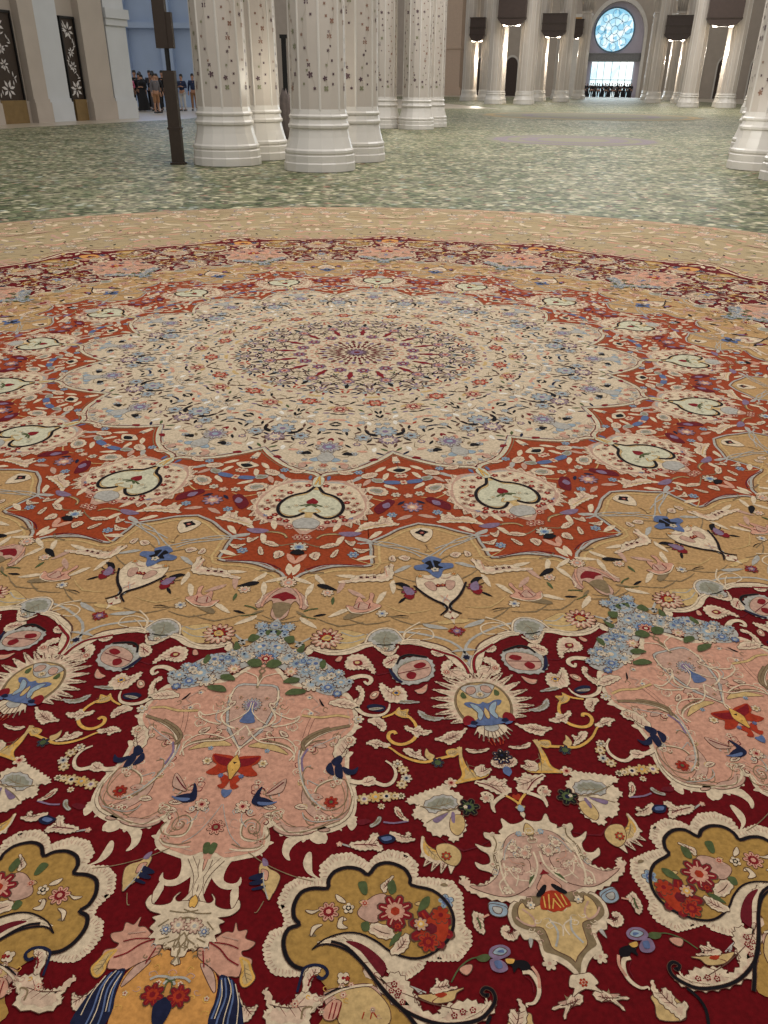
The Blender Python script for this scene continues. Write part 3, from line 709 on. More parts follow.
["N","e",5,"s",[1306,25573,1322,25598,1334,25630],[0.00093,0.5,1]],
["N","e",5,"s",[1322,25524,1352,25528,1382,25534],[0.00094,0.5,1]],
["N","e",5,"s",[1324,25474,1354,25478,1384,25484],[0.00094,0.5,1]],
["N","e",5,"s",[1322,25418,1348,25406,1373,25391],[0.00095,0.5,1]],
["N","e",5,"s",[1295,25372,1322,25359,1347,25344],[0.00095,0.5,1]],
["N","e",5,"s",[1269,25325,1295,25312,1320,25297],[0.00096,0.5,1]],
["N","e",5,"s",[1242,25277,1268,25265,1293,25249],[0.00096,0.5,1]],
["N","e",5,"s",[1214,25229,1241,25217,1266,25201],[0.00096,0.5,1]],
["N","e",5,"s",[1187,25181,1213,25169,1239,25152],[0.00097,0.5,1]],
["N","e",5,"s",[1192,25139,1222,25150,1252,25165],[0.00097,0.5,1]],
["N","e",5,"s",[1206,25089,1236,25100,1266,25115],[0.00097,0.5,1]],
["N","e",5,"s",[1220,25039,1250,25050,1280,25065],[0.00098,0.5,1]],
["N","e",5,"s",[1234,24988,1265,24999,1294,25015],[0.00098,0.5,1]],
["N","e",5,"s",[1252,24946,1274,24970,1294,25001],[0.00098,0.5,1]],
["N","e",5,"s",[1290,24914,1313,24938,1332,24970],[0.00099,0.5,1]],
["N","e",5,"s",[1329,24882,1351,24906,1371,24938],[0.00099,0.5,1]],
["N","e",5,"s",[1368,24849,1390,24873,1409,24906],[0.00099,0.5,1]],
["N","e",5,"s",[1402,24820,1407,24850,1405,24889],[0.00099,0.5,1]],
["N","e",5,"s",[1454,24823,1459,24853,1457,24892],[0.00099,0.5,1]],
["N","e",5,"s",[1505,24826,1511,24856,1508,24895],[0.00099,0.5,1]],
["N","e",5,"s",[1557,24830,1562,24859,1559,24899],[0.00099,0.5,1]],
["N","e",5,"s",[1610,24832,1622,24861,1628,24900],[0.00099,0.5,1]],
["N","e",5,"s",[1660,24821,1671,24850,1677,24889],[0.00099,0.5,1]],
["N","e",5,"s",[1709,24811,1721,24840,1726,24879],[0.00099,0.5,1]],
["N","e",5,"s",[1721,24755,1752,24752,1783,24748],[0.001,0.5,1]],
["N","e",5,"s",[1711,24698,1742,24694,1774,24690],[0.001,0.5,1]],
["N","e",5,"s",[1701,24640,1733,24636,1764,24632],[0.00101,0.5,1]],
["N","e",5,"s",[1701,24594,1726,24615,1750,24644],[0.00101,0.5,1]],
["N","e",5,"s",[1734,24552,1760,24573,1784,24602],[0.00101,0.5,1]],
["N","e",5,"s",[1768,24509,1794,24531,1817,24560],[0.00102,0.5,1]],
["N","e",5,"s",[1802,24467,1828,24489,1851,24518],[0.00102,0.5,1]],
["N","e",5,"s",[1836,24424,1862,24446,1885,24475],[0.00102,0.5,1]],
["N","e",5,"s",[1882,24414,1893,24446,1898,24487],[0.00102,0.5,1]],
["N","e",5,"s",[1934,24404,1945,24435,1949,24476],[0.00102,0.5,1]],
["N","e",5,"s",[1985,24393,1996,24424,2001,24465],[0.00102,0.5,1]],
["N","e",5,"s",[2037,24382,2047,24413,2052,24454],[0.00102,0.5,1]],
["N","e",5,"s",[2082,24380,2077,24410,2060,24448],[0.00102,0.5,1]],
["N","e",5,"s",[2132,24404,2127,24433,2110,24472],[0.00102,0.5,1]],
["N","e",5,"s",[2181,24428,2176,24457,2159,24496],[0.00102,0.5,1]],
["N","e",5,"s",[2231,24452,2225,24481,2208,24519],[0.00102,0.5,1]],
["N","e",5,"s",[2276,24480,2264,24505,2239,24538],[0.00102,0.5,1]],
["N","e",5,"s",[2319,24515,2307,24540,2283,24573],[0.00101,0.5,1]],
["N","e",5,"s",[2372,24536,2398,24555,2423,24580],[0.00101,0.5,1]],
["N","e",5,"s",[2403,24489,2430,24508,2454,24534],[0.00102,0.5,1]],
["N","e",5,"s",[2435,24442,2461,24461,2486,24487],[0.00102,0.5,1]],
["N","e",5,"s",[2467,24395,2493,24414,2518,24441],[0.00102,0.5,1]],
["N","e",5,"s",[2506,24364,2523,24393,2535,24431],[0.00102,0.5,1]],
["N","e",5,"s",[2553,24338,2570,24366,2582,24404],[0.00103,0.5,1]],
["N","e",5,"s",[2600,24311,2617,24340,2629,24378],[0.00103,0.5,1]],
["N","e",5,"s",[2648,24284,2665,24313,2676,24351],[0.00103,0.5,1]],
["N","e",5,"s",[2694,24293,2693,24325,2682,24366],[0.00103,0.5,1]],
["N","e",5,"s",[2746,24305,2745,24336,2734,24378],[0.00103,0.5,1]],
["N","e",5,"s",[2798,24316,2797,24347,2786,24389],[0.00103,0.5,1]],
["N","e",5,"s",[2850,24327,2849,24359,2837,24400],[0.00103,0.5,1]],
["N","e",5,"s",[2896,24341,2881,24364,2852,24396],[0.00103,0.5,1]],
["N","e",5,"s",[2934,24381,2920,24404,2891,24436],[0.00102,0.5,1]],
["N","e",5,"s",[2973,24421,2958,24444,2929,24476],[0.00102,0.5,1]],
["N","e",5,"s",[3011,24461,2996,24484,2967,24515],[0.00102,0.5,1]],
["N","e",5,"s",[3028,24502,3005,24503,2965,24504],[0.00101,0.5,1]],
["N","e",5,"s",[3027,24562,3004,24562,2964,24563],[0.00101,0.5,1]],
["N","e",5,"s",[3027,24620,3004,24620,2964,24621],[0.00101,0.5,1]],
["N","e",5,"s",[3026,24678,3003,24678,2963,24679],[0.001,0.5,1]],
["N","e",5,"s",[3055,24721,3060,24751,3056,24790],[0.00099,0.5,1]],
["N","e",5,"s",[3106,24717,3111,24747,3107,24787],[0.00099,0.5,1]],
["N","e",5,"s",[3157,24714,3162,24744,3158,24784],[0.00099,0.5,1]],
["N","e",5,"s",[3208,24711,3213,24741,3209,24780],[0.001,0.5,1]],
["N","e",5,"s",[3258,24710,3259,24740,3249,24779],[0.00099,0.5,1]],
["N","e",5,"s",[3309,24715,3309,24745,3300,24785],[0.00099,0.5,1]],
["N","e",5,"s",[3359,24720,3360,24750,3350,24790],[0.00099,0.5,1]],
["N","e",5,"s",[3410,24725,3410,24755,3400,24795],[0.00099,0.5,1]],
["N","e",5,"s",[3460,24731,3460,24760,3450,24800],[0.00099,0.5,1]],
["N","e",5,"s",[3511,24736,3511,24766,3501,24805],[0.00099,0.5,1]],
["N","e",5,"s",[3548,24752,3530,24771,3497,24797],[0.00099,0.5,1]],
["N","e",5,"s",[3577,24796,3560,24815,3527,24840],[0.00099,0.5,1]],
["N","e",5,"s",[3607,24839,3589,24858,3557,24883],[0.00098,0.5,1]],
["N","e",5,"s",[3636,24882,3619,24900,3586,24925],[0.00098,0.5,1]],
["N","e",5,"s",[3663,24919,3640,24922,3601,24926],[0.00098,0.5,1]],
["N","e",5,"s",[3663,24974,3641,24977,3602,24981],[0.00098,0.5,1]],
["N","e",5,"s",[3663,25029,3641,25031,3603,25035],[0.00097,0.5,1]],
["N","e",5,"s",[3664,25083,3642,25085,3603,25089],[0.00097,0.5,1]],
["N","e",5,"s",[3664,25137,3642,25139,3604,25143],[0.00096,0.5,1]],
["N","e",5,"s",[3666,25190,3644,25194,3606,25200],[0.00096,0.5,1]],
["N","e",5,"s",[3669,25242,3647,25246,3609,25252],[0.00095,0.5,1]],
["N","e",5,"s",[3672,25294,3651,25298,3613,25304],[0.00095,0.5,1]],
["N","e",5,"s",[3675,25345,3654,25349,3616,25355],[0.00095,0.5,1]],
["N","e",5,"s",[3683,25401,3670,25422,3644,25451],[0.00094,0.5,1]],
["N","e",5,"s",[3719,25431,3706,25453,3680,25481],[0.00094,0.5,1]],
["N","e",5,"s",[3755,25461,3742,25483,3716,25511],[0.00094,0.5,1]],
["N","e",5,"s",[3762,25502,3740,25505,3703,25511],[0.00093,0.5,1]],
["N","e",5,"s",[3764,25551,3743,25555,3706,25561],[0.00093,0.5,1]],
["N","e",5,"s",[3767,25600,3746,25604,3709,25610],[0.00093,0.5,1]],
["N","e",5,"s",[3752,25639,3736,25624,3707,25606],[0.00092,0.5,1]],
["N","e",5,"s",[3722,25680,3707,25665,3677,25647],[0.00092,0.5,1]],
["N","e",5,"s",[3692,25721,3677,25706,3647,25688],[0.00092,0.5,1]],
["N","e",5,"s",[3663,25761,3648,25747,3618,25729],[0.00091,0.5,1]],
["N","e",5,"s",[3634,25801,3618,25787,3589,25769],[0.00091,0.5,1]],
["N","e",5,"s",[3606,25827,3609,25801,3605,25768],[0.00091,0.5,1]],
["N","e",5,"s",[3559,25831,3563,25806,3558,25773],[0.00091,0.5,1]],
["N","e",5,"s",[3512,25835,3516,25810,3512,25777],[0.00091,0.5,1]],
["N","e",5,"s",[3466,25840,3469,25814,3465,25781],[0.00091,0.5,1]],
["N","e",5,"s",[3419,25844,3422,25819,3418,25786],[0.00091,0.5,1]],
["N","e",5,"s",[3373,25846,3377,25820,3374,25787],[0.00091,0.5,1]],
["N","e",5,"s",[3326,25848,3331,25822,3328,25789],[0.00091,0.5,1]],
["N","e",5,"s",[3280,25850,3284,25824,3281,25791],[0.00091,0.5,1]],
["N","e",5,"s",[3233,25851,3237,25826,3234,25793],[0.00091,0.5,1]],
["N","q",5,1,[1716,25837,1861,25686,2100,25583,2322,25578,2551,25670,2722,25786,2943,25861,3126,25857,3310,25762,3502,25565,3568,25296,3480,25055,3278,24878,2983,24815,2962,24701,2868,24556,2653,24477,2474,24530,2366,24690,2239,24614,2056,24592,1884,24671,1811,24810,1812,24941,1622,24953,1456,25029,1385,25223,1414,25405,1500,25505,1370,25572,1328,25734,1388,25928,1505,26057,1646,26102,1693,26058,1999,26366,1962,26686,1841,26910,2316,27194,3126,26920,3071,26667,2967,26554,2753,26369,2586,26200,2412,25999,2208,25833,2008,25762,1843,25758]],
["N","k",8,"s",[1716,25837,1861,25686,2100,25583,2322,25578,2551,25670,2722,25786,2943,25861,3126,25857,3310,25762,3502,25565,3568,25296,3480,25055,3278,24878,2983,24815,2962,24701,2868,24556,2653,24477,2474,24530,2366,24690,2239,24614,2056,24592,1884,24671,1811,24810,1812,24941,1622,24953,1456,25029,1385,25223,1414,25405,1500,25505,1370,25572,1328,25734,1388,25928,1505,26057,1646,26102],[0.00492,0.3,1]],
["N","n",8,"s",[1611,26391,1626,26235,1646,26102,1693,26058,1797,26033,1908,26058,1958,26135,1900,26205,1830,26175],[0.00385,0.8,1.2]],
["N","c",6,1,[1671,26180,1748,26068,1855,26061,1837,26129,1776,26173,1746,26331,1692,26411]],
["N","d",7,"s",[1742,26306,1744,26228,1793,26159],[0.00177,1,1]],
["N","k",8,"s",[1716,25837,1843,25758,2008,25762,2208,25833,2412,25999,2586,26200,2753,26369,2967,26554,3071,26667,3223,26822],[0.00429,0.3,1]],
["N","c",7,"s",[1771,25734,1944,25680,2108,25661],[0.00344,0.3,1]],
["N","c",6,1,[1814,25746,1944,25680,2165,25680,2312,25784,2488,25939,2636,26144,2796,26186,2928,26204,3065,26424,3138,26494,3142,26687,2940,26519,2752,26344,2585,26174,2410,25972,2205,25805,2005,25733]],
["N","R",7,1,[2145,25696,2305,25700,2505,25800,2677,25954,2684,26062,2634,26118,2490,25966,2342,25810]],
["N","dcd",8,"f",[2775,26296,39,5]],
["N","dcd",8,"f",[2851,26352,39,5]],
["N","dcd",8,"f",[2919,26428,39,5]],
["N","c",5,1,[2639,26196,2689,26151,2744,26190,2694,26245]],
["N","c",5,1,[2743,26177,2793,26132,2848,26170,2798,26225]],
["N","c",5,1,[2849,26196,2900,26151,2954,26189,2904,26244]],
["N","c",5,1,[2944,26280,2995,26236,3048,26274,2998,26328]],
["N","c",5,1,[2998,26353,3049,26309,3102,26346,3051,26400]],
["N","c",5,1,[3026,26427,3077,26383,3129,26420,3079,26473]],
["N","c",6,1,[2409,26023,2641,26166,2807,26078,2942,26156,3031,26307,3011,26432,3172,26521,3386,26561,3394,26474,3550,26407,3771,26360,3895,26416,3966,26363,4042,26421,3851,26582,3560,26654,3237,26654,2967,26534,2742,26376]],
["N","k",8,"s",[1953,25711,2168,25775,2453,26041,2744,26375,2967,26534,3275,26641,3555,26648,3846,26575,3995,26442,4059,26318,4029,26215,3944,26186,3893,26247,3957,26288,3969,26250],[0.00404,0.8,1]],
["N","dcd",9,"f",[3778,26469,43,5]],
["N","dcd",9,"f",[3656,26497,43,5]],
["N","dcd",9,"f",[3552,26547,43,5]],
["N","dcd",9,"f",[2807,26217,45,5]],
["N","dcd",9,"f",[2865,26304,44,5]],
["N","c",9,"s",[3945,26315,3950,26383,3858,26470,3680,26566],[0.00204,1,1]],
["N","g",6,1,[4477,26463,4489,26564,4543,26722,4255,26820,4172,26673,4231,26547,4327,26593,4363,26475]],
["N","c",7,1,[4339,26292,4365,26393,4338,26483,4266,26427,4215,26525,4245,26648,4107,26669,4279,26812,4332,26722,4392,26598,4421,26428]],
["N","k",8,"s",[3992,26520,3935,26648,3936,26805,4030,26978],[0.00395,1,1]],
["N","e",6,1,[1947,26370,2174,26291,2483,26232,2648,26350,2616,26644,2163,26673,2023,26565]],
["N","g",7,1,[2080,26387,2434,26274,2595,26328,2761,26518,2721,26714,2221,26745,2125,26558]],
["N","c",9,"s",[1801,26628,1934,26471,2127,26345,2329,26273,2537,26242],[0.00249,1,1]],
["N","k",9,"s",[1952,26407,2098,26322,2252,26286],[0.0025,0.6,0.3]],
["N","ccd",8,"f",[2162,26180,84,4]],
["N","drd",9,"f",[2215,26184,37,5]],
["N","c",7,1,[1213,26366,1271,26464,1364,26545,1511,26573,1579,26519,1640,26415,1795,26405,1934,26471,1801,26628,1771,26774,1372,26799,1257,26663,1299,26611]],
["N","o",8,"s",[1710,26702,1718,26584,1816,26554,1814,26627],[0.00245,1,1]],
["N","p",9,1,[1972,26568,2062,26463,2168,26481,2113,26676,1987,26684]],
["N","d",10,"s",[2037,26681,2065,26488],[0.00148,1,1]],
["N","d",10,"s",[2087,26677,2117,26485],[0.00148,1,1]],
["N","d",10,"s",[2143,26674,2173,26481],[0.00148,1,1]],
["N","r",9,"s",[2440,26655,2459,26574],[0.00146,1,1]],
["N","r",9,"s",[2541,26649,2560,26567,2615,26625],[0.00146,1,1]],
["N","eoc",9,"f",[1946,26610,40,6]],
["N","eoc",9,"f",[2560,26541,37,6]],
["N","pcd",9,"f",[2270,26261,39,6]],
["N","pcd",9,"f",[2077,26437,31,6]],
["N","eoc",9,"f",[1928,26468,34,6]],
["N","pcd",9,"f",[2184,26388,48,6]],
["N","eoc",9,"f",[2154,26291,44,6]],
["N","pcd",9,"f",[1604,26533,54,6]],
["N","o",6,1,[2666,25229,2719,25196,2776,25229,2722,25249]],
["N","c",6,1,[2014,25386,2065,25353,2123,25386,2071,25405]],
["N","o",6,1,[1644,25641,1693,25610,1751,25641,1700,25660]],
["N","g",6,1,[3043,25097,3098,25064,3154,25098,3099,25118]],
["N","o",6,1,[3386,24782,3443,24747,3499,24783,3443,24803]],
["N","g",6,1,[2273,25123,2326,25089,2384,25123,2330,25143]],
["N","pdp",7,"f",[1869,25290,142,8]],
["N","ckc",8,"f",[2134,25224,80,5]],
["N","pre",7,"f",[2351,25135,58,6]],
["N","e",6,1,[2266,25259,2450,25028,2622,24985,2690,25169,2532,25393,2361,25374]],
["N","dpr",7,"f",[2773,25226,245,8]],
["N","drd",9,"f",[2817,25449,78,6]],
["N","drR",8,"f",[3267,25449,302,8]],
["N","rrd",10,"f",[3393,25246,128,7]],
["N","rdr",10,"f",[3227,25640,138,7]],
["N","eyc",12,"f",[3126,25399,96,7]],
["N","r",9,1,[3393,25185,3478,25241,3490,25479,3419,25628,3337,25518]],
["N","v",8,1,[2229,24832,2345,24808,2374,24985,2301,24990]],
["N","v",8,1,[2648,24821,2727,24750,2778,24910,2709,24979,2662,24918]],
["N","v",8,1,[2324,25436,2420,25400,2443,25517,2361,25537]],
["N","v",8,1,[2719,25730,2767,25584,2875,25519,2825,25638]],
["N","v",9,1,[3080,25206,3134,25031,3235,24977,3236,25103,3151,25186]],
["N","c",7,1,[1677,25654,1674,25538,1738,25489,1808,25485,1732,25549]],
["N","c",7,1,[2022,25515,2023,25396,2077,25362,2072,25453,2148,25507]],
["N","c",7,1,[2429,25518,2506,25424,2706,25471,2767,25584,2631,25621]],
["N","c",7,1,[2555,24860,2610,24791,2724,24683,2656,24820,2620,24953]],
["N","c",7,1,[1940,25029,2048,25086,2083,25146,1979,25122]],
["N","c",7,1,[1553,25290,1668,25291,1750,25261,1646,25336]],
["N","c",8,1,[2740,25813,2841,25637,2948,25543,2967,25686,2876,25804]],
["A","c",6,"h",[0,25254,130,25258,221,25274,271,25217,218,25126,284,25201,309,25299,442,25346,566,25323,610,25195,652,25317,548,25431,386,25472,490,25525,425,25574,478,25674,406,25722,458,25819,359,25811,353,25897,241,25890,201,25949,112,25926,85,26025,22,26043,59,26123,0,26155,0,26290]],
["N","ecs",8,"f",[110,25615,112,9]],
["N","sbc",9,"f",[257,25688,72,7]],
["N","o",8,"s",[-83,25533,21,25496,177,25546],[0.00162,1,1]],
["N","o",8,"s",[-6,25705,89,25843,66,25957],[0.00158,1,1]],
["N","o",8,"s",[183,25780,308,25829],[0.00158,1,1]],
["N","o",8,"s",[64,25796,-12,25961,48,26130],[0.00156,1,1]],
["N","o",8,"s",[46,25789,179,25866],[0.00157,1,1]],
["N","o",8,"s",[-98,25382,89,25431,287,25418],[0.00163,1,1]],
["N","o",8,"s",[261,25540,374,25651],[0.0016,1,1]],
["N","o",8,"s",[105,25653,44,25766,58,25909],[0.00159,1,1]],
["A","y",7,"h",[0,25159,54,25247,36,25342,0,25331]],
["N","p",5,1,[342,25855,430,25764,547,25669,644,25663,650,25530,704,25645,818,25623,820,25739,958,25787,899,25876,810,25909,839,25977,955,26011,958,26092,859,26071,841,26233,736,26240,634,26260,472,26150,277,26027,248,25918]],
["N","d",8,"s",[362,25825,519,25900,660,26030,812,26102],[0.00193,1,1]],
["N","d",8,"s",[431,25821,615,25837,763,25884],[0.00157,1,1]],
["N","d",8,"s",[309,25942,379,26156],[0.00153,1,1]],
["N","e",8,"s",[506,25730,738,25773],[0.00132,1,1]],
["N","y",5,1,[801,25993,931,26026,996,26143,1052,26246,997,26341,923,26364,866,26284,863,26152]],
["A","z",4,"h",[1,26017,228,25947,432,26099,579,26276,615,26455,605,26772,560,27083,404,27315,239,27411]],
["N","e",5,1,[326,26106,479,26177,566,26329,582,26457,420,26260]],
["N","n",6,1,[604,26248,713,26255,806,26314,892,26463,992,26680,1028,26962,684,26984,592,26773,628,26505]],
["N","b",7,"s",[676,26270,743,26497,705,26766,708,26982],[0.00217,1,1]],
["N","b",7,"s",[761,26291,833,26492,831,26758,856,26973],[0.00217,1,1]],
["N","b",7,"s",[637,26273,666,26502,630,26770],[0.00223,1,1]],
["N","c",8,"s",[716,26268,796,26443,780,26761,807,26976],[0.00121,1,1]],
["N","c",8,"s",[825,26339,914,26562,948,26826],[0.00123,1,1]],
["N","c",8,"s",[638,26299,692,26501,667,26768],[0.00124,1,1]],
["N","c",5,1,[874,26438,971,26583,1080,26613,1149,26571,1126,26647,1082,26742,1006,26746]],
["N","drd",8,"f",[165,26534,144,7]],
["A","n",8,"h",[0,26547,104,26638,108,26736,69,26859,26,26885]],
["N","s",7,"s",[-74,26396,7,26313,165,26303,257,26349],[0.00303,1,1]],
["N","v",7,"s",[43,26497,30,26368,-67,26335],[0.00188,1,1]],
["N","c",8,"s",[4281,24453,4350,24422,4387,24470,4344,24503,4350,24476],[0.00174,0.5,0.5]],
["N","cpe",9,"f",[4340,24477,40,5]],
["N","s",8,"s",[4474,24141,4532,24089,4589,24120,4556,24166,4553,24143],[0.00144,0.5,0.5]],
["N","c",8,"s",[4368,24190,4381,24118,4457,24103,4457,24156,4441,24149],[0.00134,0.5,0.5]],
["N","o",8,"s",[4404,24433,4467,24423,4482,24474,4440,24490,4451,24467],[0.00184,0.5,0.5]],
["N","ces",9,"f",[4443,24467,45,5]],
["N","c",8,"s",[4184,24133,4236,24173,4199,24234,4157,24214,4189,24195],[0.00158,0.5,0.5]],
["N","c",8,"s",[4752,24418,4762,24485,4691,24521,4674,24475,4713,24471],[0.00173,0.5,0.5]],
["N","s",8,"s",[4144,24481,4214,24499,4201,24566,4150,24564,4175,24538],[0.00156,0.5,0.5]],
["N","ces",9,"f",[4165,24539,29,5]],
["N","s",8,"s",[4250,24018,4314,24022,4314,24081,4269,24088,4287,24064],[0.00123,0.5,0.5]],
["N","o",8,"s",[4697,23953,4775,23933,4764,23864,4705,23865,4712,23895],[0.00157,0.5,0.5]],
["N","c",8,"s",[4688,24132,4629,24114,4644,24054,4688,24057,4683,24079],[0.00132,0.5,0.5]],
["N","ces",9,"f",[4674,24080,44,5]],
["N","c",8,"s",[4760,23734,4685,23755,4697,23822,4754,23820,4727,23798],[0.00179,0.5,0.5]],
["N","c",8,"s",[4265,24310,4302,24278,4339,24298,4318,24327,4316,24312],[0.00174,0.5,0.5]],
["N","c",8,"s",[4211,23903,4158,23910,4146,23865,4182,23851,4186,23871],[0.00158,0.5,0.5]],
["N","ces",9,"f",[4179,23871,31,5]],
["N","s",8,"s",[4512,24235,4463,24233,4462,24189,4496,24182,4497,24201],[0.00166,0.5,0.5]],
["N","c",8,"s",[4561,24141,4507,24128,4517,24074,4557,24075,4553,24095],[0.00129,0.5,0.5]],
["N","c",8,"s",[4167,24350,4201,24396,4155,24443,4125,24415,4156,24403],[0.00143,0.5,0.5]],
["N","cpe",9,"f",[4147,24404,40,5]],
["N","s",8,"s",[4640,23802,4638,23850,4589,23867,4584,23832,4609,23833],[0.00179,0.5,0.5]],
["N","c",8,"s",[4294,24584,4304,24543,4350,24536,4349,24567,4339,24562],[0.00154,0.5,0.5]],
["N","c",8,"s",[4585,23883,4603,23825,4664,23818,4659,23862,4647,23854],[0.00193,0.5,0.5]],
["N","cpe",9,"f",[4639,23855,37,5]],
["N","o",8,"s",[4286,24347,4262,24409,4195,24411,4202,24363,4234,24373],[0.00174,0.5,0.5]],
["N","o",8,"s",[4529,24370,4575,24346,4603,24377,4575,24401,4578,24384],[0.00169,0.5,0.5]],
["N","o",8,"s",[4431,24039,4434,23979,4497,23958,4504,24002,4489,23999],[0.00128,0.5,0.5]],
["N","ces",9,"f",[4480,23999,46,5]],
["N","c",8,"s",[4730,24034,4737,24077,4693,24102,4681,24072,4706,24069],[0.00169,0.5,0.5]],
["N","c",8,"s",[4606,24518,4674,24490,4708,24537,4665,24568,4671,24542],[0.00187,0.5,0.5]],
["N","c",8,"s",[4518,24285,4468,24254,4497,24197,4537,24211,4527,24229],[0.00187,0.5,0.5]],
["N","cpe",9,"f",[4518,24230,31,5]],
["N","c",8,"s",[4808,23966,4731,23999,4692,23943,4742,23907,4756,23936],[0.00154,0.5,0.5]],
["N","e",8,"s",[4717,25581,4675,25552,4707,25505,4742,25520,4731,25534],[0.00143,0.5,0.5]],
["N","c",8,"s",[4909,25110,4853,25079,4886,25019,4931,25033,4920,25052],[0.00139,0.5,0.5]],
["N","c",8,"s",[4749,25213,4730,25267,4668,25274,4672,25233,4702,25239],[0.00152,0.5,0.5]],
["N","s",8,"s",[4948,24883,4882,24903,4857,24855,4901,24831,4910,24854],[0.00179,0.5,0.5]],
["N","c",8,"s",[4711,25505,4647,25510,4638,25461,4682,25448,4686,25469],[0.00146,0.5,0.5]],
["N","e",8,"s",[4581,24894,4649,24910,4635,24973,4585,24972,4610,24947],[0.00158,0.5,0.5]],
["N","c",8,"s",[4777,25218,4848,25193,4879,25240,4834,25268,4842,25243],[0.00129,0.5,0.5]],
["N","g",8,"s",[4578,25131,4584,25178,4531,25202,4520,25169,4548,25167],[0.00157,0.5,0.5]],
["N","c",8,"s",[4914,25296,4854,25339,4803,25309,4837,25270,4859,25290],[0.00166,0.5,0.5]],
["N","c",8,"s",[4650,25359,4622,25404,4570,25399,4582,25364,4606,25373],[0.00167,0.5,0.5]],
["N","e",8,"s",[4753,25416,4707,25436,4681,25407,4710,25386,4721,25401],[0.00123,0.5,0.5]],
["N","y",5,"s",[113,26345,39,26333,29,26278,79,26278,83,26298],[0.00158,0.5,0.5]],
["N","yrd",6,"f",[73,26299,29,5]],
["N","y",5,"s",[153,26367,203,26386,197,26424,161,26417,177,26403],[0.00116,0.5,0.5]],
["N","e",5,"s",[356,26143,369,26088,441,26090,444,26134,428,26122],[0.00103,0.5,0.5]],
["N","o",5,"s",[134,26419,154,26382,207,26392,202,26423,191,26411],[0.00147,0.5,0.5]],
["N","yrd",6,"f",[184,26412,32,5]],
["N","y",5,"s",[239,26245,180,26206,207,26157,254,26179,245,26192],[0.0013,0.5,0.5]],
["N","e",5,"s",[182,26277,226,26238,290,26265,270,26301,260,26282],[0.00149,0.5,0.5]],
["N","e",5,"s",[156,26527,231,26528,256,26581,207,26590,218,26567],[0.00105,0.5,0.5]],
["N","cpd",6,"f",[208,26568,39,5]],
["N","e",5,"s",[431,26493,371,26504,336,26462,373,26445,387,26465],[0.00103,0.5,0.5]],
["N","y",5,"s",[199,26553,263,26580,250,26629,203,26617,226,26600],[0.00109,0.5,0.5]],
["N","y",5,"s",[572,26570,497,26581,460,26529,507,26511,522,26534],[0.00156,0.5,0.5]],
["N","cpd",6,"f",[511,26535,34,5]],
["N","y",5,"s",[288,26555,300,26514,356,26517,357,26550,345,26541],[0.00143,0.5,0.5]],
["N","p",5,"s",[-50,26237,-1,26206,55,26239,29,26269,24,26249],[0.00124,0.5,0.5]],
["N","o",5,"s",[162,26351,179,26389,138,26406,119,26380,144,26379],[0.00117,0.5,0.5]],
["N","cpd",6,"f",[137,26379,36,5]],
["N","y",5,"s",[492,26738,503,26686,574,26687,577,26728,561,26717],[0.00119,0.5,0.5]],
["N","y",8,"s",[2013,26345,1954,26357,1927,26316,1964,26299,1975,26318],[0.00112,0.5,0.5]],
["N","e",8,"s",[1894,26406,1947,26432,1928,26477,1887,26465,1911,26450],[0.00135,0.5,0.5]],
["N","e",8,"s",[1881,26481,1828,26471,1829,26429,1867,26430,1866,26445],[0.00112,0.5,0.5]],
["N","c",8,"s",[2036,26593,1994,26625,1945,26602,1967,26573,1988,26588],[0.00155,0.5,0.5]],
["N","o",8,"s",[2052,26474,2103,26456,2136,26489,2106,26509,2107,26491],[0.00154,0.5,0.5]],
["N","e",8,"s",[1961,26559,1904,26572,1876,26534,1911,26517,1923,26535],[0.00128,0.5,0.5]],
["N","y",8,"s",[2255,26482,2203,26471,2205,26430,2242,26431,2242,26446],[0.00149,0.5,0.5]],
["N","e",8,"s",[2678,26629,2632,26638,2613,26608,2642,26596,2650,26610],[0.00105,0.5,0.5]],
["N","y",8,"s",[1770,26467,1733,26451,1743,26420,1771,26426,1768,26436],[0.00157,0.5,0.5]],
["N","y",8,"s",[2038,26591,2080,26599,2078,26631,2049,26630,2061,26618],[0.00141,0.5,0.5]],
["N","o",8,"s",[418,26032,435,26065,401,26082,383,26060,405,26058],[0.00134,0.5,0.5]],
["N","o",8,"s",[67,25904,35,25918,7,25895,25,25880,37,25892],[0.0013,0.5,0.5]],
["N","o",8,"s",[215,25862,233,25892,203,25909,186,25889,205,25887],[0.00124,0.5,0.5]],
["N","o",8,"s",[211,26050,205,26020,239,26012,249,26034,240,26032],[0.0015,0.5,0.5]],
["N","o",8,"s",[124,25951,153,25924,195,25943,181,25967,175,25954],[0.00167,0.5,0.5]],
["N","s",8,"s",[336,25949,317,25907,361,25888,381,25917,369,25917],[0.00117,0.5,0.5]],
["N","o",8,"s",[61,25935,55,25904,90,25897,100,25919,91,25916],[0.00114,0.5,0.5]],
["N","o",8,"s",[312,25997,258,25988,250,25947,287,25946,290,25962],[0.00133,0.5,0.5]],
["N","e",5,"s",[1567,23580,1508,23622,1449,23577,1482,23535,1507,23561],[0.00163,0.5,0.5]],
["N","cpd",6,"f",[1496,23562,48,5]],
["N","c",5,"s",[1369,23308,1294,23290,1290,23216,1343,23217,1345,23244],[0.00156,0.5,0.5]],
["N","o",5,"s",[1678,23024,1735,23086,1691,23154,1643,23117,1680,23099],[0.00168,0.5,0.5]],
["N","cpd",6,"f",[1669,23100,43,5]],
["N","e",5,"s",[1745,23518,1719,23459,1770,23423,1797,23463,1782,23467],[0.00202,0.5,0.5]],
["N","c",5,"s",[1597,22816,1551,22863,1495,22828,1518,22784,1543,22808],[0.00173,0.5,0.5]],
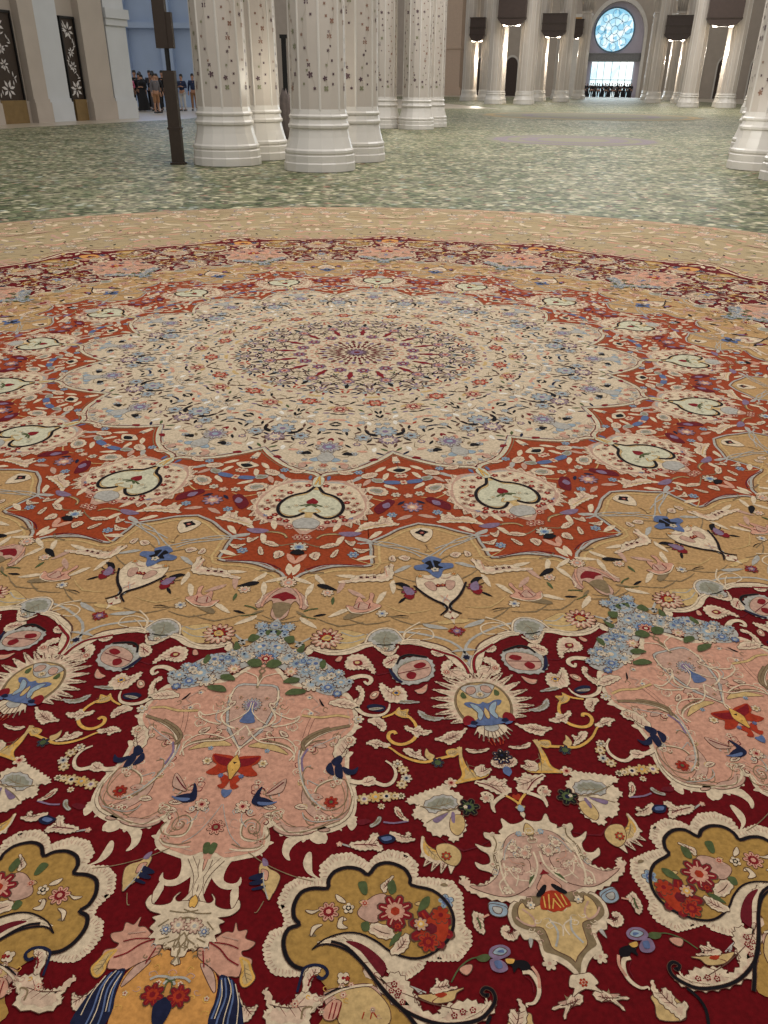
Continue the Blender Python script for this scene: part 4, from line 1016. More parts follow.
["N","e",5,"s",[1407,23019,1451,22960,1520,22991,1499,23043,1489,23018],[0.00158,0.5,0.5]],
["N","epd",6,"f",[1479,23019,42,5]],
["N","o",5,"s",[1464,23445,1451,23505,1389,23505,1388,23457,1420,23468],[0.0014,0.5,0.5]],
["N","e",5,"s",[1396,23344,1459,23294,1524,23343,1490,23391,1485,23360],[0.00141,0.5,0.5]],
["N","epd",6,"f",[1473,23361,46,5]],
["N","e",5,"s",[1838,23352,1831,23425,1759,23435,1752,23379,1790,23388],[0.0016,0.5,0.5]],
["N","g",5,"s",[1483,23633,1444,23548,1517,23496,1556,23553,1535,23559],[0.00182,0.5,0.5]],
["N","c",5,"s",[1586,23611,1573,23534,1646,23507,1666,23563,1647,23559],[0.00139,0.5,0.5]],
["N","epd",6,"f",[1636,23560,45,5]],
["N","g",5,"s",[1228,23511,1303,23516,1319,23585,1270,23593,1284,23564],[0.00191,0.5,0.5]],
["N","o",5,"s",[1726,23672,1744,23745,1677,23777,1653,23726,1693,23725],[0.00199,0.5,0.5]],
["N","o",5,"s",[1137,22954,1212,23031,1160,23115,1100,23070,1144,23048],[0.00175,0.5,0.5]],
["N","cpd",6,"f",[1130,23048,35,5]],
["N","c",5,"s",[1682,22937,1785,22962,1788,23065,1716,23065,1743,23024],[0.00177,0.5,0.5]],
["N","g",5,"s",[1206,23068,1183,23133,1114,23123,1119,23070,1153,23085],[0.00171,0.5,0.5]],
["N","c",5,"s",[1564,23839,1511,23761,1576,23697,1623,23748,1604,23760],[0.0016,0.5,0.5]],
["N","cpd",6,"f",[1590,23760,42,5]],
["N","c",5,"s",[1816,22926,1748,23000,1660,22950,1695,22883,1734,22917],[0.00207,0.5,0.5]],
["N","R",5,"s",[397,23286,381,23190,469,23164,494,23234,471,23227],[0.00138,0.5,0.5]],
["N","ece",6,"f",[458,23228,41,5]],
["N","R",5,"s",[723,23821,779,23870,748,23927,703,23900,733,23884],[0.00156,0.5,0.5]],
["N","c",5,"s",[645,23229,606,23286,537,23258,553,23207,585,23229],[0.00155,0.5,0.5]],
["N","e",5,"s",[622,23962,621,24042,540,24052,526,23992,570,24001],[0.00153,0.5,0.5]],
["N","cpd",6,"f",[558,24002,42,5]],
["N","o",5,"s",[691,24112,638,24145,587,24103,616,24069,638,24093],[0.00127,0.5,0.5]],
["N","R",5,"s",[508,23260,503,23348,415,23356,404,23288,451,23300],[0.00164,0.5,0.5]],
["N","o",5,"s",[520,23276,597,23264,634,23333,587,23356,593,23323],[0.00165,0.5,0.5]],
["N","c",5,"s",[803,23093,788,23152,727,23147,727,23100,758,23112],[0.00131,0.5,0.5]],
["N","c",5,"s",[535,23738,474,23778,413,23727,446,23687,473,23715],[0.00181,0.5,0.5]],
["N","ece",6,"f",[462,23716,36,5]],
["N","c",5,"s",[396,23756,304,23731,297,23644,362,23648,364,23680],[0.00133,0.5,0.5]],
["N","e",5,"s",[633,23622,577,23650,530,23602,562,23572,582,23596],[0.00201,0.5,0.5]],
["N","R",5,"s",[565,23357,512,23290,561,23231,606,23274,591,23286],[0.00208,0.5,0.5]],
["N","e",5,"s",[429,23180,404,23103,469,23070,497,23125,479,23124],[0.0019,0.5,0.5]],
["N","cpd",6,"f",[468,23124,50,5]],
["N","c",5,"s",[414,23911,353,23911,332,23857,372,23847,380,23870],[0.00123,0.5,0.5]],
["N","e",5,"s",[600,23769,629,23713,695,23732,685,23779,673,23760],[0.00157,0.5,0.5]],
["N","e",5,"s",[458,23136,505,23095,560,23135,535,23173,530,23149],[0.0015,0.5,0.5]],
["N","c",5,"s",[905,23614,976,23645,966,23714,915,23702,938,23678],[0.00157,0.5,0.5]],
["N","cpd",6,"f",[928,23679,43,5]],
["N","o",5,"s",[1582,22285,1520,22241,1542,22169,1590,22191,1583,22212],[0.00181,0.5,0.5]],
["N","cps",6,"f",[1573,22213,51,5]],
["N","o",5,"s",[665,21346,608,21428,517,21378,543,21304,585,21340],[0.00187,0.5,0.5]],
["N","o",5,"s",[1288,22313,1343,22396,1284,22465,1235,22413,1279,22398],[0.00166,0.5,0.5]],
["N","s",5,"s",[1163,21529,1099,21567,1047,21506,1083,21464,1106,21497],[0.00153,0.5,0.5]],
["N","csb",6,"f",[1095,21498,53,5]],
["N","c",5,"s",[871,22285,894,22176,1000,22183,1000,22269,977,22246],[0.00187,0.5,0.5]],
["N","o",5,"s",[261,21164,292,21084,371,21108,362,21175,347,21149],[0.00233,0.5,0.5]],
["N","o",5,"s",[922,21051,1004,21001,1072,21082,1025,21136,1023,21091],[0.00159,0.5,0.5]],
["N","csb",6,"f",[1010,21092,54,5]],
["N","o",5,"s",[413,22162,383,22067,459,22025,492,22092,471,22092],[0.00156,0.5,0.5]],
["N","e",5,"s",[1412,21380,1391,21258,1489,21213,1519,21301,1493,21297],[0.0015,0.5,0.5]],
["N","s",5,"s",[422,21243,358,21144,420,21064,475,21127,456,21142],[0.00174,0.5,0.5]],
["N","csb",6,"f",[442,21143,40,5]],
["N","c",5,"s",[829,22392,879,22298,980,22334,960,22414,943,22381],[0.00195,0.5,0.5]],
["N","c",5,"s",[549,22109,447,22127,396,22026,460,21994,481,22039],[0.00221,0.5,0.5]],
["N","o",5,"s",[1549,22099,1563,21982,1670,21973,1677,22063,1653,22045],[0.00162,0.5,0.5]],
["N","cps",6,"f",[1637,22046,46,5]],
["N","c",5,"s",[555,21890,479,21881,461,21801,512,21794,519,21826],[0.00202,0.5,0.5]],
["N","c",5,"s",[970,21668,923,21741,845,21703,865,21639,901,21668],[0.00209,0.5,0.5]],
["N","c",5,"s",[457,21274,524,21385,452,21469,393,21399,446,21382],[0.00191,0.5,0.5]],
["N","cps",6,"f",[430,21383,39,5]],
["N","e",5,"s",[630,21320,606,21188,711,21145,744,21241,716,21234],[0.00156,0.5,0.5]],
["N","s",5,"s",[312,21632,282,21508,380,21463,417,21553,390,21548],[0.00151,0.5,0.5]],
["B","c",5,"h",[3314,16658,3161,16838,2921,16830,2870,17091,2958,17485,3169,17751,3443,17889,3541,18037,3598,18186,3485,18381,3616,18483,3712,18663]],
["N","e",6,1,[3211,17092,3070,17187,3166,17388,3306,17460,3329,17293]],
["N","e",7,"s",[3019,16935,3163,17011,3305,16957],[0.0032,1,1]],
["N","p",7,"s",[3466,17927,3535,17765,3583,17602],[0.00264,1,1]],
["N","k",8,"s",[2827,17288,3029,17561,3261,17800,3488,17964,3568,18112,3522,18229,3418,18371],[0.0061,0.7,0.5]],
["N","dme",7,"f",[2727,17542,167,6]],
["N","k",8,1,[2387,17236,2550,17182,2744,17336,2630,17426,2508,17311]],
["N","m",8,1,[2580,17347,2770,17416,2845,17615,2685,17666]],
["N","d",8,1,[2616,17671,2847,17695,2782,17835,2666,17788]],
["N","k",7,"s",[2744,17336,2585,17471,2444,17440],[0.00268,1,1]],
["N","k",7,"s",[2842,17493,2933,17405],[0.00269,1,1]],
["B","b",8,"h",[3199,16083,3154,16026,2983,16224,3059,16356,2816,16465,2869,16640,3111,16667,3257,16875,3373,16959]],
["N","k",9,1,[3180,16210,3230,16344,3256,16567,3086,16580,3158,16440,3059,16338]],
["B","csv",10,"f",[3302,16602,97,5]],
["B","d",9,"h",[3574,18239,3639,18293,3655,18447,3606,18501]],
["N","gry",8,"f",[2956,16897,77,6]],
["N","drg",8,"f",[3376,17248,66,5]],
["N","s",8,"s",[3545,17678,3476,17867,3526,18095],[0.00219,1,1]],
["B","r",5,"h",[3714,18673,3699,18766,3567,18916,3737,19009,3797,19088]],
["B","dme",7,"f",[3759,18899,147,7]],
["N","c",5,"s",[2635,19360,2708,19012,2962,18854,3222,18906,3266,19146,3055,19229],[0.00332,1,1]],
["N","s",5,"s",[1464,15572,1863,15413,2279,15482,2644,15681,3002,15895,3328,16041],[0.0039,1,1]],
["N","s",5,"s",[2964,16048,2708,15831,2320,15702,1731,15526,1388,15531],[0.00394,1,1]],
["N","o",5,"s",[2360,16131,2657,16090,3008,16223],[0.00335,1,1]],
["N","v",6,1,[2459,16105,2582,16068,2635,16157,2512,16194]],
["B","c",6,"h",[2914,14652,2669,14820,2810,15172,3055,15360,3029,15228]],
["B","k",8,"h",[2926,14711,2906,14782,2788,14916,2910,14990,3003,15097]],
["B","dpd",9,"f",[2967,14917,63,5]],
["B","g",6,"h",[3061,15457,3100,15586,3112,15748,3058,15817]],
["N","k",5,"s",[2423,18472,2599,18430,2755,18448],[0.00298,0.3,0.3]],
["N","o",5,"s",[2246,18470,2469,18491,2735,18509],[0.00255,1,1]],
["A","cps",8,"f",[0,17383,188,11]],
["A","e",6,"h",[0,17535,249,17680,474,17945,564,18250,469,18372,288,18077,193,18200,172,18617,44,18773]],
["A","d",7,"h",[1,17739,182,17847,275,17999,116,18010,16,18096]],
["A","o",7,"h",[23,18135,193,18200,180,18392,53,18700]],
["N","p",8,"s",[166,17604,319,17837,413,18146,419,18337],[0.00521,1,1]],
["N","v",6,"s",[503,18445,625,18360,799,18310],[0.00386,1,1]],
["N","v",6,"s",[481,18595,667,18656,804,18683],[0.00296,1,1]],
["N","c",7,"s",[480,17825,494,18140,587,18249],[0.00304,1,1]],
["N","k",7,1,[655,17404,817,17375,994,17479,1125,17601,937,17590,741,17522]],
["N","cps",6,"f",[929,17712,139,7]],
["N","p",6,1,[1391,18153,1552,18180,1595,17904,1657,17820,1764,18010,1869,17884,1874,17644,1962,17718,1945,17997,2134,18099,2054,18258,1793,18368,1573,18406,1455,18339]],
["N","e",7,1,[1555,18218,1674,18016,1816,18084,1914,18192,1742,18296]],
["N","o",6,1,[1370,18606,1488,18449,1798,18427,1590,18590,1420,18661]],
["N","c",8,"s",[1421,18227,1529,18409,1841,18409,2116,18178],[0.00299,1,1]],
["N","d",8,"s",[1649,18249,1668,18055],[0.00218,1,1]],
["N","d",8,"s",[1872,18233,1894,18039],[0.00218,1,1]],
["N","c",6,1,[1112,17270,1363,17167,1582,16953,1963,16899,2151,16825,2157,16513,2235,16597,2285,16413,2326,16942,2169,17142,1791,17170,1418,17247]],
["N","kdk",7,"f",[1614,17037,48,4]],
["N","kdk",7,"f",[1756,17027,48,4]],
["N","kdk",7,"f",[1923,17015,48,4]],
["N","p",7,"s",[2138,16604,2206,16951],[0.00276,1,1]],
["N","pcp",6,"f",[1105,19332,322,14]],
["N","drg",8,"f",[1101,19298,170,8]],
["N","y",10,1,[1004,19373,1093,19230,1207,19291,1157,19410]],
["N","g",5,1,[1329,19040,1722,19082,1947,19204,1797,19452,1520,19637,1305,19587]],
["N","s",6,"s",[1379,19106,1649,19225,1856,19142],[0.00286,1,1]],
["N","s",6,"s",[1374,19449,1626,19431,1867,19278],[0.00243,1,1]],
["N","c",6,1,[2434,16125,2555,16023,2707,16105,2613,16252]],
["N","c",6,1,[2211,16142,2306,16041,2366,16270,2243,16279]],
["N","s",5,"s",[1759,15401,2079,15576,2488,15595,2939,15708],[0.00343,1,1]],
["N","o",5,"s",[749,16904,452,16926,283,16781],[0.00416,1,1]],
["N","s",5,"s",[281,16961,673,16622,1154,16541],[0.00328,1,1]],
["A","e",5,"h",[37,12214,384,12134,803,12155,1124,12431,1369,12919,1537,13630,1436,14097,1190,14394,997,14626,640,14781,380,14833,85,15190]],
["A","c",6,"h",[59,12383,523,12308,1016,12530,1293,13049,1427,13639,1322,14049,1023,14351,775,14556,458,14612,86,15013]],
["N","c",5,1,[803,12155,891,12073,966,12043,990,12190,1000,12385]],
["N","c",5,1,[1000,12385,1120,12307,1214,12278,1217,12421,1193,12611]],
["N","c",5,1,[1193,12611,1338,12552,1443,12546,1411,12726,1340,12957]],
["N","c",5,1,[1340,12957,1486,12973,1589,13016,1546,13153,1462,13315]],
["N","c",5,1,[1462,13315,1586,13409,1668,13505,1610,13613,1513,13722]],
["N","c",5,1,[1513,13722,1615,13862,1671,13977,1574,14018,1433,14036]],
["N","c",5,1,[1433,14036,1506,14210,1541,14342,1446,14341,1313,14301]],
["N","c",5,1,[1313,14301,1362,14480,1378,14606,1283,14561,1154,14465]],
["N","c",5,1,[1154,14465,1175,14637,1173,14759,1096,14716,997,14626]],
["N","drp",8,"f",[250,12498,99,5]],
["N","eod",8,"f",[498,12608,99,5]],
["N","crd",8,"f",[723,12526,99,5]],
["N","drp",8,"f",[683,12972,97,5]],
["N","crd",8,"f",[934,12890,98,5]],
["N","crd",8,"f",[1077,13188,96,5]],
["N","crd",8,"f",[1217,13478,95,5]],
["N","drp",8,"f",[932,13440,95,5]],
["N","eod",8,"f",[994,13788,94,5]],
["N","drp",8,"f",[1148,13949,93,5]],
["N","drp",8,"f",[877,14251,92,5]],
["N","drp",8,"f",[713,14484,91,5]],
["N","drp",8,"f",[975,14410,92,5]],
["N","eod",8,"f",[1303,13822,94,5]],
["N","drp",8,"f",[532,14553,91,5]],
["N","eod",8,"f",[1144,13601,95,5]],
["N","eod",8,"f",[879,13203,96,5]],
["A","g",7,"h",[73,12576,248,12943,555,13105,786,13391,864,13763,784,14146,562,14353,309,14294,127,14083,96,14254,71,14909]],
["A","i",8,"h",[86,12767,235,13068,508,13194,736,13455,814,13767,734,14094,521,14245,299,14217,123,14049]],
["N","k",10,"s",[61,12577,233,12919,494,13073,740,13334,867,13739,807,14111,589,14351,339,14314,129,14094],[0.00798,1,1]],
["A","s",9,"h",[101,14365,250,14464,352,14620,255,14895,71,14909]],
["A","d",10,"h",[15,13269,152,13439,132,13584,20,13592]],
["N","v",9,"s",[-152,13758,53,13625,291,13725],[0.00535,1,1]],
["N","g",9,"s",[140,13852,273,14015,116,14084],[0.00526,1,1]],
["N","igs",9,"f",[401,13716,89,6]],
["N","ivs",9,"f",[581,13819,66,5]],
["A","i",9,"h",[25,11893,147,12045,147,12376,84,12575]],
["N","y",10,"s",[-1,11922,68,12447],[0.00449,1,1]],
["A","clb",8,"f",[0,15830,223,9]],
["A","k",10,"h",[0,15926,129,16011,171,16123,0,16192]],
["N","c",6,1,[1379,14705,1574,14474,1841,14433,1902,14118,1993,14278,2122,14157,2217,14426,2382,14522,2067,14632,1754,14730,1498,14855]],
["N","g",7,"s",[1441,14807,1749,14656,2062,14546],[0.00307,1,1]],
["B","s",7,"h",[2008,10736,2155,10836,2209,11108,2119,11304]],
["B","c",6,"h",[2176,11056,1881,11292,2072,11459,2292,11525]],
["B","k",8,"h",[2228,11200,2065,11306,2131,11413,2279,11459]],
["N","c",6,1,[1406,12665,1479,12468,1832,12505,1991,12747,1887,12942,1566,12867]],
["N","s",7,1,[1493,12659,1660,12557,1842,12670,1736,12829]],
["N","b",6,1,[1836,12075,2040,12006,2291,12040,2286,12211,1934,12239]],
["N","s",6,1,[1499,11941,1798,11944,1811,12156,1573,12135]],
["B","cpr",6,"f",[2406,12094,142,6]],
["B","mpc",6,"f",[2696,13554,279,9]],
["B","pce",6,"f",[2566,12900,138,5]],
["N","c",7,1,[505,15790,737,15596,947,15640,855,15726,663,15827]],
["N","c",7,1,[1077,15401,1215,15491,1340,15452,1285,15684,1143,15547]],
["N","c",7,1,[1319,15779,1527,15831,1727,15797,1540,15984,1433,15915]],
["N","c",7,1,[306,16188,411,16038,545,16095,505,16360,400,16321]],
["N","c",7,1,[809,16198,881,15956,963,15873,947,16094,886,16221]],
["N","c",7,1,[1185,11762,1412,11566,1625,11591,1551,11829,1289,11930]],
["N","c",7,1,[793,11136,934,10981,1041,11145,898,11270]],
["N","c",7,1,[467,11543,739,11521,933,11645,640,11736]],
["N","o",6,"s",[376,15403,482,15212,733,15121,921,15159],[0.00602,1,1]],
["N","g",7,"s",[371,15363,534,15208,841,15144],[0.003,1,1]],
["N","m",6,1,[884,15058,1192,14983,1460,15036,1266,15215,1004,15204]],
["N","R",5,"s",[276,16829,566,16629,1044,16522,1636,16551],[0.00376,1,1]],
["N","R",6,1,[1680,13678,1986,13179,2218,13282,2019,13768,1813,14012]],
["N","m",7,1,[1891,13486,2052,13355,2093,13588,1947,13681]],
["N","s",5,"s",[234,9893,77,10116,-96,10485,-217,10700],[0.00908,1,1]],
["N","s",5,"s",[280,9853,178,10095,96,10485,-2,10717],[0.00908,1,1]],
["A","s",5,"h",[0,9684,295,9693,377,9845,70,9995]],
["A","s",6,"h",[101,10256,262,10547,172,10851,79,10858]],
["A","pre",6,"f",[0,11149,135,6]],
["N","k",6,1,[730,10275,608,10142,467,10316,573,10386]],
["N","k",6,1,[540,10298,667,10165,799,10338,691,10408]],
["N","k",6,1,[450,11220,573,11096,700,11257,597,11322]],
["N","k",6,1,[812,11134,936,11010,1062,11172,957,11237]],
["N","l",5,1,[469,10754,271,10589,95,10724,293,10887]],
["N","e",6,1,[513,11115,721,11026,718,11313,566,11324]],
["N","s",5,"s",[308,11485,833,11233,1351,10758,1820,10197,1999,9951],[0.00359,1,1]],
["N","k",6,1,[1034,8329,1193,8628,1474,8809,1345,8871,1132,8718]],
["N","k",6,1,[1366,8697,1146,8587,990,8362,1074,8647,1268,8818]],
["B","mcs",6,"f",[1814,9118,331,11]],
["N","d",6,1,[1315,10687,1460,10527,1593,10636,1414,10753]]]''')
BAND = json.loads(r'''{"cream":[[11920,0],[11711,174],[11560,589],[11258,1022],[10895,1385],[10563,1694],[10223,1944]],"rust":[[17355,0],[16973,115],[16789,295],[16604,537],[16558,791],[16567,1061],[16214,1073],[15892,1085],[15519,1097],[15197,1352],[14873,1610],[14659,1912]],"crim":[[19601,0],[19696,158],[19835,360],[19611,429],[19762,608],[19731,809],[19546,962],[19463,1151],[19454,1371],[19544,1544],[19778,1764],[20110,1852],[20583,1947]]}''')
LZ = .0004
def catmull(pts, closed, n):
    if n <= 1 or len(pts) < 3: return list(pts)
    out = []; L = len(pts)
    for i in range(L if closed else L - 1):
        p0 = pts[(i - 1) % L] if closed or i else pts[0]; p1 = pts[i]; p2 = pts[(i + 1) % L]; p3 = pts[(i + 2) % L] if closed or i + 2 < L else pts[-1]
        for k in range(n):
            t = k / n; t2 = t * t; t3 = t2 * t
            out.append(tuple(.5 * (2 * b + (c - a) * t + (2 * a - 5 * b + 4 * c - d) * t2 + (3 * b - a - 3 * c + d) * t3) for a, b, c, d in zip(p0, p1, p2, p3)))
    if not closed: out.append(pts[-1])
    return out
def area(p): return .5 * sum(p[i - 1][0] * p[i][1] - p[i][0] * p[i - 1][1] for i in range(len(p)))
def tri(p):
    return [tuple(t) for t in tessellate_polygon([[Vector((x, y, 0)) for x, y in p]])]
def offset(p, d):
    s = 1 if area(p) > 0 else -1; out = []
    for i in range(len(p)):
        a = p[i - 1]; b = p[(i + 1) % len(p)]; tx, ty = b[0] - a[0], b[1] - a[1]; l = math.hypot(tx, ty) or 1
        out.append((p[i][0] + s * ty / l * d, p[i][1] - s * tx / l * d))
    return out
ITEMS = []   # (mode, colour index, height, points, triangles)
def poly(mode, col, lay, p, q=3, serrate=False):
    p = catmull(p, True, q)
    if serrate:
        A = math.sqrt(abs(area(p)))
        if .012 < A < .12:
            o = offset(p, min(.0035, A * .07)); p = [o[i] if i % 2 else p[i] for i in range(len(p))]
    ITEMS.append((mode, KI[col], lay, p, tri(p)))
    return p
def half_poly(mode, col, lay, pts):
    h = catmull(pts, False, 3); q = []
    for x, y in h:
        if mode == 'A': x = max(x, 0)
        else:
            r = math.hypot(x, y); b = min(math.atan2(x, y), WEDGE / 2); x, y = r * math.sin(b), r * math.cos(b)
        if not q or math.hypot(x - q[-1][0], y - q[-1][1]) > 2e-4: q.append((x, y))
    on = (lambda p: p[0] < 4e-4) if mode == 'A' else (lambda p: abs(math.atan2(p[0], p[1]) - WEDGE / 2) < 3e-4)
    while len(q) > 3 and on(q[0]) and on(q[1]): q.pop(0)
    while len(q) > 3 and on(q[-1]) and on(q[-2]): q.pop()
    def mirror(p):
        if mode == 'A': return (-p[0], p[1])
        r = math.hypot(*p); b = WEDGE - math.atan2(p[0], p[1]); return (r * math.sin(b), r * math.cos(b))
    m = [mirror(p) for p in q[::-1]]
    if on(q[-1]): m = m[1:]
    if on(q[0]): m = m[:-1]
    p = q + m
    ITEMS.append((mode, KI[col], lay, p, tri(p))); return p
def stroke(mode, col, lay, pts, w, t0=1, t1=1, q=3):
    p = catmull(pts, False, q); n = len(p); L = []; R_ = []
    for i in range(n):
        a = p[max(i - 1, 0)]; b = p[min(i + 1, n - 1)]; tx, ty = b[0] - a[0], b[1] - a[1]; l = math.hypot(tx, ty) or 1
        u = i / (n - 1); k = (t0 * (1 - 2 * u) + 2 * u) if u < .5 else (t1 * (2 * u - 1) + (2 - 2 * u))
        h = w * .5 * k
        L.append((p[i][0] - ty / l * h, p[i][1] + tx / l * h)); R_.append((p[i][0] + ty / l * h, p[i][1] - tx / l * h))
    fs = []
    for i in range(n - 1): fs += [(i, i + 1, n + i + 1), (i, n + i + 1, n + i)]
    ITEMS.append((mode, KI[col], lay, L + R_, fs))
def star(c, R, n, inner=.62, ph=0, res=4):
    out = []
    for i in range(n * res):
        a = 2 * PI * i / (n * res) + ph; k = abs(math.sin(a * n / 2 - ph * n / 2))
        out.append((c[0] + R * (inner + (1 - inner) * k ** .7) * math.cos(a), c[1] + R * (inner + (1 - inner) * k ** .7) * math.sin(a)))
    return out
def flower(mode, cols, lay, c, R, n):
    ph = math.atan2(c[1], c[0])
    def put(col, l, p): ITEMS.append((mode, KI[col], l, p, tri(p)))
    if R > .006: put('O', lay - .4, star(c, R * 1.1, n, .66, ph))
    put(cols[0], lay, star(c, R, n, .62, ph))
    if R > .009:
        for i in range(n):   # petal veins
            a = ph + 2 * PI * (i + .5) / n + PI / n * 0
            d = (math.cos(a), math.sin(a))
            stroke(mode, cols[1], lay + .3, [(c[0] + d[0] * R * .4, c[1] + d[1] * R * .4), (c[0] + d[0] * R * .85, c[1] + d[1] * R * .85)], R * .14, .6, .6, 1)
    put(cols[1], lay + .6, star(c, R * .55, n, .7, ph + PI / n))
    put(cols[2], lay + 1, star(c, R * .27, 6, .9, 0, 2))
def band_outline(b):
    """half outline (radius, angle) -> the whole closed ring outline"""
    h = [(r / 1e4, a / 1e4) for r, a in b]
    h = [(h[0][0], 0)] + h[1:-1] + [(h[-1][0], WEDGE / 2)]
    hs = catmull(h, False, 3); out = []
    for k in range(16):
        out += [(r, k * WEDGE + a) for r, a in hs[:-1]]
        out += [(r, (k + 1) * WEDGE - a) for r, a in hs[::-1][:-1]]
    return [(r * math.sin(a), r * math.cos(a)) for r, a in out]
for it in DATA:
    mode, col, lay, kind, c = it[:5]
    if kind == 'f' :
        flower(mode, col, lay, (c[0] / 1e4, c[1] / 1e4), c[2] / 1e4, c[3]); continue
    pts = [(c[i] / 1e4, c[i + 1] / 1e4) for i in range(0, len(c), 2)]
    if kind == 's':
        w, t0, t1 = it[5]; stroke(mode, col, lay, pts, w, t0, t1)
        if w > .004: stroke(mode, 'O', lay - .4, pts, w + .0016, t0, t1)
    else:
        if kind == 'h': p = half_poly(mode, col, lay, pts)
        else: p = poly(mode, col, lay, pts, 4, serrate=(col in 'cs' and lay >= 5))
        A = abs(area(p))
        if lay >= 5 and col in 'cspegyil' and A < .02:
            ITEMS.append((mode, KI['O'], lay - .4, offset(p, .0011), tri(offset(p, .0011))))
        if lay >= 5 and col in 'csy' and .00012 < A < .006 and mode == 'N':
            ip = offset(p, -math.sqrt(A) * .14)
            if area(ip) * area(p) > 0: ITEMS.append((mode, KI[{'c': 'x', 's': 'f', 'y': 'g'}[col]], lay + .3, ip, tri(ip)))
            # midrib and side veins, as the embroidered leaves have
            mx, my = sum(a[0] for a in p) / len(p), sum(a[1] for a in p) / len(p)
            sxx = sum((a[0] - mx) ** 2 for a in p); syy = sum((a[1] - my) ** 2 for a in p); sxy = sum((a[0] - mx) * (a[1] - my) for a in p)
            th = .5 * math.atan2(2 * sxy, sxx - syy); L_ = math.sqrt(max(sxx, syy) / len(p)) * .95; W_ = A / (L_ * 4.2)
            c_, s_ = math.cos(th), math.sin(th)
            stroke(mode, 'O' if col == 'c' else 'o', lay + .5, [(mx - c_ * L_, my - s_ * L_), (mx - s_ * W_ * .15, my + c_ * W_ * .15), (mx + c_ * L_, my + s_ * L_)], .0016, .5, .5, 2)
            for kk in (-.5, 0, .5):
                for sg in (-1, 1):
                    bx, by = mx + c_ * L_ * kk, my + s_ * L_ * kk
                    stroke(mode, 'R' if col == 'c' else 'o', lay + .45, [(bx, by), (bx + c_ * W_ * .5 - sg * s_ * W_ * .6, by + s_ * W_ * .5 + sg * c_ * W_ * .6)], .0012, .8, .3, 1)

# small sprigs of the ground pattern, placed between the drawn motifs of one half wedge
occupied = []
for mode, ci, lay, p, t in ITEMS:
    if lay >= 4.5:
        xs = [a[0] for a in p]; ys = [a[1] for a in p]
        occupied.append((sum(xs) / len(xs), sum(ys) / len(ys), .5 * max(max(xs) - min(xs), max(ys) - min(ys)) * .8))
def leafpts(c, a, L, w, bend=.3):
    ca, sa = math.cos(a), math.sin(a)
    q = [(-.5, 0), (-.15, .5 + bend * .3), (.5, bend), (.05, -.35 + bend * .5)]
    return [(c[0] + ca * x * L - sa * y * w, c[1] + sa * x * L + ca * y * w) for x, y in q]
rr = random.Random(11)
def scatter(r0, r1, n, dist, make, avoid=1.0, limit=None):
    placed = []; tries = 0
    while len(placed) < n and tries < n * 60:
        tries += 1
        r = math.sqrt(rr.uniform(r0 * r0, r1 * r1)); b = rr.uniform(.004, WEDGE / 2 - .004)
        if limit and not limit(r, b): continue
        x, y = r * math.sin(b), r * math.cos(b)
        if any((x - a) ** 2 + (y - c) ** 2 < (dist * (1 if r > .5 else .75)) ** 2 for a, c in placed): continue
        if avoid and any((x - a) ** 2 + (y - c) ** 2 < (q * avoid + dist * .25) ** 2 for a, c, q in occupied): continue
        placed.append((x, y)); make((x, y), r, b)
def band_r(name, b):
    h = BAND[name]
    for (r0, a0), (r1, a1) in zip(h, h[1:]):
        if min(a0, a1) <= b * 1e4 <= max(a0, a1): return (r0 + (r1 - r0) * ((b * 1e4 - a0) / ((a1 - a0) or 1))) / 1e4
    return h[-1][0] / 1e4
def ivory_mark(c, r, b):
    a = rr.uniform(0, PI); k = rr.random(); s = .7 if r < .4 else 1
    if k < .36: poly('N', rr.choice('knvOOo'), 5, leafpts(c, a, .034 * s, .013 * s, .5), 2)
    elif k < .56: flower('N', rr.choice(['pdc', 'cpd', 'lsO', 'mcp', 'sls', 'cso']), 5, c, rr.uniform(.009, .017) * s, 6)
    elif k < .72: poly('N', rr.choice('mdrlso'), 5, leafpts(c, a, .026 * s, .013 * s), 2)
    elif k < .88:
        d = .03 * s; stroke('N', rr.choice('ooOs'), 4.6, [(c[0] - d * math.cos(a), c[1] - d * math.sin(a)), (c[0] + .01, c[1] + .008), (c[0] + d * math.cos(a + .8), c[1] + d * math.sin(a + .8))], .0035, .4, .4, 2)
    else: poly('N', rr.choice('cpgw'), 5, leafpts(c, a, .036 * s, .02 * s), 2)
scatter(.13, 1.15, 135, .027, ivory_mark, .8, lambda r, b: r < band_r('cream', b) - .02)
def rust_mark(c, r, b):
    a = rr.uniform(0, PI); k = rr.random()
    if k < .6: poly('N', rr.choice('ccceps'), 5, leafpts(c, a, .05, .022, rr.choice((-.6, .6))), 2)
    elif k < .75: flower('N', rr.choice(['cpd', 'cso', 'pdc', 'lbs']), 5, c, .014, 6)
    elif k < .9: stroke('N', rr.choice('smgo'), 4.6, [(c[0] - .04, c[1] - .01), (c[0], c[1] + .012), (c[0] + .04, c[1] - .006)], .005, .4, .4, 2)
    else: poly('N', 'kbn'[int(k * 100) % 3], 5, leafpts(c, a, .03, .014), 2)
scatter(1.05, 1.73, 42, .038, rust_mark, .95, lambda r, b: band_r('cream', b) + .025 < r < band_r('rust', b) - .02)
def gold_mark(c, r, b):
    a = rr.uniform(0, PI); k = rr.random()
    if k < .45: poly('N', rr.choice('ccegs'), 5, leafpts(c, a, .055, .018, rr.choice((-.7, .7))), 2)
    elif k < .7: stroke('N', rr.choice('osog'), 4.6, [(c[0] - .05, c[1] - .012), (c[0], c[1] + .012), (c[0] + .05, c[1] - .006)], .004, .4, .4, 2)
    elif k < .85: flower('N', rr.choice(['pcd', 'cpo', 'csb']), 5, c, .013, 6)
    else: poly('N', rr.choice('vko'), 5, leafpts(c, a, .03, .01), 2)
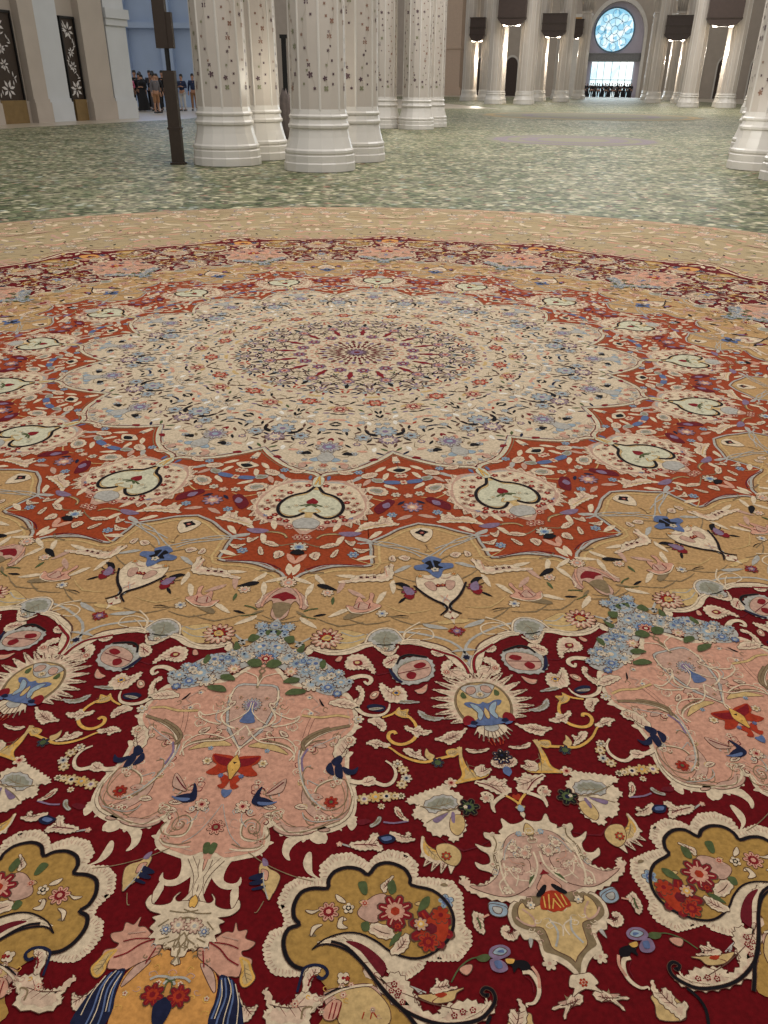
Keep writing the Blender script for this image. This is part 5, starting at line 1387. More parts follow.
scatter(1.48, 1.98, 52, .036, gold_mark, .95, lambda r, b: band_r('rust', b) + .03 < r < band_r('crim', b) - .03)
def crim_mark(c, r, b):
    a = rr.uniform(0, PI); k = rr.random()
    if k < .6: poly('N', rr.choice('ccpe'), 5, leafpts(c, a, .042, .015, rr.choice((-.8, .8))), 2)
    elif k < .8: stroke('N', rr.choice('RRO'), 4.6, [(c[0] - .04, c[1] - .012), (c[0], c[1] + .014), (c[0] + .04, c[1] - .006)], .003, .4, .4, 2)
    else: flower('N', rr.choice(['cpd', 'lbs', 'ycd']), 5, c, .011, 5)
def in_crim(r, b):
    if r < band_r('crim', b) + .03: return False
    if b < .105 and r < 2.45: return False        # the pink cartouche
    return not (.03 < b < .15 and 2.4 < r < 2.75 and b < .13)
scatter(1.98, 2.6, 34, .045, crim_mark, 1.0, in_crim)
def far_crim(c, r, b):
    a = rr.uniform(0, PI)
    if rr.random() < .5: flower('N', rr.choice(['cpd', 'pcd', 'gco']), 5, c, .03, 8)
    else: poly('N', rr.choice('cpeg'), 5, leafpts(c, a, .09, .035, .6), 2)
scatter(2.78, 2.88, 14, .06, far_crim, .5)
def tan_mark(c, r, b):
    a = rr.uniform(0, PI); k = rr.random()
    if k < .35: poly('N', rr.choice('ccep'), 2, leafpts(c, a, .12, .05, rr.choice((-.7, .7))), 2)
    elif k < .6: flower('N', rr.choice(['cpe', 'eco', 'sco', 'pcg']), 2, c, rr.uniform(.03, .05), 7)
    elif k < .85: stroke('N', rr.choice('oOgR'), 1.6, [(c[0] - .1, c[1] - .03), (c[0], c[1] + .03), (c[0] + .1, c[1] - .01)], .009, .4, .4, 3)
    else: poly('N', rr.choice('vkom'), 2, leafpts(c, a, .06, .02), 2)
scatter(2.92, 4.36, 120, .075, tan_mark, .5)

# heart of the ivory field: a small rosette, then a wreath of wine-red leaves
for (r, R, n, cols) in ((0, .05, 16, 'OmR'),): flower('X', cols, 6, (0.0001, 0), R, n)
def radial(col, lay, r, b, L, w, mode='N', bend=0):
    c = (r * math.sin(b), r * math.cos(b)); poly(mode, col, lay, leafpts(c, PI / 2 - b, L, w, bend), 2)
for r, L, w, col in ((.075, .04, .014, 'R'), (.105, .035, .014, 'O'), (.14, .035, .02, 'm'), (.30, .10, .026, 'd'), (.42, .05, .02, 'k')):
    p = [(0, r - L / 2), (w / 2, r), (0, r + L / 2), (-w / 2, r)]; ITEMS.append(('A', KI[col], 7, p, tri(p)))
    if r < .2:
        b = WEDGE / 2; p = [((r + .012 + dy) * math.sin(b) + dx * math.cos(b), (r + .012 + dy) * math.cos(b) - dx * math.sin(b)) for dx, dy in ((0, -L / 2), (w / 2, 0), (0, L / 2), (-w / 2, 0))]
        ITEMS.append(('B', KI['R'], 7, p, tri(p)))
flower('B', 'mds', 6, (.24 * math.sin(WEDGE / 2), .24 * math.cos(WEDGE / 2)), .028, 7)
flower('A', 'mpd', 6, (0, .37), .026, 8)
stroke('N', 'k', 6, [(.02, .40), (.045, .385), (.06, .41), (.08, .40)], .008, .3, .5)
stroke('N', 'n', 6, [(.03, .46), (.06, .455), (.075, .48)], .006, .3, .5)
stroke('N', 'O', 6, [(.0, .34), (.03, .35), (.055, .33), (.068, .30)], .005)
flower('B', 'rpo', 6, (.60 * math.sin(WEDGE / 2), .60 * math.cos(WEDGE / 2)), .03, 6)
flower('A', 'pdc', 6, (0, .66), .03, 6)
flower('A', 'sml', 6, (0, .98), .04, 9); flower('B', 'lsm', 6, (.86 * math.sin(WEDGE / 2), .86 * math.cos(WEDGE / 2)), .04, 9)
flower('N', 'slO', 6, (.10, .90), .028, 7)

# the crimson field ends in a scalloped edge; borders between the fields
crim_out = [(2.82 + .07 * math.cos(a * 16) + .03 * math.cos(a * 32), a) for a in [2 * PI * i / 320 for i in range(320)]]
crim_out = [(r * math.sin(a), r * math.cos(a)) for r, a in crim_out]
circle = [(4.42 * math.sin(2 * PI * i / 256), 4.42 * math.cos(2 * PI * i / 256)) for i in range(256)]
def disc(col, lay, p):
    n = len(p); ITEMS.append(('X', KI[col], lay, [(0, 0)] + p, [(0, 1 + (i + 1) % n, 1 + i) for i in range(n)]))
def ring_line(col, lay, p, w, d=0):
    a = offset(p, d); b = offset(p, d + w); n = len(p)
    ITEMS.append(('X', KI[col], lay, a + b, [t for i in range(n) for t in ((i, (i + 1) % n, n + (i + 1) % n), (i, n + (i + 1) % n, n + i))]))
disc('T', 0, circle); disc('C', 1, crim_out)
ring_line('R', 3, crim_out, .022, -.01); ring_line('c', 2.6, crim_out, .05, -.03); ring_line('e', 1.5, circle, .03, -.06)
cr = band_outline(BAND['crim']); ru = band_outline(BAND['rust']); ivo = band_outline(BAND['cream'])
disc('G', 1.6, cr); ring_line('c', 4.2, cr, .016, -.004); ring_line('O', 3.8, cr, .005, -.008); ring_line('s', 3.8, cr, .006, -.03)
disc('U', 2.4, ru); ring_line('s', 4.2, ru, .007, .0); ring_line('O', 3.8, ru, .003, .008); ring_line('g', 4.2, ru, .006, .02)
disc('F', 3.2, ivo); ring_line('i', 4.2, ivo, .006, .0); ring_line('R', 4.6, ivo, .004, -.012); ring_line('o', 4.6, ivo, .003, .012)

def world(p, k, mir):
    r = math.hypot(*p); b = math.atan2(p[0], p[1]); a = A0 + k * WEDGE + (-b if mir else b)
    return (r * math.sin(a) * S_, -r * math.cos(a) * S_)
def build_medallion(parent):
    V = []; F = []; MI = []
    for idx, (mode, ci, lay, p, t) in enumerate(ITEMS):
        z = .0125 + lay * LZ + (idx % 37) * 3e-6
        reps = [(0, False)] if mode == 'X' else [(k, False) for k in range(16)] if mode in 'AB' else [(k, m) for k in range(16) for m in (False, True)]
        pr = [(math.hypot(*q), math.atan2(q[0], q[1])) for q in p]
        for k, mir in reps:
            n = len(V); base = A0 + k * WEDGE
            for r, b in pr:
                a = base + (-b if mir else b); V.append((r * math.sin(a) * S_, -r * math.cos(a) * S_, z + (k % 2) * 1.2e-6 + mir * 6e-7))
            # keep every face looking up
            i, j, l = t[0]; ax, ay, _ = V[n + i]; bx, by, _ = V[n + j]; cx, cy, _ = V[n + l]
            up = (bx - ax) * (cy - ay) - (by - ay) * (cx - ax) > 0
            if up: F += [(n + x, n + y, n + w) for x, y, w in t]
            else: F += [(n + x, n + w, n + y) for x, y, w in t]
            MI += [ci] * len(t)
    me = bpy.data.meshes.new('medallion'); me.from_pydata(V, [], F); me.polygons.foreach_set('material_index', MI); me.update()
    o = link('medallion', me, M_WOOL, parent); return o
carpet = empty('carpet', (CX, CY, 0))
tag(carpet, 'vast green floral carpet with a round crimson, gold, rust and ivory medallion', 'carpet')
build_medallion(carpet)

# green field of the carpet
def field_material():
    m, nt, b = new_mat('wool_green_field'); N = nt.nodes.new; L = nt.links.new
    tc = N('ShaderNodeTexCoord')
    def ramp(stops, mode='LINEAR'):
        r = N('ShaderNodeValToRGB'); r.color_ramp.interpolation = mode
        e = r.color_ramp.elements
        while len(e) > 1: e.remove(e[-1])
        e[0].position = stops[0][0]; e[0].color = stops[0][1]
        for p, c in stops[1:]: x = e.new(p); x.color = c
        return r
    v1 = N('ShaderNodeTexVoronoi'); v1.inputs['Scale'].default_value = 6.5; v1.inputs['Randomness'].default_value = .9
    v2 = N('ShaderNodeTexNoise'); v2.inputs['Scale'].default_value = 2.6; v2.inputs['Detail'].default_value = 4; v2.inputs['Distortion'].default_value = 1.5
    sc_ = N('ShaderNodeTexVoronoi'); sc_.inputs['Scale'].default_value = 15; L(tc.outputs['Object'], sc_.inputs['Vector'])
    n1 = N('ShaderNodeTexNoise'); n1.inputs['Scale'].default_value = .35; n1.inputs['Detail'].default_value = 3
    for x in (v1, v2, n1): L(tc.outputs['Object'], x.inputs['Vector'])
    base = ramp([(.35, rgb(86, 90, 62)), (.5, rgb(106, 108, 80)), (.65, rgb(128, 126, 98))]); L(n1.outputs['Fac'], base.inputs[0])
    sep = N('ShaderNodeSeparateColor'); L(v1.outputs['Color'], sep.inputs[0])
    pal = ramp([(0, rgb(74, 90, 58)), (.2, rgb(182, 174, 146)), (.4, rgb(92, 108, 78)), (.52, rgb(170, 156, 134)), (.64, rgb(58, 70, 48)), (.8, rgb(146, 152, 140)), (.92, rgb(140, 104, 86))], 'CONSTANT'); L(sep.outputs[0], pal.inputs[0])
    mask = N('ShaderNodeMapRange'); mask.inputs[1].default_value = .30; mask.inputs[2].default_value = .50; mask.inputs[3].default_value = 1; mask.inputs[4].default_value = 0
    L(v1.outputs['Distance'], mask.inputs[0])
    mx = N('ShaderNodeMix'); mx.data_type = 'RGBA'; L(mask.outputs[0], mx.inputs[0]); L(base.outputs[0], mx.inputs[6]); L(pal.outputs[0], mx.inputs[7])
    vine = N('ShaderNodeMapRange'); vine.inputs[1].default_value = .52; vine.inputs[2].default_value = .58; vine.inputs[3].default_value = 0; vine.inputs[4].default_value = .6
    L(v2.outputs['Fac'], vine.inputs[0])
    mx2 = N('ShaderNodeMix'); mx2.data_type = 'RGBA'; mx2.inputs[7].default_value = rgb(168, 160, 134); L(vine.outputs[0], mx2.inputs[0]); L(mx.outputs[2], mx2.inputs[6])
    s2 = N('ShaderNodeSeparateColor'); L(sc_.outputs['Color'], s2.inputs[0])
    hs = N('ShaderNodeHueSaturation'); mr = N('ShaderNodeMapRange'); mr.inputs[3].default_value = .4; mr.inputs[4].default_value = 1.55; L(s2.outputs[1], mr.inputs[0]); L(mr.outputs[0], hs.inputs['Value'])
    L(mx2.outputs[2], hs.inputs['Color']); L(hs.outputs[0], b.inputs['Base Color'])
    b.inputs['Roughness'].default_value = .55; b.inputs['Specular IOR Level'].default_value = .1
    return m
GREEN = field_material()
mb = MB()
edge = [(-13.5, -3), (-15.0, 24), (-12.1, 31.5), (-8.9, 39), (-8.5, 56.5), (8.0, 62), (-2.5, 118), (27.5, 127.0), (35.3, 124.5), (35.3, 20), (12, -3)]
edge = [(x - CX, y - CY) for x, y in edge]
vs = [(x, y, 0) for x, y in edge] + [(x, y, .012) for x, y in edge]; n = len(edge)
mb.add(vs, [tuple(i + n for i in t) for t in tri(edge)] + [(i, (i + 1) % n, n + (i + 1) % n, n + i) for i in range(n)])
fo = mb.build('field', GREEN, carpet); fo['label'] = 'sage green mottled field'
# distant rosettes woven in the green field
def far_medallion(x, y, R, cols):
    m = MB(); lay = 1
    for f, c in cols:
        n = 192; pts = [(R * f * (1 + .05 * abs(math.cos(8 * 2 * PI * i / n))) * math.cos(2 * PI * i / n), R * f * (1 + .05 * abs(math.cos(8 * 2 * PI * i / n))) * math.sin(2 * PI * i / n)) for i in range(n)]
        vs = [(0, 0, .012 + lay * .002)] + [(a, b, .012 + lay * .002) for a, b in pts]
        m.add(vs, [(0, 1 + i, 1 + (i + 1) % n) for i in range(n)], KI[c]); lay += 1
    me = m.mesh('medallion'); o = link('medallion', me, M_WOOL, carpet, (x - CX, y - CY, 0)); return o
a = far_medallion(5.6, 26.2, 2.6, ((1, 'f'), (.9, 'h'), (.74, 'f'), (.6, 'h'), (.4, 'f')))
a['label'] = 'distant lilac and grey rosette beyond the near medallion'
a = far_medallion(11.0, 48.0, 6.0, ((1, 'f'), (.93, 'T'), (.84, 'f'), (.6, 'h'), (.5, 'f')))
a['label'] = 'farthest rosette, dusty pink, below the bright window'

# ------------------------------------------------------------------ hall
MARBLE = plain('white_marble', (208, 202, 194), .28, 0, 1.6, .06, .5)
MARBLE_W = plain('cream_marble', (190, 180, 170), .35, 0, 1.4, .05, .4)
TAUPE = plain('taupe_stone', (176, 164, 152), .5, 0, 1.2, .05, .4)
STONE = plain('floor_stone', (178, 166, 148), .3, 0, .8, .06, .5)
DARK = plain('dark_bronze', (58, 46, 38), .45, .3, 9, .1, .5)
BROWN = plain('dark_wood_panel', (66, 52, 46), .5, 0, 5, .1, .4)
BLACK = plain('black_metal', (20, 19, 20), .4, .2, 9, .1, .5)
GOLD = plain('gilded_plaster', (196, 150, 92), .4, .35, 4, .12, .5)
KICK = plain('ochre_metal', (128, 104, 66), .4, .3, 6, .1, .5)
INLAY = [plain('inlay_plum', (82, 58, 66), .35, 0, 30, .15), plain('inlay_olive', (128, 128, 100), .35, 0, 30, .15), plain('inlay_brown', (134, 100, 84), .35, 0, 30, .15), plain('inlay_vine', (170, 160, 146), .35, 0, 30, .1)]
AX = math.atan2(.255, .967)       # the hall's long axis, turned from +y towards +x
def ax_mat(x, y): return Matrix.Translation((x, y, 0)) @ Matrix.Rotation(-AX, 4, 'Z')

mb = MB(); mb.box(-60, 110, -12, 175, -.3, 0); struct(mb.build('floor', STONE))

# ---- columns
def column_proto(name, detail, H=9.0, r=.5):
    e = empty(name, (0, 0, 0))
    R = PI / 8
    b = MB()
    prof = [(1.34, 0), (1.34, .13), (1.31, .15), (1.31, .26), (1.27, .28), (1.30, .31), (1.30, .35), (1.24, .38), (1.19, .46), (1.13, .56), (1.09, .66), (1.08, .70), (1.13, .72), (1.14, .76), (1.09, .79), (1.05, .86), (1.09, .88), (1.10, .91), (1.04, .94), (1.01, 1.02)]
    b.lathe([(r * a, z) for a, z in prof], 16, R)
    b.build('base', MARBLE, e)
    s = MB(); n = 16 if detail else 8
    vs_prof = [(r, 1.0), (r * .97, 4.0), (r * .92, H - 2.0)]
    s.lathe(vs_prof, 16, R)
    for i in range(8):      # slender ribs where the facets meet
        a = R + 2 * PI * i / 8
        c = (r * .985 * math.cos(a), r * .985 * math.sin(a)); c2 = (r * .915 * math.cos(a), r * .915 * math.sin(a))
        q = []
        for (cx, cy), z in ((c, 1.0), (c2, H - 2.0)):
            for k in range(6): q.append((cx + .024 * math.cos(k * PI / 3), cy + .024 * math.sin(k * PI / 3), z))
        s.add(q, [(k, (k + 1) % 6, 6 + (k + 1) % 6, 6 + k) for k in range(6)], 1)
    if detail:
        f = s; rd = random.Random(5)
        def on(a, z, du, dz):
            rr_ = r * (1 - .08 * (z - 1.1) / (H - 3.1)) * .985 + .004
            t = a + du / rr_; return ((rr_ + .004) * math.cos(t), (rr_ + .004) * math.sin(t), z + dz)
        def blossom(a, z, R_, mi, n=5):
            pts = [on(a, z, R_ * (.45 + .55 * abs(math.sin(n * t / 2))) * math.cos(t), R_ * (.45 + .55 * abs(math.sin(n * t / 2))) * math.sin(t)) for t in [2 * PI * i / (n * 4) for i in range(n * 4)]]
            f.add([on(a, z, 0, 0)] + pts, [(0, 1 + i, 1 + (i + 1) % len(pts)) for i in range(len(pts))], mi + 2)
        for i in range(8):
            a0 = R + 2 * PI * (i + .5) / 8; prev = None
            z = 1.35
            while z < 6.6:
                du = .11 * math.sin(z * 3.1 + i * 2.1) + rd.uniform(-.04, .04)
                blossom(a0, z, rd.uniform(.02, .042), rd.choice((0, 0, 2, 1)), rd.choice((4, 5, 6))) if abs(du) > 9 else blossom(a0 + du / r, z, rd.uniform(.025, .062), rd.choice((0, 0, 2, 1)), rd.choice((4, 5, 6)))
                if rd.random() < .7:
                    blossom(a0 - du / r * .8, z + .07, .026, rd.choice((1, 2, 0)), 4)
                cur = (a0 + du / r, z)
                if prev:
                    p, q = prev, cur
                    steps = 4; ring = []
                    for k in range(steps + 1):
                        u = k / steps; aa = p[0] + (q[0] - p[0]) * u + .05 * math.sin(u * PI); zz = p[1] + (q[1] - p[1]) * u
                        ring += [on(aa, zz, -.003, 0), on(aa, zz, .003, 0)]
                    f.add(ring, [(2 * k, 2 * k + 1, 2 * k + 3, 2 * k + 2) for k in range(steps)], 5)
                prev = cur; z += rd.uniform(.15, .26)
    s.build('shaft', [MARBLE_W, MARBLE] + INLAY, e)
    c = MB()
    c.lathe([(r * .95, H - 2.0), (r * 1.05, H - 1.95), (r * 1.0, H - 1.85), (r * 1.02, H - 1.5), (r * 1.2, H - .5), (r * 1.34, H - .15), (r * 1.2, H - .1), (r * 1.2, H)], 16, R)
    for i in range(16):     # palm fronds
        a = R + 2 * PI * i / 16; M = Matrix.Rotation(a, 4, 'Z')
        c.add([M @ Vector(v) for v in ((r * .98, -.05, H - 1.85), (r * .98, .05, H - 1.85), (r * 1.22, .07, H - .45), (r * 1.36, 0, H - .55), (r * 1.22, -.07, H - .45), (r * 1.1, 0, H - 1.1))], [(0, 1, 2, 5), (0, 5, 4), (5, 2, 3), (5, 3, 4), (1, 0, 4, 3, 2)])
    c.build('capital', GOLD if detail else MARBLE_W, e)
    return e
NEAR = column_proto('marble_column', True)
FAR = column_proto('marble_column', False, 11.0)
used = {'n': False, 'f': False}
def place_column(kind, x, y, label, group=None, sc=1.0):
    src = NEAR if kind == 'n' else FAR
    o = src if not used[kind] else copy_tree(src)
    used[kind] = True
    o.location = (x, y, .02); o.rotation_euler = (0, 0, -AX); o.scale = (sc, sc, 1)
    for k in ('group',):
        if k in o: del o[k]
    tag(o, label, 'column', group, 'thing'); return o
NEARS = [
 (-3.2, 17.15, 'inlaid marble column nearest the slim dark bronze post, left of its cluster of four'),
 (-2.8, 18.55, 'brightly lit inlaid column showing between the two frontmost columns of the near cluster'),
 (-1.28, 16.2, 'frontmost flower-inlaid marble column, its base standing farthest out on the green carpet'),
 (-.72, 18.3, 'right-hand column of the near cluster, half hidden behind the frontmost column'),
 (-.2, 32.6, 'bright yellowish-lit column standing left in the second cluster of inlaid columns'),
 (1.02, 32.0, 'shadowed taupe-looking column in the middle of the second cluster'),
 (1.62, 33.9, 'narrow-looking column at the right of the second cluster'),
 (1.3, 35.8, 'hindmost column of the second cluster, showing only through the gap'),
 (7.55, 17.3, 'column at the right edge with a brightly lit stepped white base'),
 (7.3, 15.1, 'column cut by the right edge of the picture, its base in brown shade'),
 (9.0, 21.0, 'column behind the brightly lit base at the right edge')]
for x, y, lb in NEARS: place_column('n', x, y, lb)

# ---- clusters down the hall: four columns round a hanging dark panel box
BULB = glow('downlight_glow', (255, 236, 205), 14)
def light(name, typ, loc, energy, color=(1, 1, 1), size=.3, rot=None, size_y=None):
    d = bpy.data.lights.new(name, typ); d.energy = energy; d.color = color
    if typ == 'AREA':
        d.size = size
        if size_y: d.shape = 'RECTANGLE'; d.size_y = size_y
    elif typ in ('POINT', 'SPOT'): d.shadow_soft_size = size
    o = bpy.data.objects.new(name, d); COL.objects.link(o); o.location = loc
    if rot: o.rotation_euler = rot
    return o
def cluster(x, y, half, words, top=7.6, low=5.4, wide=1.35):
    M = ax_mat(x, y)
    for dx, dy, w in ((-half, -half, 'front left'), (half, -half, 'front right'), (-half, half, 'back left'), (half, half, 'back right')):
        p = M @ Vector((dx, dy, 0)); place_column('f', p.x, p.y, 'white column at the %s of the %s' % (w, words), None, 1.2)
    b = empty('panel_box', (x, y, low), -AX); tag(b, 'dark brown box hung in the %s' % words, 'panel')
    h = top - low; m = MB()
    m.prism([(-wide, .45), (-wide * .72, .12), (-.35, 0), (.35, 0), (wide * .72, .12), (wide, .45), (wide, h), (-wide, h)], -half - 1.6, -half - .9)
    bo = m.build('body', BROWN, b)
    for z0, z1 in ((.5, .58), (h - .1, h), (h * .55, h * .6)):
        m = MB(); m.box(-wide - .03, wide + .03, -half - 1.64, -half - .86, z0, z1)
        m.build('moulding', DARK, bo)
    for sx in (-wide * .45, wide * .45):
        m = MB(); m.lathe([(.16, 0), (.2, .12), (.1, .16)], 12, 0, (sx, -half - 1.25)); m.build('downlight', BULB, bo, (0, 0, -.02))
    light('cluster_light', 'POINT', (x, y, low - 1.6), 420, (1, .93, .8), .4)
cluster(10.6, 77.5, 1.25, 'second distant cluster from the left', 9.0, 5.7, 1.12)
cluster(9.2, 92.0, .88, 'leftmost distant cluster', 7.2, 5.2, .72)
cluster(16.7, 92.2, 1.2, 'distant cluster just left of the arched window', 7.6, 5.6, 1.15)
cluster(28.6, 91.5, 1.3, 'distant cluster just right of the arched window', 7.5, 5.4, 1.2)
cluster(26.0, 72.6, 1.4, 'second distant cluster right of the arched window', 9.0, 5.5, 1.25)
cluster(22.6, 112.0, 1.3, 'small farthest cluster left of the window', 8.4, 6.4, 1.1)
cluster(33.6, 111.0, 1.3, 'small farthest cluster right of the window', 8.4, 6.4, 1.1)
cluster(24.6, 56.0, 1.2, 'cluster cut by the right picture edge', 9.0, 5.4, 1.3)

# beams carried by the clusters
def beam(n, p0, p1, z0, z1, w):
    d = Vector((p1[0] - p0[0], p1[1] - p0[1], 0)); L = d.length; a = math.atan2(d.y, d.x)
    M = Matrix.Translation((p0[0], p0[1], 0)) @ Matrix.Rotation(a, 4, 'Z'); m = MB()
    m.box(0, L, -w, w, z0, z1, M); m.box(0, L, -w - .2, w + .2, z1 - .4, z1, M); m.box(0, L, -w - .1, w + .1, z0, z0 + .25, M)
    struct(m.build('trim_%d' % n, TAUPE))
beam(1, (-12, 100), (18.2, 92.0), 11.05, 13.5, 1.6)
beam(2, (26.9, 92), (46, 87), 11.05, 13.5, 1.6)

# ---- end wall with the arched niche
WX, WY = 33.3, 134.0
MW = ax_mat(WX, WY)
NICHE = plain('lavender_stone', (196, 188, 202), .5, 0, 1.2, .04)
WINGLASS = None
def glass_material(name, c0, c1, c2, strength, scale):
    m, nt, b = new_mat(name); N = nt.nodes.new; L = nt.links.new
    tc = N('ShaderNodeTexCoord'); v = N('ShaderNodeTexVoronoi'); v.inputs['Scale'].default_value = scale
    L(tc.outputs['Object'], v.inputs['Vector']); s = N('ShaderNodeSeparateColor'); L(v.outputs['Color'], s.inputs[0])
    r = N('ShaderNodeValToRGB'); e = r.color_ramp.elements; e[0].color = c0; e[1].color = c2; e[0].position = .1; x = e.new(.5); x.color = c1; L(s.outputs[0], r.inputs[0])
    L(r.outputs[0], b.inputs['Base Color']); L(r.outputs[0], b.inputs['Emission Color']); b.inputs['Emission Strength'].default_value = strength
    b.inputs['Roughness'].default_value = .1
    return m
ROSE = glass_material('stained_glass_daylight', rgb(110, 178, 212), rgb(165, 212, 232), rgb(240, 250, 252), .95, 1.6)
PANE = glass_material('clear_glass_daylight', rgb(190, 225, 240), rgb(225, 243, 246), rgb(250, 255, 252), 1.2, .5)
def arch_pts(w, h, n=24):
    """half-width w, springing so that the crown is at h"""
    return [(-w, 0)] + [(-w * math.cos(PI * i / n), h - w * 1.15 + w * 1.15 * math.sin(PI * i / n)) for i in range(n + 1)] + [(w, 0)]
m = MB(); ap = arch_pts(3.75, 12.2)
out = [(-62, 0), (-62, 20), (60, 20), (60, 0)]
m.prism([(3.75, 0), (60, 0), (60, 20), (-62, 20), (-62, 0)] + ap[:-1], 0, 1.2, MW)
struct(m.build('wall_back', TAUPE))
m = MB(); m.box(-5.2, 5.2, 1.1, 1.5, 0, 14, MW); struct(m.build('wall_niche', NICHE))
m = MB(); ap2 = arch_pts(4.2, 12.8); n = len(ap)
vs = [MW @ Vector((x, -.18, z)) for x, z in ap] + [MW @ Vector((x, -.18, z)) for x, z in ap2] + [MW @ Vector((x, .02, z)) for x, z in ap2]
m.add(vs, [(i, i + 1, n + i + 1, n + i) for i in range(n - 1)] + [(n + i, n + i + 1, 2 * n + i + 1, 2 * n + i) for i in range(n - 1)])
struct(m.build('trim_4', MARBLE))
# round stained window
w1 = empty('window_1', (WX, WY, 0), -AX); struct(w1)
RC = (-.5, 8.7)
m = MB(); k = 64
m.add([(RC[0], .98, RC[1])] + [(RC[0] + 2.75 * math.cos(2 * PI * i / k), .98, RC[1] + 2.75 * math.sin(2 * PI * i / k)) for i in range(k)], [(0, 1 + (i + 1) % k, 1 + i) for i in range(k)])
m.build('glass', ROSE, w1)
m = MB()
def bar(a, b, w=.07, y0=.86, y1=.97, mb_=None):
    d = Vector((b[0] - a[0], b[1] - a[1])); l = d.length or 1; nx, nz = -d.y / l * w / 2, d.x / l * w / 2
    mb_.prism([(a[0] + nx, a[1] + nz), (b[0] + nx, b[1] + nz), (b[0] - nx, b[1] - nz), (a[0] - nx, a[1] - nz)], y0, y1)
def oval(cx, cz, rx, rz, w, mb_, n=32):
    for i in range(n):
        t0, t1 = 2 * PI * i / n, 2 * PI * (i + 1) / n
        bar((cx + rx * math.cos(t0), cz + rz * math.sin(t0)), (cx + rx * math.cos(t1), cz + rz * math.sin(t1)), w, mb_=mb_)
oval(*RC, 2.8, 2.8, .2, m, 48); oval(*RC, 1.35, 1.5, .06, m); oval(*RC, .5, .55, .06, m, 20)
for i in range(8):
    t = 2 * PI * i / 8; oval(RC[0] + 1.9 * math.cos(t), RC[1] + 2.05 * math.sin(t), .48, .5, .05, m, 16)
    bar((RC[0] + .5 * math.cos(t), RC[1] + .55 * math.sin(t)), (RC[0] + 1.35 * math.cos(t), RC[1] + 1.5 * math.sin(t)), .05, mb_=m)
m.build('tracery', plain('window_lead', (96, 120, 136), .5), w1)
# tall clear window under it
w2 = empty('window_2', (WX, WY, 0), -AX); struct(w2)
m = MB(); m.box(-3.2, 2.9, .96, 1.0, .02, 4.7); m.build('glass', PANE, w2)
m = MB()
for x in (-3.2, -2.3, -1.3, -.2, .9, 1.9, 2.9): m.box(x - .04, x + .04, .86, .96, 0, 4.7)
for z in (2.3, 4.7): m.box(-3.25, 2.95, .86, .96, z - .05, z + .05)
m.build('window_frame', plain('pale_frame', (176, 196, 204), .5), w2)
m = MB(); m.box(-3.9, 3.6, .5, 1.05, 4.75, 5.75)
for i in range(16): m.box(-3.8 + i * .47, -3.62 + i * .47, .42, .5, 4.9, 5.6)
m.box(-4, 3.7, .36, 1.05, 4.7, 4.85); m.box(-4, 3.7, .36, 1.05, 5.65, 5.78)
M_ = m.build('trim_5', plain('carved_grey_stone', (132, 132, 134), .5, 0, 9, .2), None, (WX, WY, 0)); M_.rotation_euler = (0, 0, -AX); struct(M_)
# gilded pilasters beside the niche and pinkish pier on the left
for i, (x0, x1, mat) in enumerate(((-6.9, -5.2, GOLD), (5.4, 7.1, GOLD), (-26.5, -22.5, None))):
    m = MB()
    if mat: m.box(x0, x1, -.9, 0, 0, 8.6, MW); m.box(x0 - .3, x1 + .3, -1.2, 0, 0, .7, MW); m.box(x0 - .2, x1 + .2, -1.1, 0, 8.6, 9.0, MW); m.box(x0 - .5, x1 + .5, -1.4, 0, 10.2, 10.6, MW)
    else: m.box(x0, x1, -3, 0, 0, 20, MW); m.box(x0 - .3, x1 + .3, -3.3, 0, 0, 1.0, MW); m.box(x0 - .1, x1 + .1, -3.15, 0, 6.2, 6.5, MW)
    struct(m.build('trim_%d' % (6 + i), MARBLE if mat else plain('rosy_tan_stone', (196, 172, 152), .5)))
    if mat:
        m = MB(); m.box(x0 - .05, x1 + .05, -1.0, 0, 9.0, 10.2, MW); m.box(x0 - .3, x1 + .3, -1.25, 0, 9.7, 10.2, MW); struct(m.build('trim_%d' % (16 + i), GOLD))
# dark door openings in the end wall
for i, x in enumerate((-19.5, -15, -11.5, 11.5, 15.5, 20, 25)):
    d = empty('door_%d' % (i + 1), (WX, WY, 0), -AX); struct(d)
    m = MB(); a_ = [(x + px_, z) for px_, z in arch_pts(.9, 5.2, 12)]; m.prism(a_, -.06, .0); m.build('door_leaf', BROWN, d)
    m = MB(); b_ = [(x + px_, z) for px_, z in arch_pts(1.1, 5.5, 12)]; n = len(a_)
    m.add([(x_, -.12, z) for x_, z in a_] + [(x_, -.12, z) for x_, z in b_], [(j, j + 1, n + j + 1, n + j) for j in range(n - 1)]); m.build('door_frame', MARBLE, d)

# ---- right side wall, far off
m = MB(); m.box(0, 1, -118, 0, 0, 20, ax_mat(WX, WY) @ Matrix.Translation((34, 0, 0)))
for i in range(9): m.box(-.5, 0, -112 + i * 13, -108 + i * 13, 0, 20, ax_mat(WX, WY) @ Matrix.Translation((34, 0, 0)))
struct(m.build('wall_right', TAUPE))

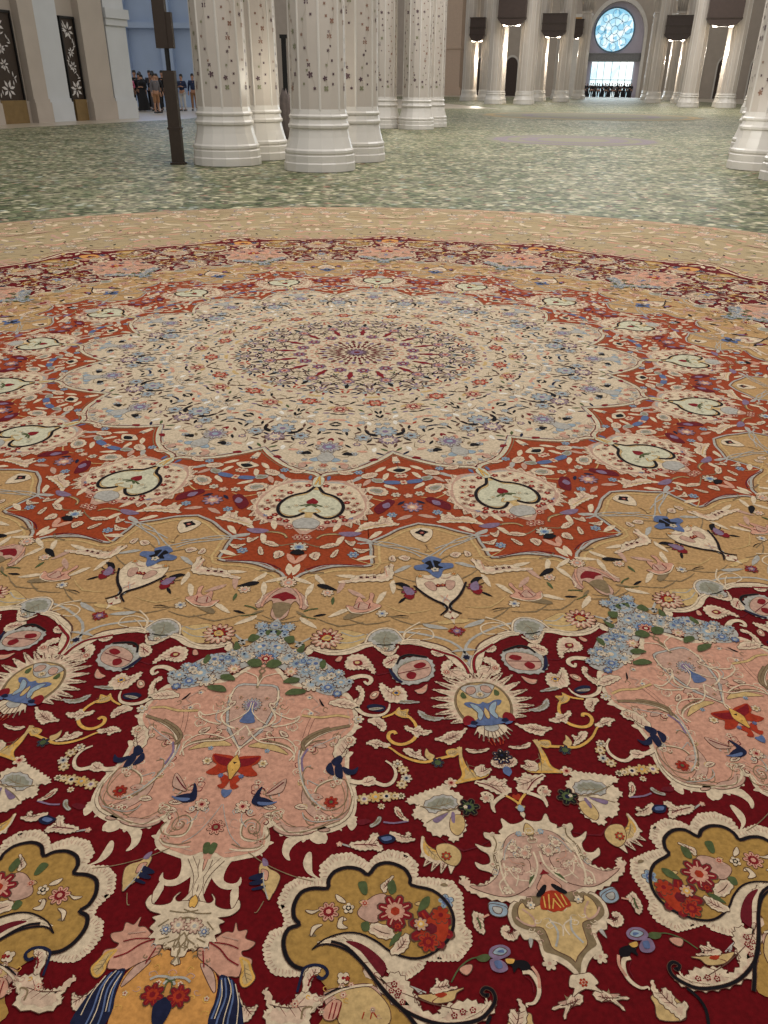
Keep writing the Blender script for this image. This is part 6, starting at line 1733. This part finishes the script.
# ---- left wall, stepped piers with tall dark inlaid panels
P0 = Vector((-14.9, 31.6, 0)); P1 = Vector((-11.45, 39.6, 0)); D = (P1 - P0).normalized(); NRM = Vector((D.y, -D.x, 0))
def left_frame(s, off=0):
    o = P0 + D * s + NRM * off
    return Matrix(((D.x, NRM.x, 0, o.x), (D.y, NRM.y, 0, o.y), (0, 0, 1, 0), (0, 0, 0, 1)))
LW = (P1 - P0).length
PALE = plain('pale_blue_marble', (196, 198, 200), .35, 0, 1.2, .04)
m = MB(); m.box(-12, LW, -1.0, 0, 0, 12, left_frame(0)); m.box(-12, LW, 0, .12, 0, .75, left_frame(0)); struct(m.build('wall_left', TAUPE))
for i, (s0, s1, off, mat) in enumerate(((-1.2, .9, .35, TAUPE), (2.6, 3.35, .35, TAUPE), (3.5, 4.75, .12, PALE), (5.75, 7.1, .35, TAUPE), (7.3, LW - .15, .25, PALE))):
    m = MB(); m.box(s0, s1, 0, off, 0, 12, left_frame(0)); m.box(s0 - .04, s1 + .04, 0, off + .1, 0, .7, left_frame(0)); m.box(s0 - .02, s1 + .02, 0, off + .05, .7, .82, left_frame(0))
    if i == 4: m.box(s0 - .1, s1 + .1, 0, off + .18, 3.75, 4.1, left_frame(0)); m.box(s0 - .05, s1 + .05, 0, off + .1, 3.5, 3.75, left_frame(0))
    struct(m.build('trim_%d' % (9 + i), mat))
PETAL = plain('white_inlay', (206, 200, 196), .4, 0, 20, .06)
def inlaid_panel(s0, s1, label):
    e = empty('inlaid_panel', (0, 0, 0)); e.matrix_world = left_frame(0, .02); tag(e, label, 'panel', None)
    m = MB(); m.box(s0, s1, 0, .06, .75, 3.6); m.build('screen', DARK, e)
    m = MB(); m.box(s0 + .02, s1 - .02, .0, .2, 0, .78); m.build('kick_plate', KICK, e)
    m = MB(); m.box(s0 - .06, s0, 0, .12, .1, 3.66); m.box(s1, s1 + .06, 0, .12, .1, 3.66); m.box(s0 - .06, s1 + .06, 0, .12, 3.6, 3.68); m.build('frame', BLACK, e)
    m = MB(); rd = random.Random(int(s0 * 10)); cx = (s0 + s1) / 2; w = s1 - s0
    for z, R_ in ((3.2, .3), (2.45, .17), (1.95, .2), (1.15, .32)):
        for k in range(7):
            a = 2 * PI * k / 7 + z; c = (cx + math.cos(a) * R_ * .6, z + math.sin(a) * R_ * .6)
            p = []
            for u, v in ((-.5, 0), (0, .2), (.5, 0), (0, -.2)): p.append((c[0] + (u * math.cos(a) - v * math.sin(a)) * R_ * .8, c[1] + (u * math.sin(a) + v * math.cos(a)) * R_ * .8))
            m.prism([(max(s0 + .03, min(s1 - .03, x)), z_) for x, z_ in p], .06, .075)
    for k in range(26):
        z = .95 + k * .1; x = cx + .34 * w * math.sin(z * 5.2); a = rd.uniform(0, PI)
        m.prism([(x + math.cos(a) * .09, z + math.sin(a) * .09), (x - math.sin(a) * .025, z + math.cos(a) * .025), (x - math.cos(a) * .09, z - math.sin(a) * .09), (x + math.sin(a) * .025, z - math.cos(a) * .025)], .06, .073)
    m.build('floral_inlay', PETAL, e)
inlaid_panel(1.1, 2.35, 'tall dark inlaid panel cut by the left edge of the picture')
inlaid_panel(4.9, 5.6, 'narrow tall dark panel with white inlaid flowers, between two pale stone piers')

# ---- room beyond the opening, lit blue
BLUEW = plain('blue_lit_marble', (160, 178, 206), .4, 0, .6, .06)  # pale wall; the room's blue light is partly mixed into its colour
m = MB(); m.box(-26, -7.5, 58, 58.6, 0, 12)
for x in (-19.6, -17.2, -14.4, -11.2): m.box(x, x + .7, 57.5, 58, 0, 12)
m.box(-26, -7.5, 57.7, 58, 0, .8); m.box(-26, -7.5, 57.6, 58, 4.4, 4.7)
struct(m.build('wall_front', BLUEW))
light('blue_wash', 'AREA', (-15, 54, 7.5), 420, (.45, .62, 1), 8, (math.radians(-60), 0, 0), 3)
m = MB(); m.box(-14.5, -14.25, 49, 49.3, 0, 8); m.box(-14.25, -14.18, 49.0, 49.1, .9, 8); struct(m.build('trim_14', plain('green_stone', (92, 112, 98), .4)))

# ---- slim dark bronze post in front of the near cluster
gp = (-4.14, 16.95)
e = empty('bronze_post', (gp[0], gp[1], .015)); tag(e, 'slim dark brown post standing on the green carpet left of the near marble columns', 'post')
m = MB(); m.box(-.11, .11, -.09, .09, 0, 1.62); m.box(-.14, .14, -.12, .12, 0, .04); m.box(-.13, .13, -.1, .1, .62, .66); m.build('lower_case', DARK, e)
m = MB(); m.lathe([(.045, 1.62), (.045, 1.98)], 12); m.build('neck', BLACK, e)
m = MB(); m.box(-.17, .05, -.09, .09, 1.98, 4.6); m.box(.05, .15, -.07, .07, 1.98, 2.55); m.build('upper_case', DARK, e)
# black stand between the two left columns with a gathered grey cloth at its foot
e = empty('black_stand', (-2.72, 23.6, .015)); e.scale = (1.35, 1.35, 1.42); tag(e, 'thin black stand with a gathered grey cloth at its foot, between two near columns', 'stand')
m = MB(); m.box(-.045, .045, -.03, .03, .55, 1.75); m.box(-.07, .07, -.05, .05, 1.72, 1.78); m.lathe([(.03, .02), (.03, .6)], 10); m.lathe([(.1, 0), (.1, .02), (.03, .05)], 14); m.build('pole', BLACK, e)
m = MB(); vs = []; n = 20; rings = [(.03, .03), (.07, .12), (.12, .28), (.15, .45), (.13, .62), (.1, .78), (.05, .9)]
for r, z in rings:
    for i in range(n):
        a = 2 * PI * i / n; k = 1 + .22 * math.sin(a * 7 + z * 3); vs.append((r * k * math.cos(a) - .03 * z, r * k * math.sin(a) * .7, z + .03 * math.sin(a * 5)))
m.add(vs, [(j * n + i, j * n + (i + 1) % n, (j + 1) * n + (i + 1) % n, (j + 1) * n + i) for j in range(len(rings) - 1) for i in range(n)] + [tuple(range(n))[::-1], tuple(range((len(rings) - 1) * n, len(rings) * n))])
m.build('grey_cloth', plain('grey_cloth', (120, 108, 104), .9, 0, 14, .2), e, smooth=True)

# ------------------------------------------------------------------ people
SKIN = plain('skin', (176, 132, 106), .5, 0, 10, .04); HAIR = plain('dark_hair', (30, 24, 22), .6)
def skinned(name, verts, edges, rad, mat, parent, root=0, sub=1):
    me = bpy.data.meshes.new(name); me.from_pydata(verts, edges, []); o = bpy.data.objects.new(name, me); COL.objects.link(o)
    sk = o.modifiers.new('s', 'SKIN'); sk.use_smooth_shade = True; ss = o.modifiers.new('u', 'SUBSURF'); ss.levels = sub; ss.render_levels = sub
    for i, r in enumerate(rad): me.skin_vertices[0].data[i].radius = r if isinstance(r, tuple) else (r, r); me.skin_vertices[0].data[i].use_root = (i == root)
    bpy.context.view_layer.update()
    nm = bpy.data.meshes.new_from_object(o.evaluated_get(bpy.context.evaluated_depsgraph_get()))
    bpy.data.objects.remove(o); nm.name = name; nm.materials.clear()
    return link(name, nm, mat, parent)
def human(root, arms, cloth, legs_cloth, robe=False, scarf=False, bare=False):
    V = []; E = []; R_ = []
    def a(p, r, par=None):
        V.append(p); R_.append(r); i = len(V) - 1
        if par is not None: E.append((par, i))
        return i
    pel = a((0, 0, .95), (.15, .11)); bel = a((0, 0, 1.10), (.135, .1), pel); ch = a((0, 0, 1.32), (.165, .115), bel); nb = a((0, .01, 1.47), (.09, .08), ch)
    nk = a((0, .005, 1.54), .052, nb); hd = a((0, -.01, 1.62), (.068, .08), nk); h2 = a((0, -.005, 1.69), (.078, .095), hd); a((0, 0, 1.77), (.06, .075), h2)
    a((0, -.11, 1.635), .016, hd)
    for s in (-1, 1): a((s * .085, .005, 1.64), .014, hd)
    for s in (-1, 1):
        hip = a((s * .09, 0, .9), .095, pel); kn = a((s * .105, -.02, .5), .058, hip); calf = a((s * .105, .01, .36), .055, kn); an = a((s * .11, .02, .09), .036, calf); a((s * .13, -.13, .045), (.04, .03), an)
        sh = a((s * .185, 0, 1.43), .06, ch)
        el, wr, fd = arms
        e_ = a((s * el[0], el[1], el[2]), .042, sh); w = a((s * wr[0], wr[1], wr[2]), .027, e_)
        d = Vector((s * fd[0], fd[1], fd[2])).normalized(); side = d.cross(Vector((0, 1, 0.2))).normalized(); q = Vector(V[w])
        pm = a(tuple(q + d * .06), (.036, .018), w)
        for k, (l, o_) in enumerate(((.075, -.03), (.085, -.01), (.08, .011), (.062, .03))):
            b1 = q + d * (.06 + .045) + side * o_; b2 = b1 + d * l * .55 + Vector((0, -.012, 0)); i1 = a(tuple(b1), .009, pm); a(tuple(b2), .007, i1)
        t = a(tuple(q + d * .035 - side * .035 + Vector((0, -.015, 0))), .01, w); a(tuple(q + d * .075 - side * .05 + Vector((0, -.025, 0))), .008, t)
    skinned('body', V, E, R_, SKIN, root, 0)
    m = MB(); vs = []; n = 16
    for r, z, y in ((.092, 1.66, .025), (.1, 1.72, .015), (.085, 1.79, .01), (.03, 1.825, .01)):
        for i in range(n): t = 2 * PI * i / n; vs.append((r * .92 * math.cos(t), y + r * 1.1 * math.sin(t), z - (.05 if math.sin(t) > .2 and z < 1.7 else 0)))
    m.add(vs, [(j * n + i, j * n + (i + 1) % n, (j + 1) * n + (i + 1) % n, (j + 1) * n + i) for j in range(3) for i in range(n)] + [tuple(range(3 * n, 4 * n))])
    m.build('headscarf' if scarf else 'hair', cloth if scarf else HAIR, root, smooth=True)
    if scarf:
        m = MB(); m.lathe([(.2, 1.36), (.15, 1.46), (.1, 1.56), (.088, 1.6)], 16, 0, (0, .02)); m.build('scarf_drape', cloth, root, smooth=True)
    el, wr, fd = arms
    # upper garment
    V = [(0, 0, .93), (0, 0, 1.12), (0, 0, 1.33), (0, .01, 1.46)]; E = [(0, 1), (1, 2), (2, 3)]; R_ = [(.17, .13), (.155, .12), (.185, .135), (.1, .09)]
    for s in (-1, 1):
        n = len(V); V += [(s * .195, 0, 1.43), (s * el[0], el[1], el[2]), (s * (el[0] * .2 + wr[0] * .8), el[1] * .2 + wr[1] * .8, el[2] * .2 + wr[2] * .8)]; E += [(2, n), (n, n + 1), (n + 1, n + 2)]; R_ += [.075, .058, .042]
    skinned('robe_top' if robe else 'shirt', V, E, R_, cloth, root, 0)
    if robe:
        m = MB(); vs = []; n = 28; prof = [(.33, .04), (.31, .3), (.26, .65), (.19, .98), (.165, 1.12)]
        for r, z in prof:
            for i in range(n): t = 2 * PI * i / n; k = 1 + .06 * math.sin(t * 9) * (1.1 - z); vs.append((r * k * math.cos(t), r * k * .8 * math.sin(t), z))
        m.add(vs, [(j * n + i, j * n + (i + 1) % n, (j + 1) * n + (i + 1) % n, (j + 1) * n + i) for j in range(4) for i in range(n)]); m.build('robe_skirt', legs_cloth, root, smooth=True)
    else:
        V = [(0, 0, .96)]; E = []; R_ = [(.165, .125)]
        for s in (-1, 1):
            n = len(V); V += [(s * .095, 0, .86), (s * .107, -.02, .5), (s * .11, .015, .52 if bare else .1)]; R_ += [.108, .078, .062 if not bare else .078]
            if bare: V[-1] = (s * .108, -.02, .46)
            E += [(0, n), (n, n + 1), (n + 1, n + 2)]
        skinned('trousers' if not bare else 'shorts', V, E, R_, legs_cloth, root, 0)
        for s in (-1, 1): m = MB(); m.box(s * .125 - .05, s * .125 + .05, -.2, .07, 0, .07); m.build('shoe', BLACK, root)
HANG = ((.25, .02, 1.14), (.27, -.06, .89), (.02, -.1, -1)); HOLD = ((.26, .03, 1.15), (.1, -.2, 1.2), (-.8, -.5, .1)); RAISE = ((.24, -.12, 1.2), (.14, -.3, 1.42), (-.1, -.4, 1))
CL = dict(black=plain('black_cloth', (26, 25, 29), .9, 0, 8), char=plain('charcoal_cloth', (52, 50, 56), .9, 0, 8), navy=plain('navy_cloth', (36, 48, 78), .9, 0, 8), tan=plain('tan_cloth', (150, 110, 78), .9, 0, 8), white=plain('white_cloth', (190, 188, 186), .9, 0, 8), grey=plain('grey_coat', (104, 100, 104), .9, 0, 8), pink=plain('rose_cloth', (196, 96, 126), .9, 0, 8))
def person(x, y, rz, label, arms=HANG, top='black', low='black', group=None, sc=1.0, **kw):
    r = empty('person', (x, y, .02), rz); r.scale = (sc, sc, sc); tag(r, label, 'person', group)
    human(r, arms, CL[top], CL[low], **kw); return r
protos = []
L_ = [
 (-14.1, 48.6, .4, 'person in black robe and rose headscarf, first of the group nearest the left stone pier', HOLD, 'pink', 'black', dict(robe=True, scarf=True), .98),
 (-13.75, 49.3, .1, 'person in black shirt and trousers, second from the stone pier', HANG, 'black', 'char', {}, 1.02),
 (-13.35, 48.3, -.3, 'person in black robe and headscarf with folded arms, third from the stone pier', HOLD, 'black', 'black', dict(robe=True, scarf=True), .97),
 (-12.95, 49.0, .3, 'person in charcoal shirt raising both hands, mid group', RAISE, 'char', 'grey', {}, 1.02),
 (-12.5, 48.2, .2, 'person all in black with arms hanging, right of the one raising hands', HANG, 'black', 'black', {}, 1.0),
 (-11.95, 45.6, .9, 'person in grey shirt and tan shorts standing just left of the dark post', HANG, 'grey', 'tan', dict(bare=True), 1.0),
 (-11.5, 49.6, -.2, 'person in navy shirt showing right behind the dark post', HOLD, 'navy', 'white', {}, 1.0),
 (-11.0, 50.2, .15, 'person in navy top and tan trousers, rightmost beside the marble column', HANG, 'navy', 'tan', {}, 1.02),
]
L_ += [(-13.95, 50.2, .1, 'person in black shirt behind the rose headscarf', HANG, 'black', 'black', {}, 1.06),
 (-13.15, 49.9, 0, 'tall person in black standing in the back row, mid group', HOLD, 'black', 'char', {}, 1.08),
 (-13.55, 50.8, 0, 'person in charcoal far back between two people in black', HANG, 'char', 'black', {}, 1.1),
 (-12.8, 50.6, 0, 'person in black with raised hands, far back of the group', RAISE, 'black', 'black', {}, 1.1),
 (-14.35, 50.6, 0, 'person in black at the back left of the group by the stone pier', HANG, 'black', 'black', {}, 1.1),
 (-12.3, 50.2, 0, 'person in black showing just left of the dark post, back row', HANG, 'black', 'black', {}, 1.05)]
for x, y, rz, lb, ar, t_, l_, kw, sc in L_: person(x, y, rz, lb, ar, t_, l_, None, sc, **kw)
srcs = [person(0, 0, 0, 'x', HOLD, 'black', 'black', None, 1, robe=True, scarf=True), person(0, 0, 0, 'x', HANG, 'black', 'char', None, 1), person(0, 0, 0, 'x', RAISE, 'char', 'black', None, 1), person(0, 0, 0, 'x', HANG, 'grey', 'black', None, 1)]
order = [0, 1, 0, 2, 1, 0, 3, 1, 0, 2, 1, 0, 1, 3, 0, 1, 2, 0, 1, 0, 1]
seen = set()
for i, k in enumerate(order):
    o = srcs[k] if k not in seen else copy_tree(srcs[k]); seen.add(k)
    P_ = ax_mat(WX, WY) @ Vector((-3.9 + i * .345 + .08 * math.sin(i * 5), -2.6 - .9 * ((i * 2) % 3), 0))
    o.location = (P_.x, P_.y, .02); o.rotation_euler = (0, 0, -AX + .5 * math.sin(i * 3.1)); s = 1 + .03 * math.sin(i * 2.3); o.scale = (s, s, s)
    tag(o, 'dark-clad person in the small crowd standing before the bright arched window', 'person', 'crowd before the arched window')

# ------------------------------------------------------------------ light and camera
w = bpy.data.worlds.new('hall_daylight'); SC.world = w; w.use_nodes = True
bg = w.node_tree.nodes['Background']; bg.inputs[0].default_value = (1, .985, .96, 1); bg.inputs[1].default_value = .5
def fill_from_above(x, y, z, e, size, col=(1, .975, .94)): light('overhead_fill', 'AREA', (x, y, z), e, col, size)  # added area light from above
fill_from_above(1.5, 10.5, 11, 900, 8)
fill_from_above(5, 26, 11, 1500, 10)
fill_from_above(17, 60, 14, 3500, 18)
light('niche_light', 'AREA', tuple(ax_mat(WX, WY) @ Vector((0, -1.6, 6))), 1800, (.8, .92, 1), 8, (math.radians(-90), 0, -AX), 10)
light('column_fill', 'POINT', (-1.75, 17.5, 1.5), 26, (1, .95, .8), .25)  # added point fills brighten the columns and bases; no lamps stand here
light('column_fill', 'POINT', (.4, 34.3, 2.6), 120, (1, .95, .75), .25)
light('column_fill', 'POINT', (6.35, 16.6, 1.0), 16, (1, .97, .9), .25)
cam = bpy.data.cameras.new('camera'); co = bpy.data.objects.new('camera', cam); COL.objects.link(co); SC.camera = co
cam.sensor_fit = 'VERTICAL'; cam.sensor_height = 32; cam.lens = 785.1265 / 1024 * 32
cam.clip_start = .05; cam.clip_end = 500
r = Vector((.99994523, .00500933, .00918922)); u = Vector((-.0104659, .4786067, .87796702)); b = r.cross(u)
co.matrix_world = Matrix(((r.x, u.x, b.x, 0), (r.y, u.y, b.y, 0), (r.z, u.z, b.z, S_), (0, 0, 0, 1)))
SC.view_settings.view_transform = 'Standard'; SC.view_settings.look = 'None'; SC.view_settings.exposure = 0; SC.view_settings.gamma = 1
SC.view_settings.use_curve_mapping = False
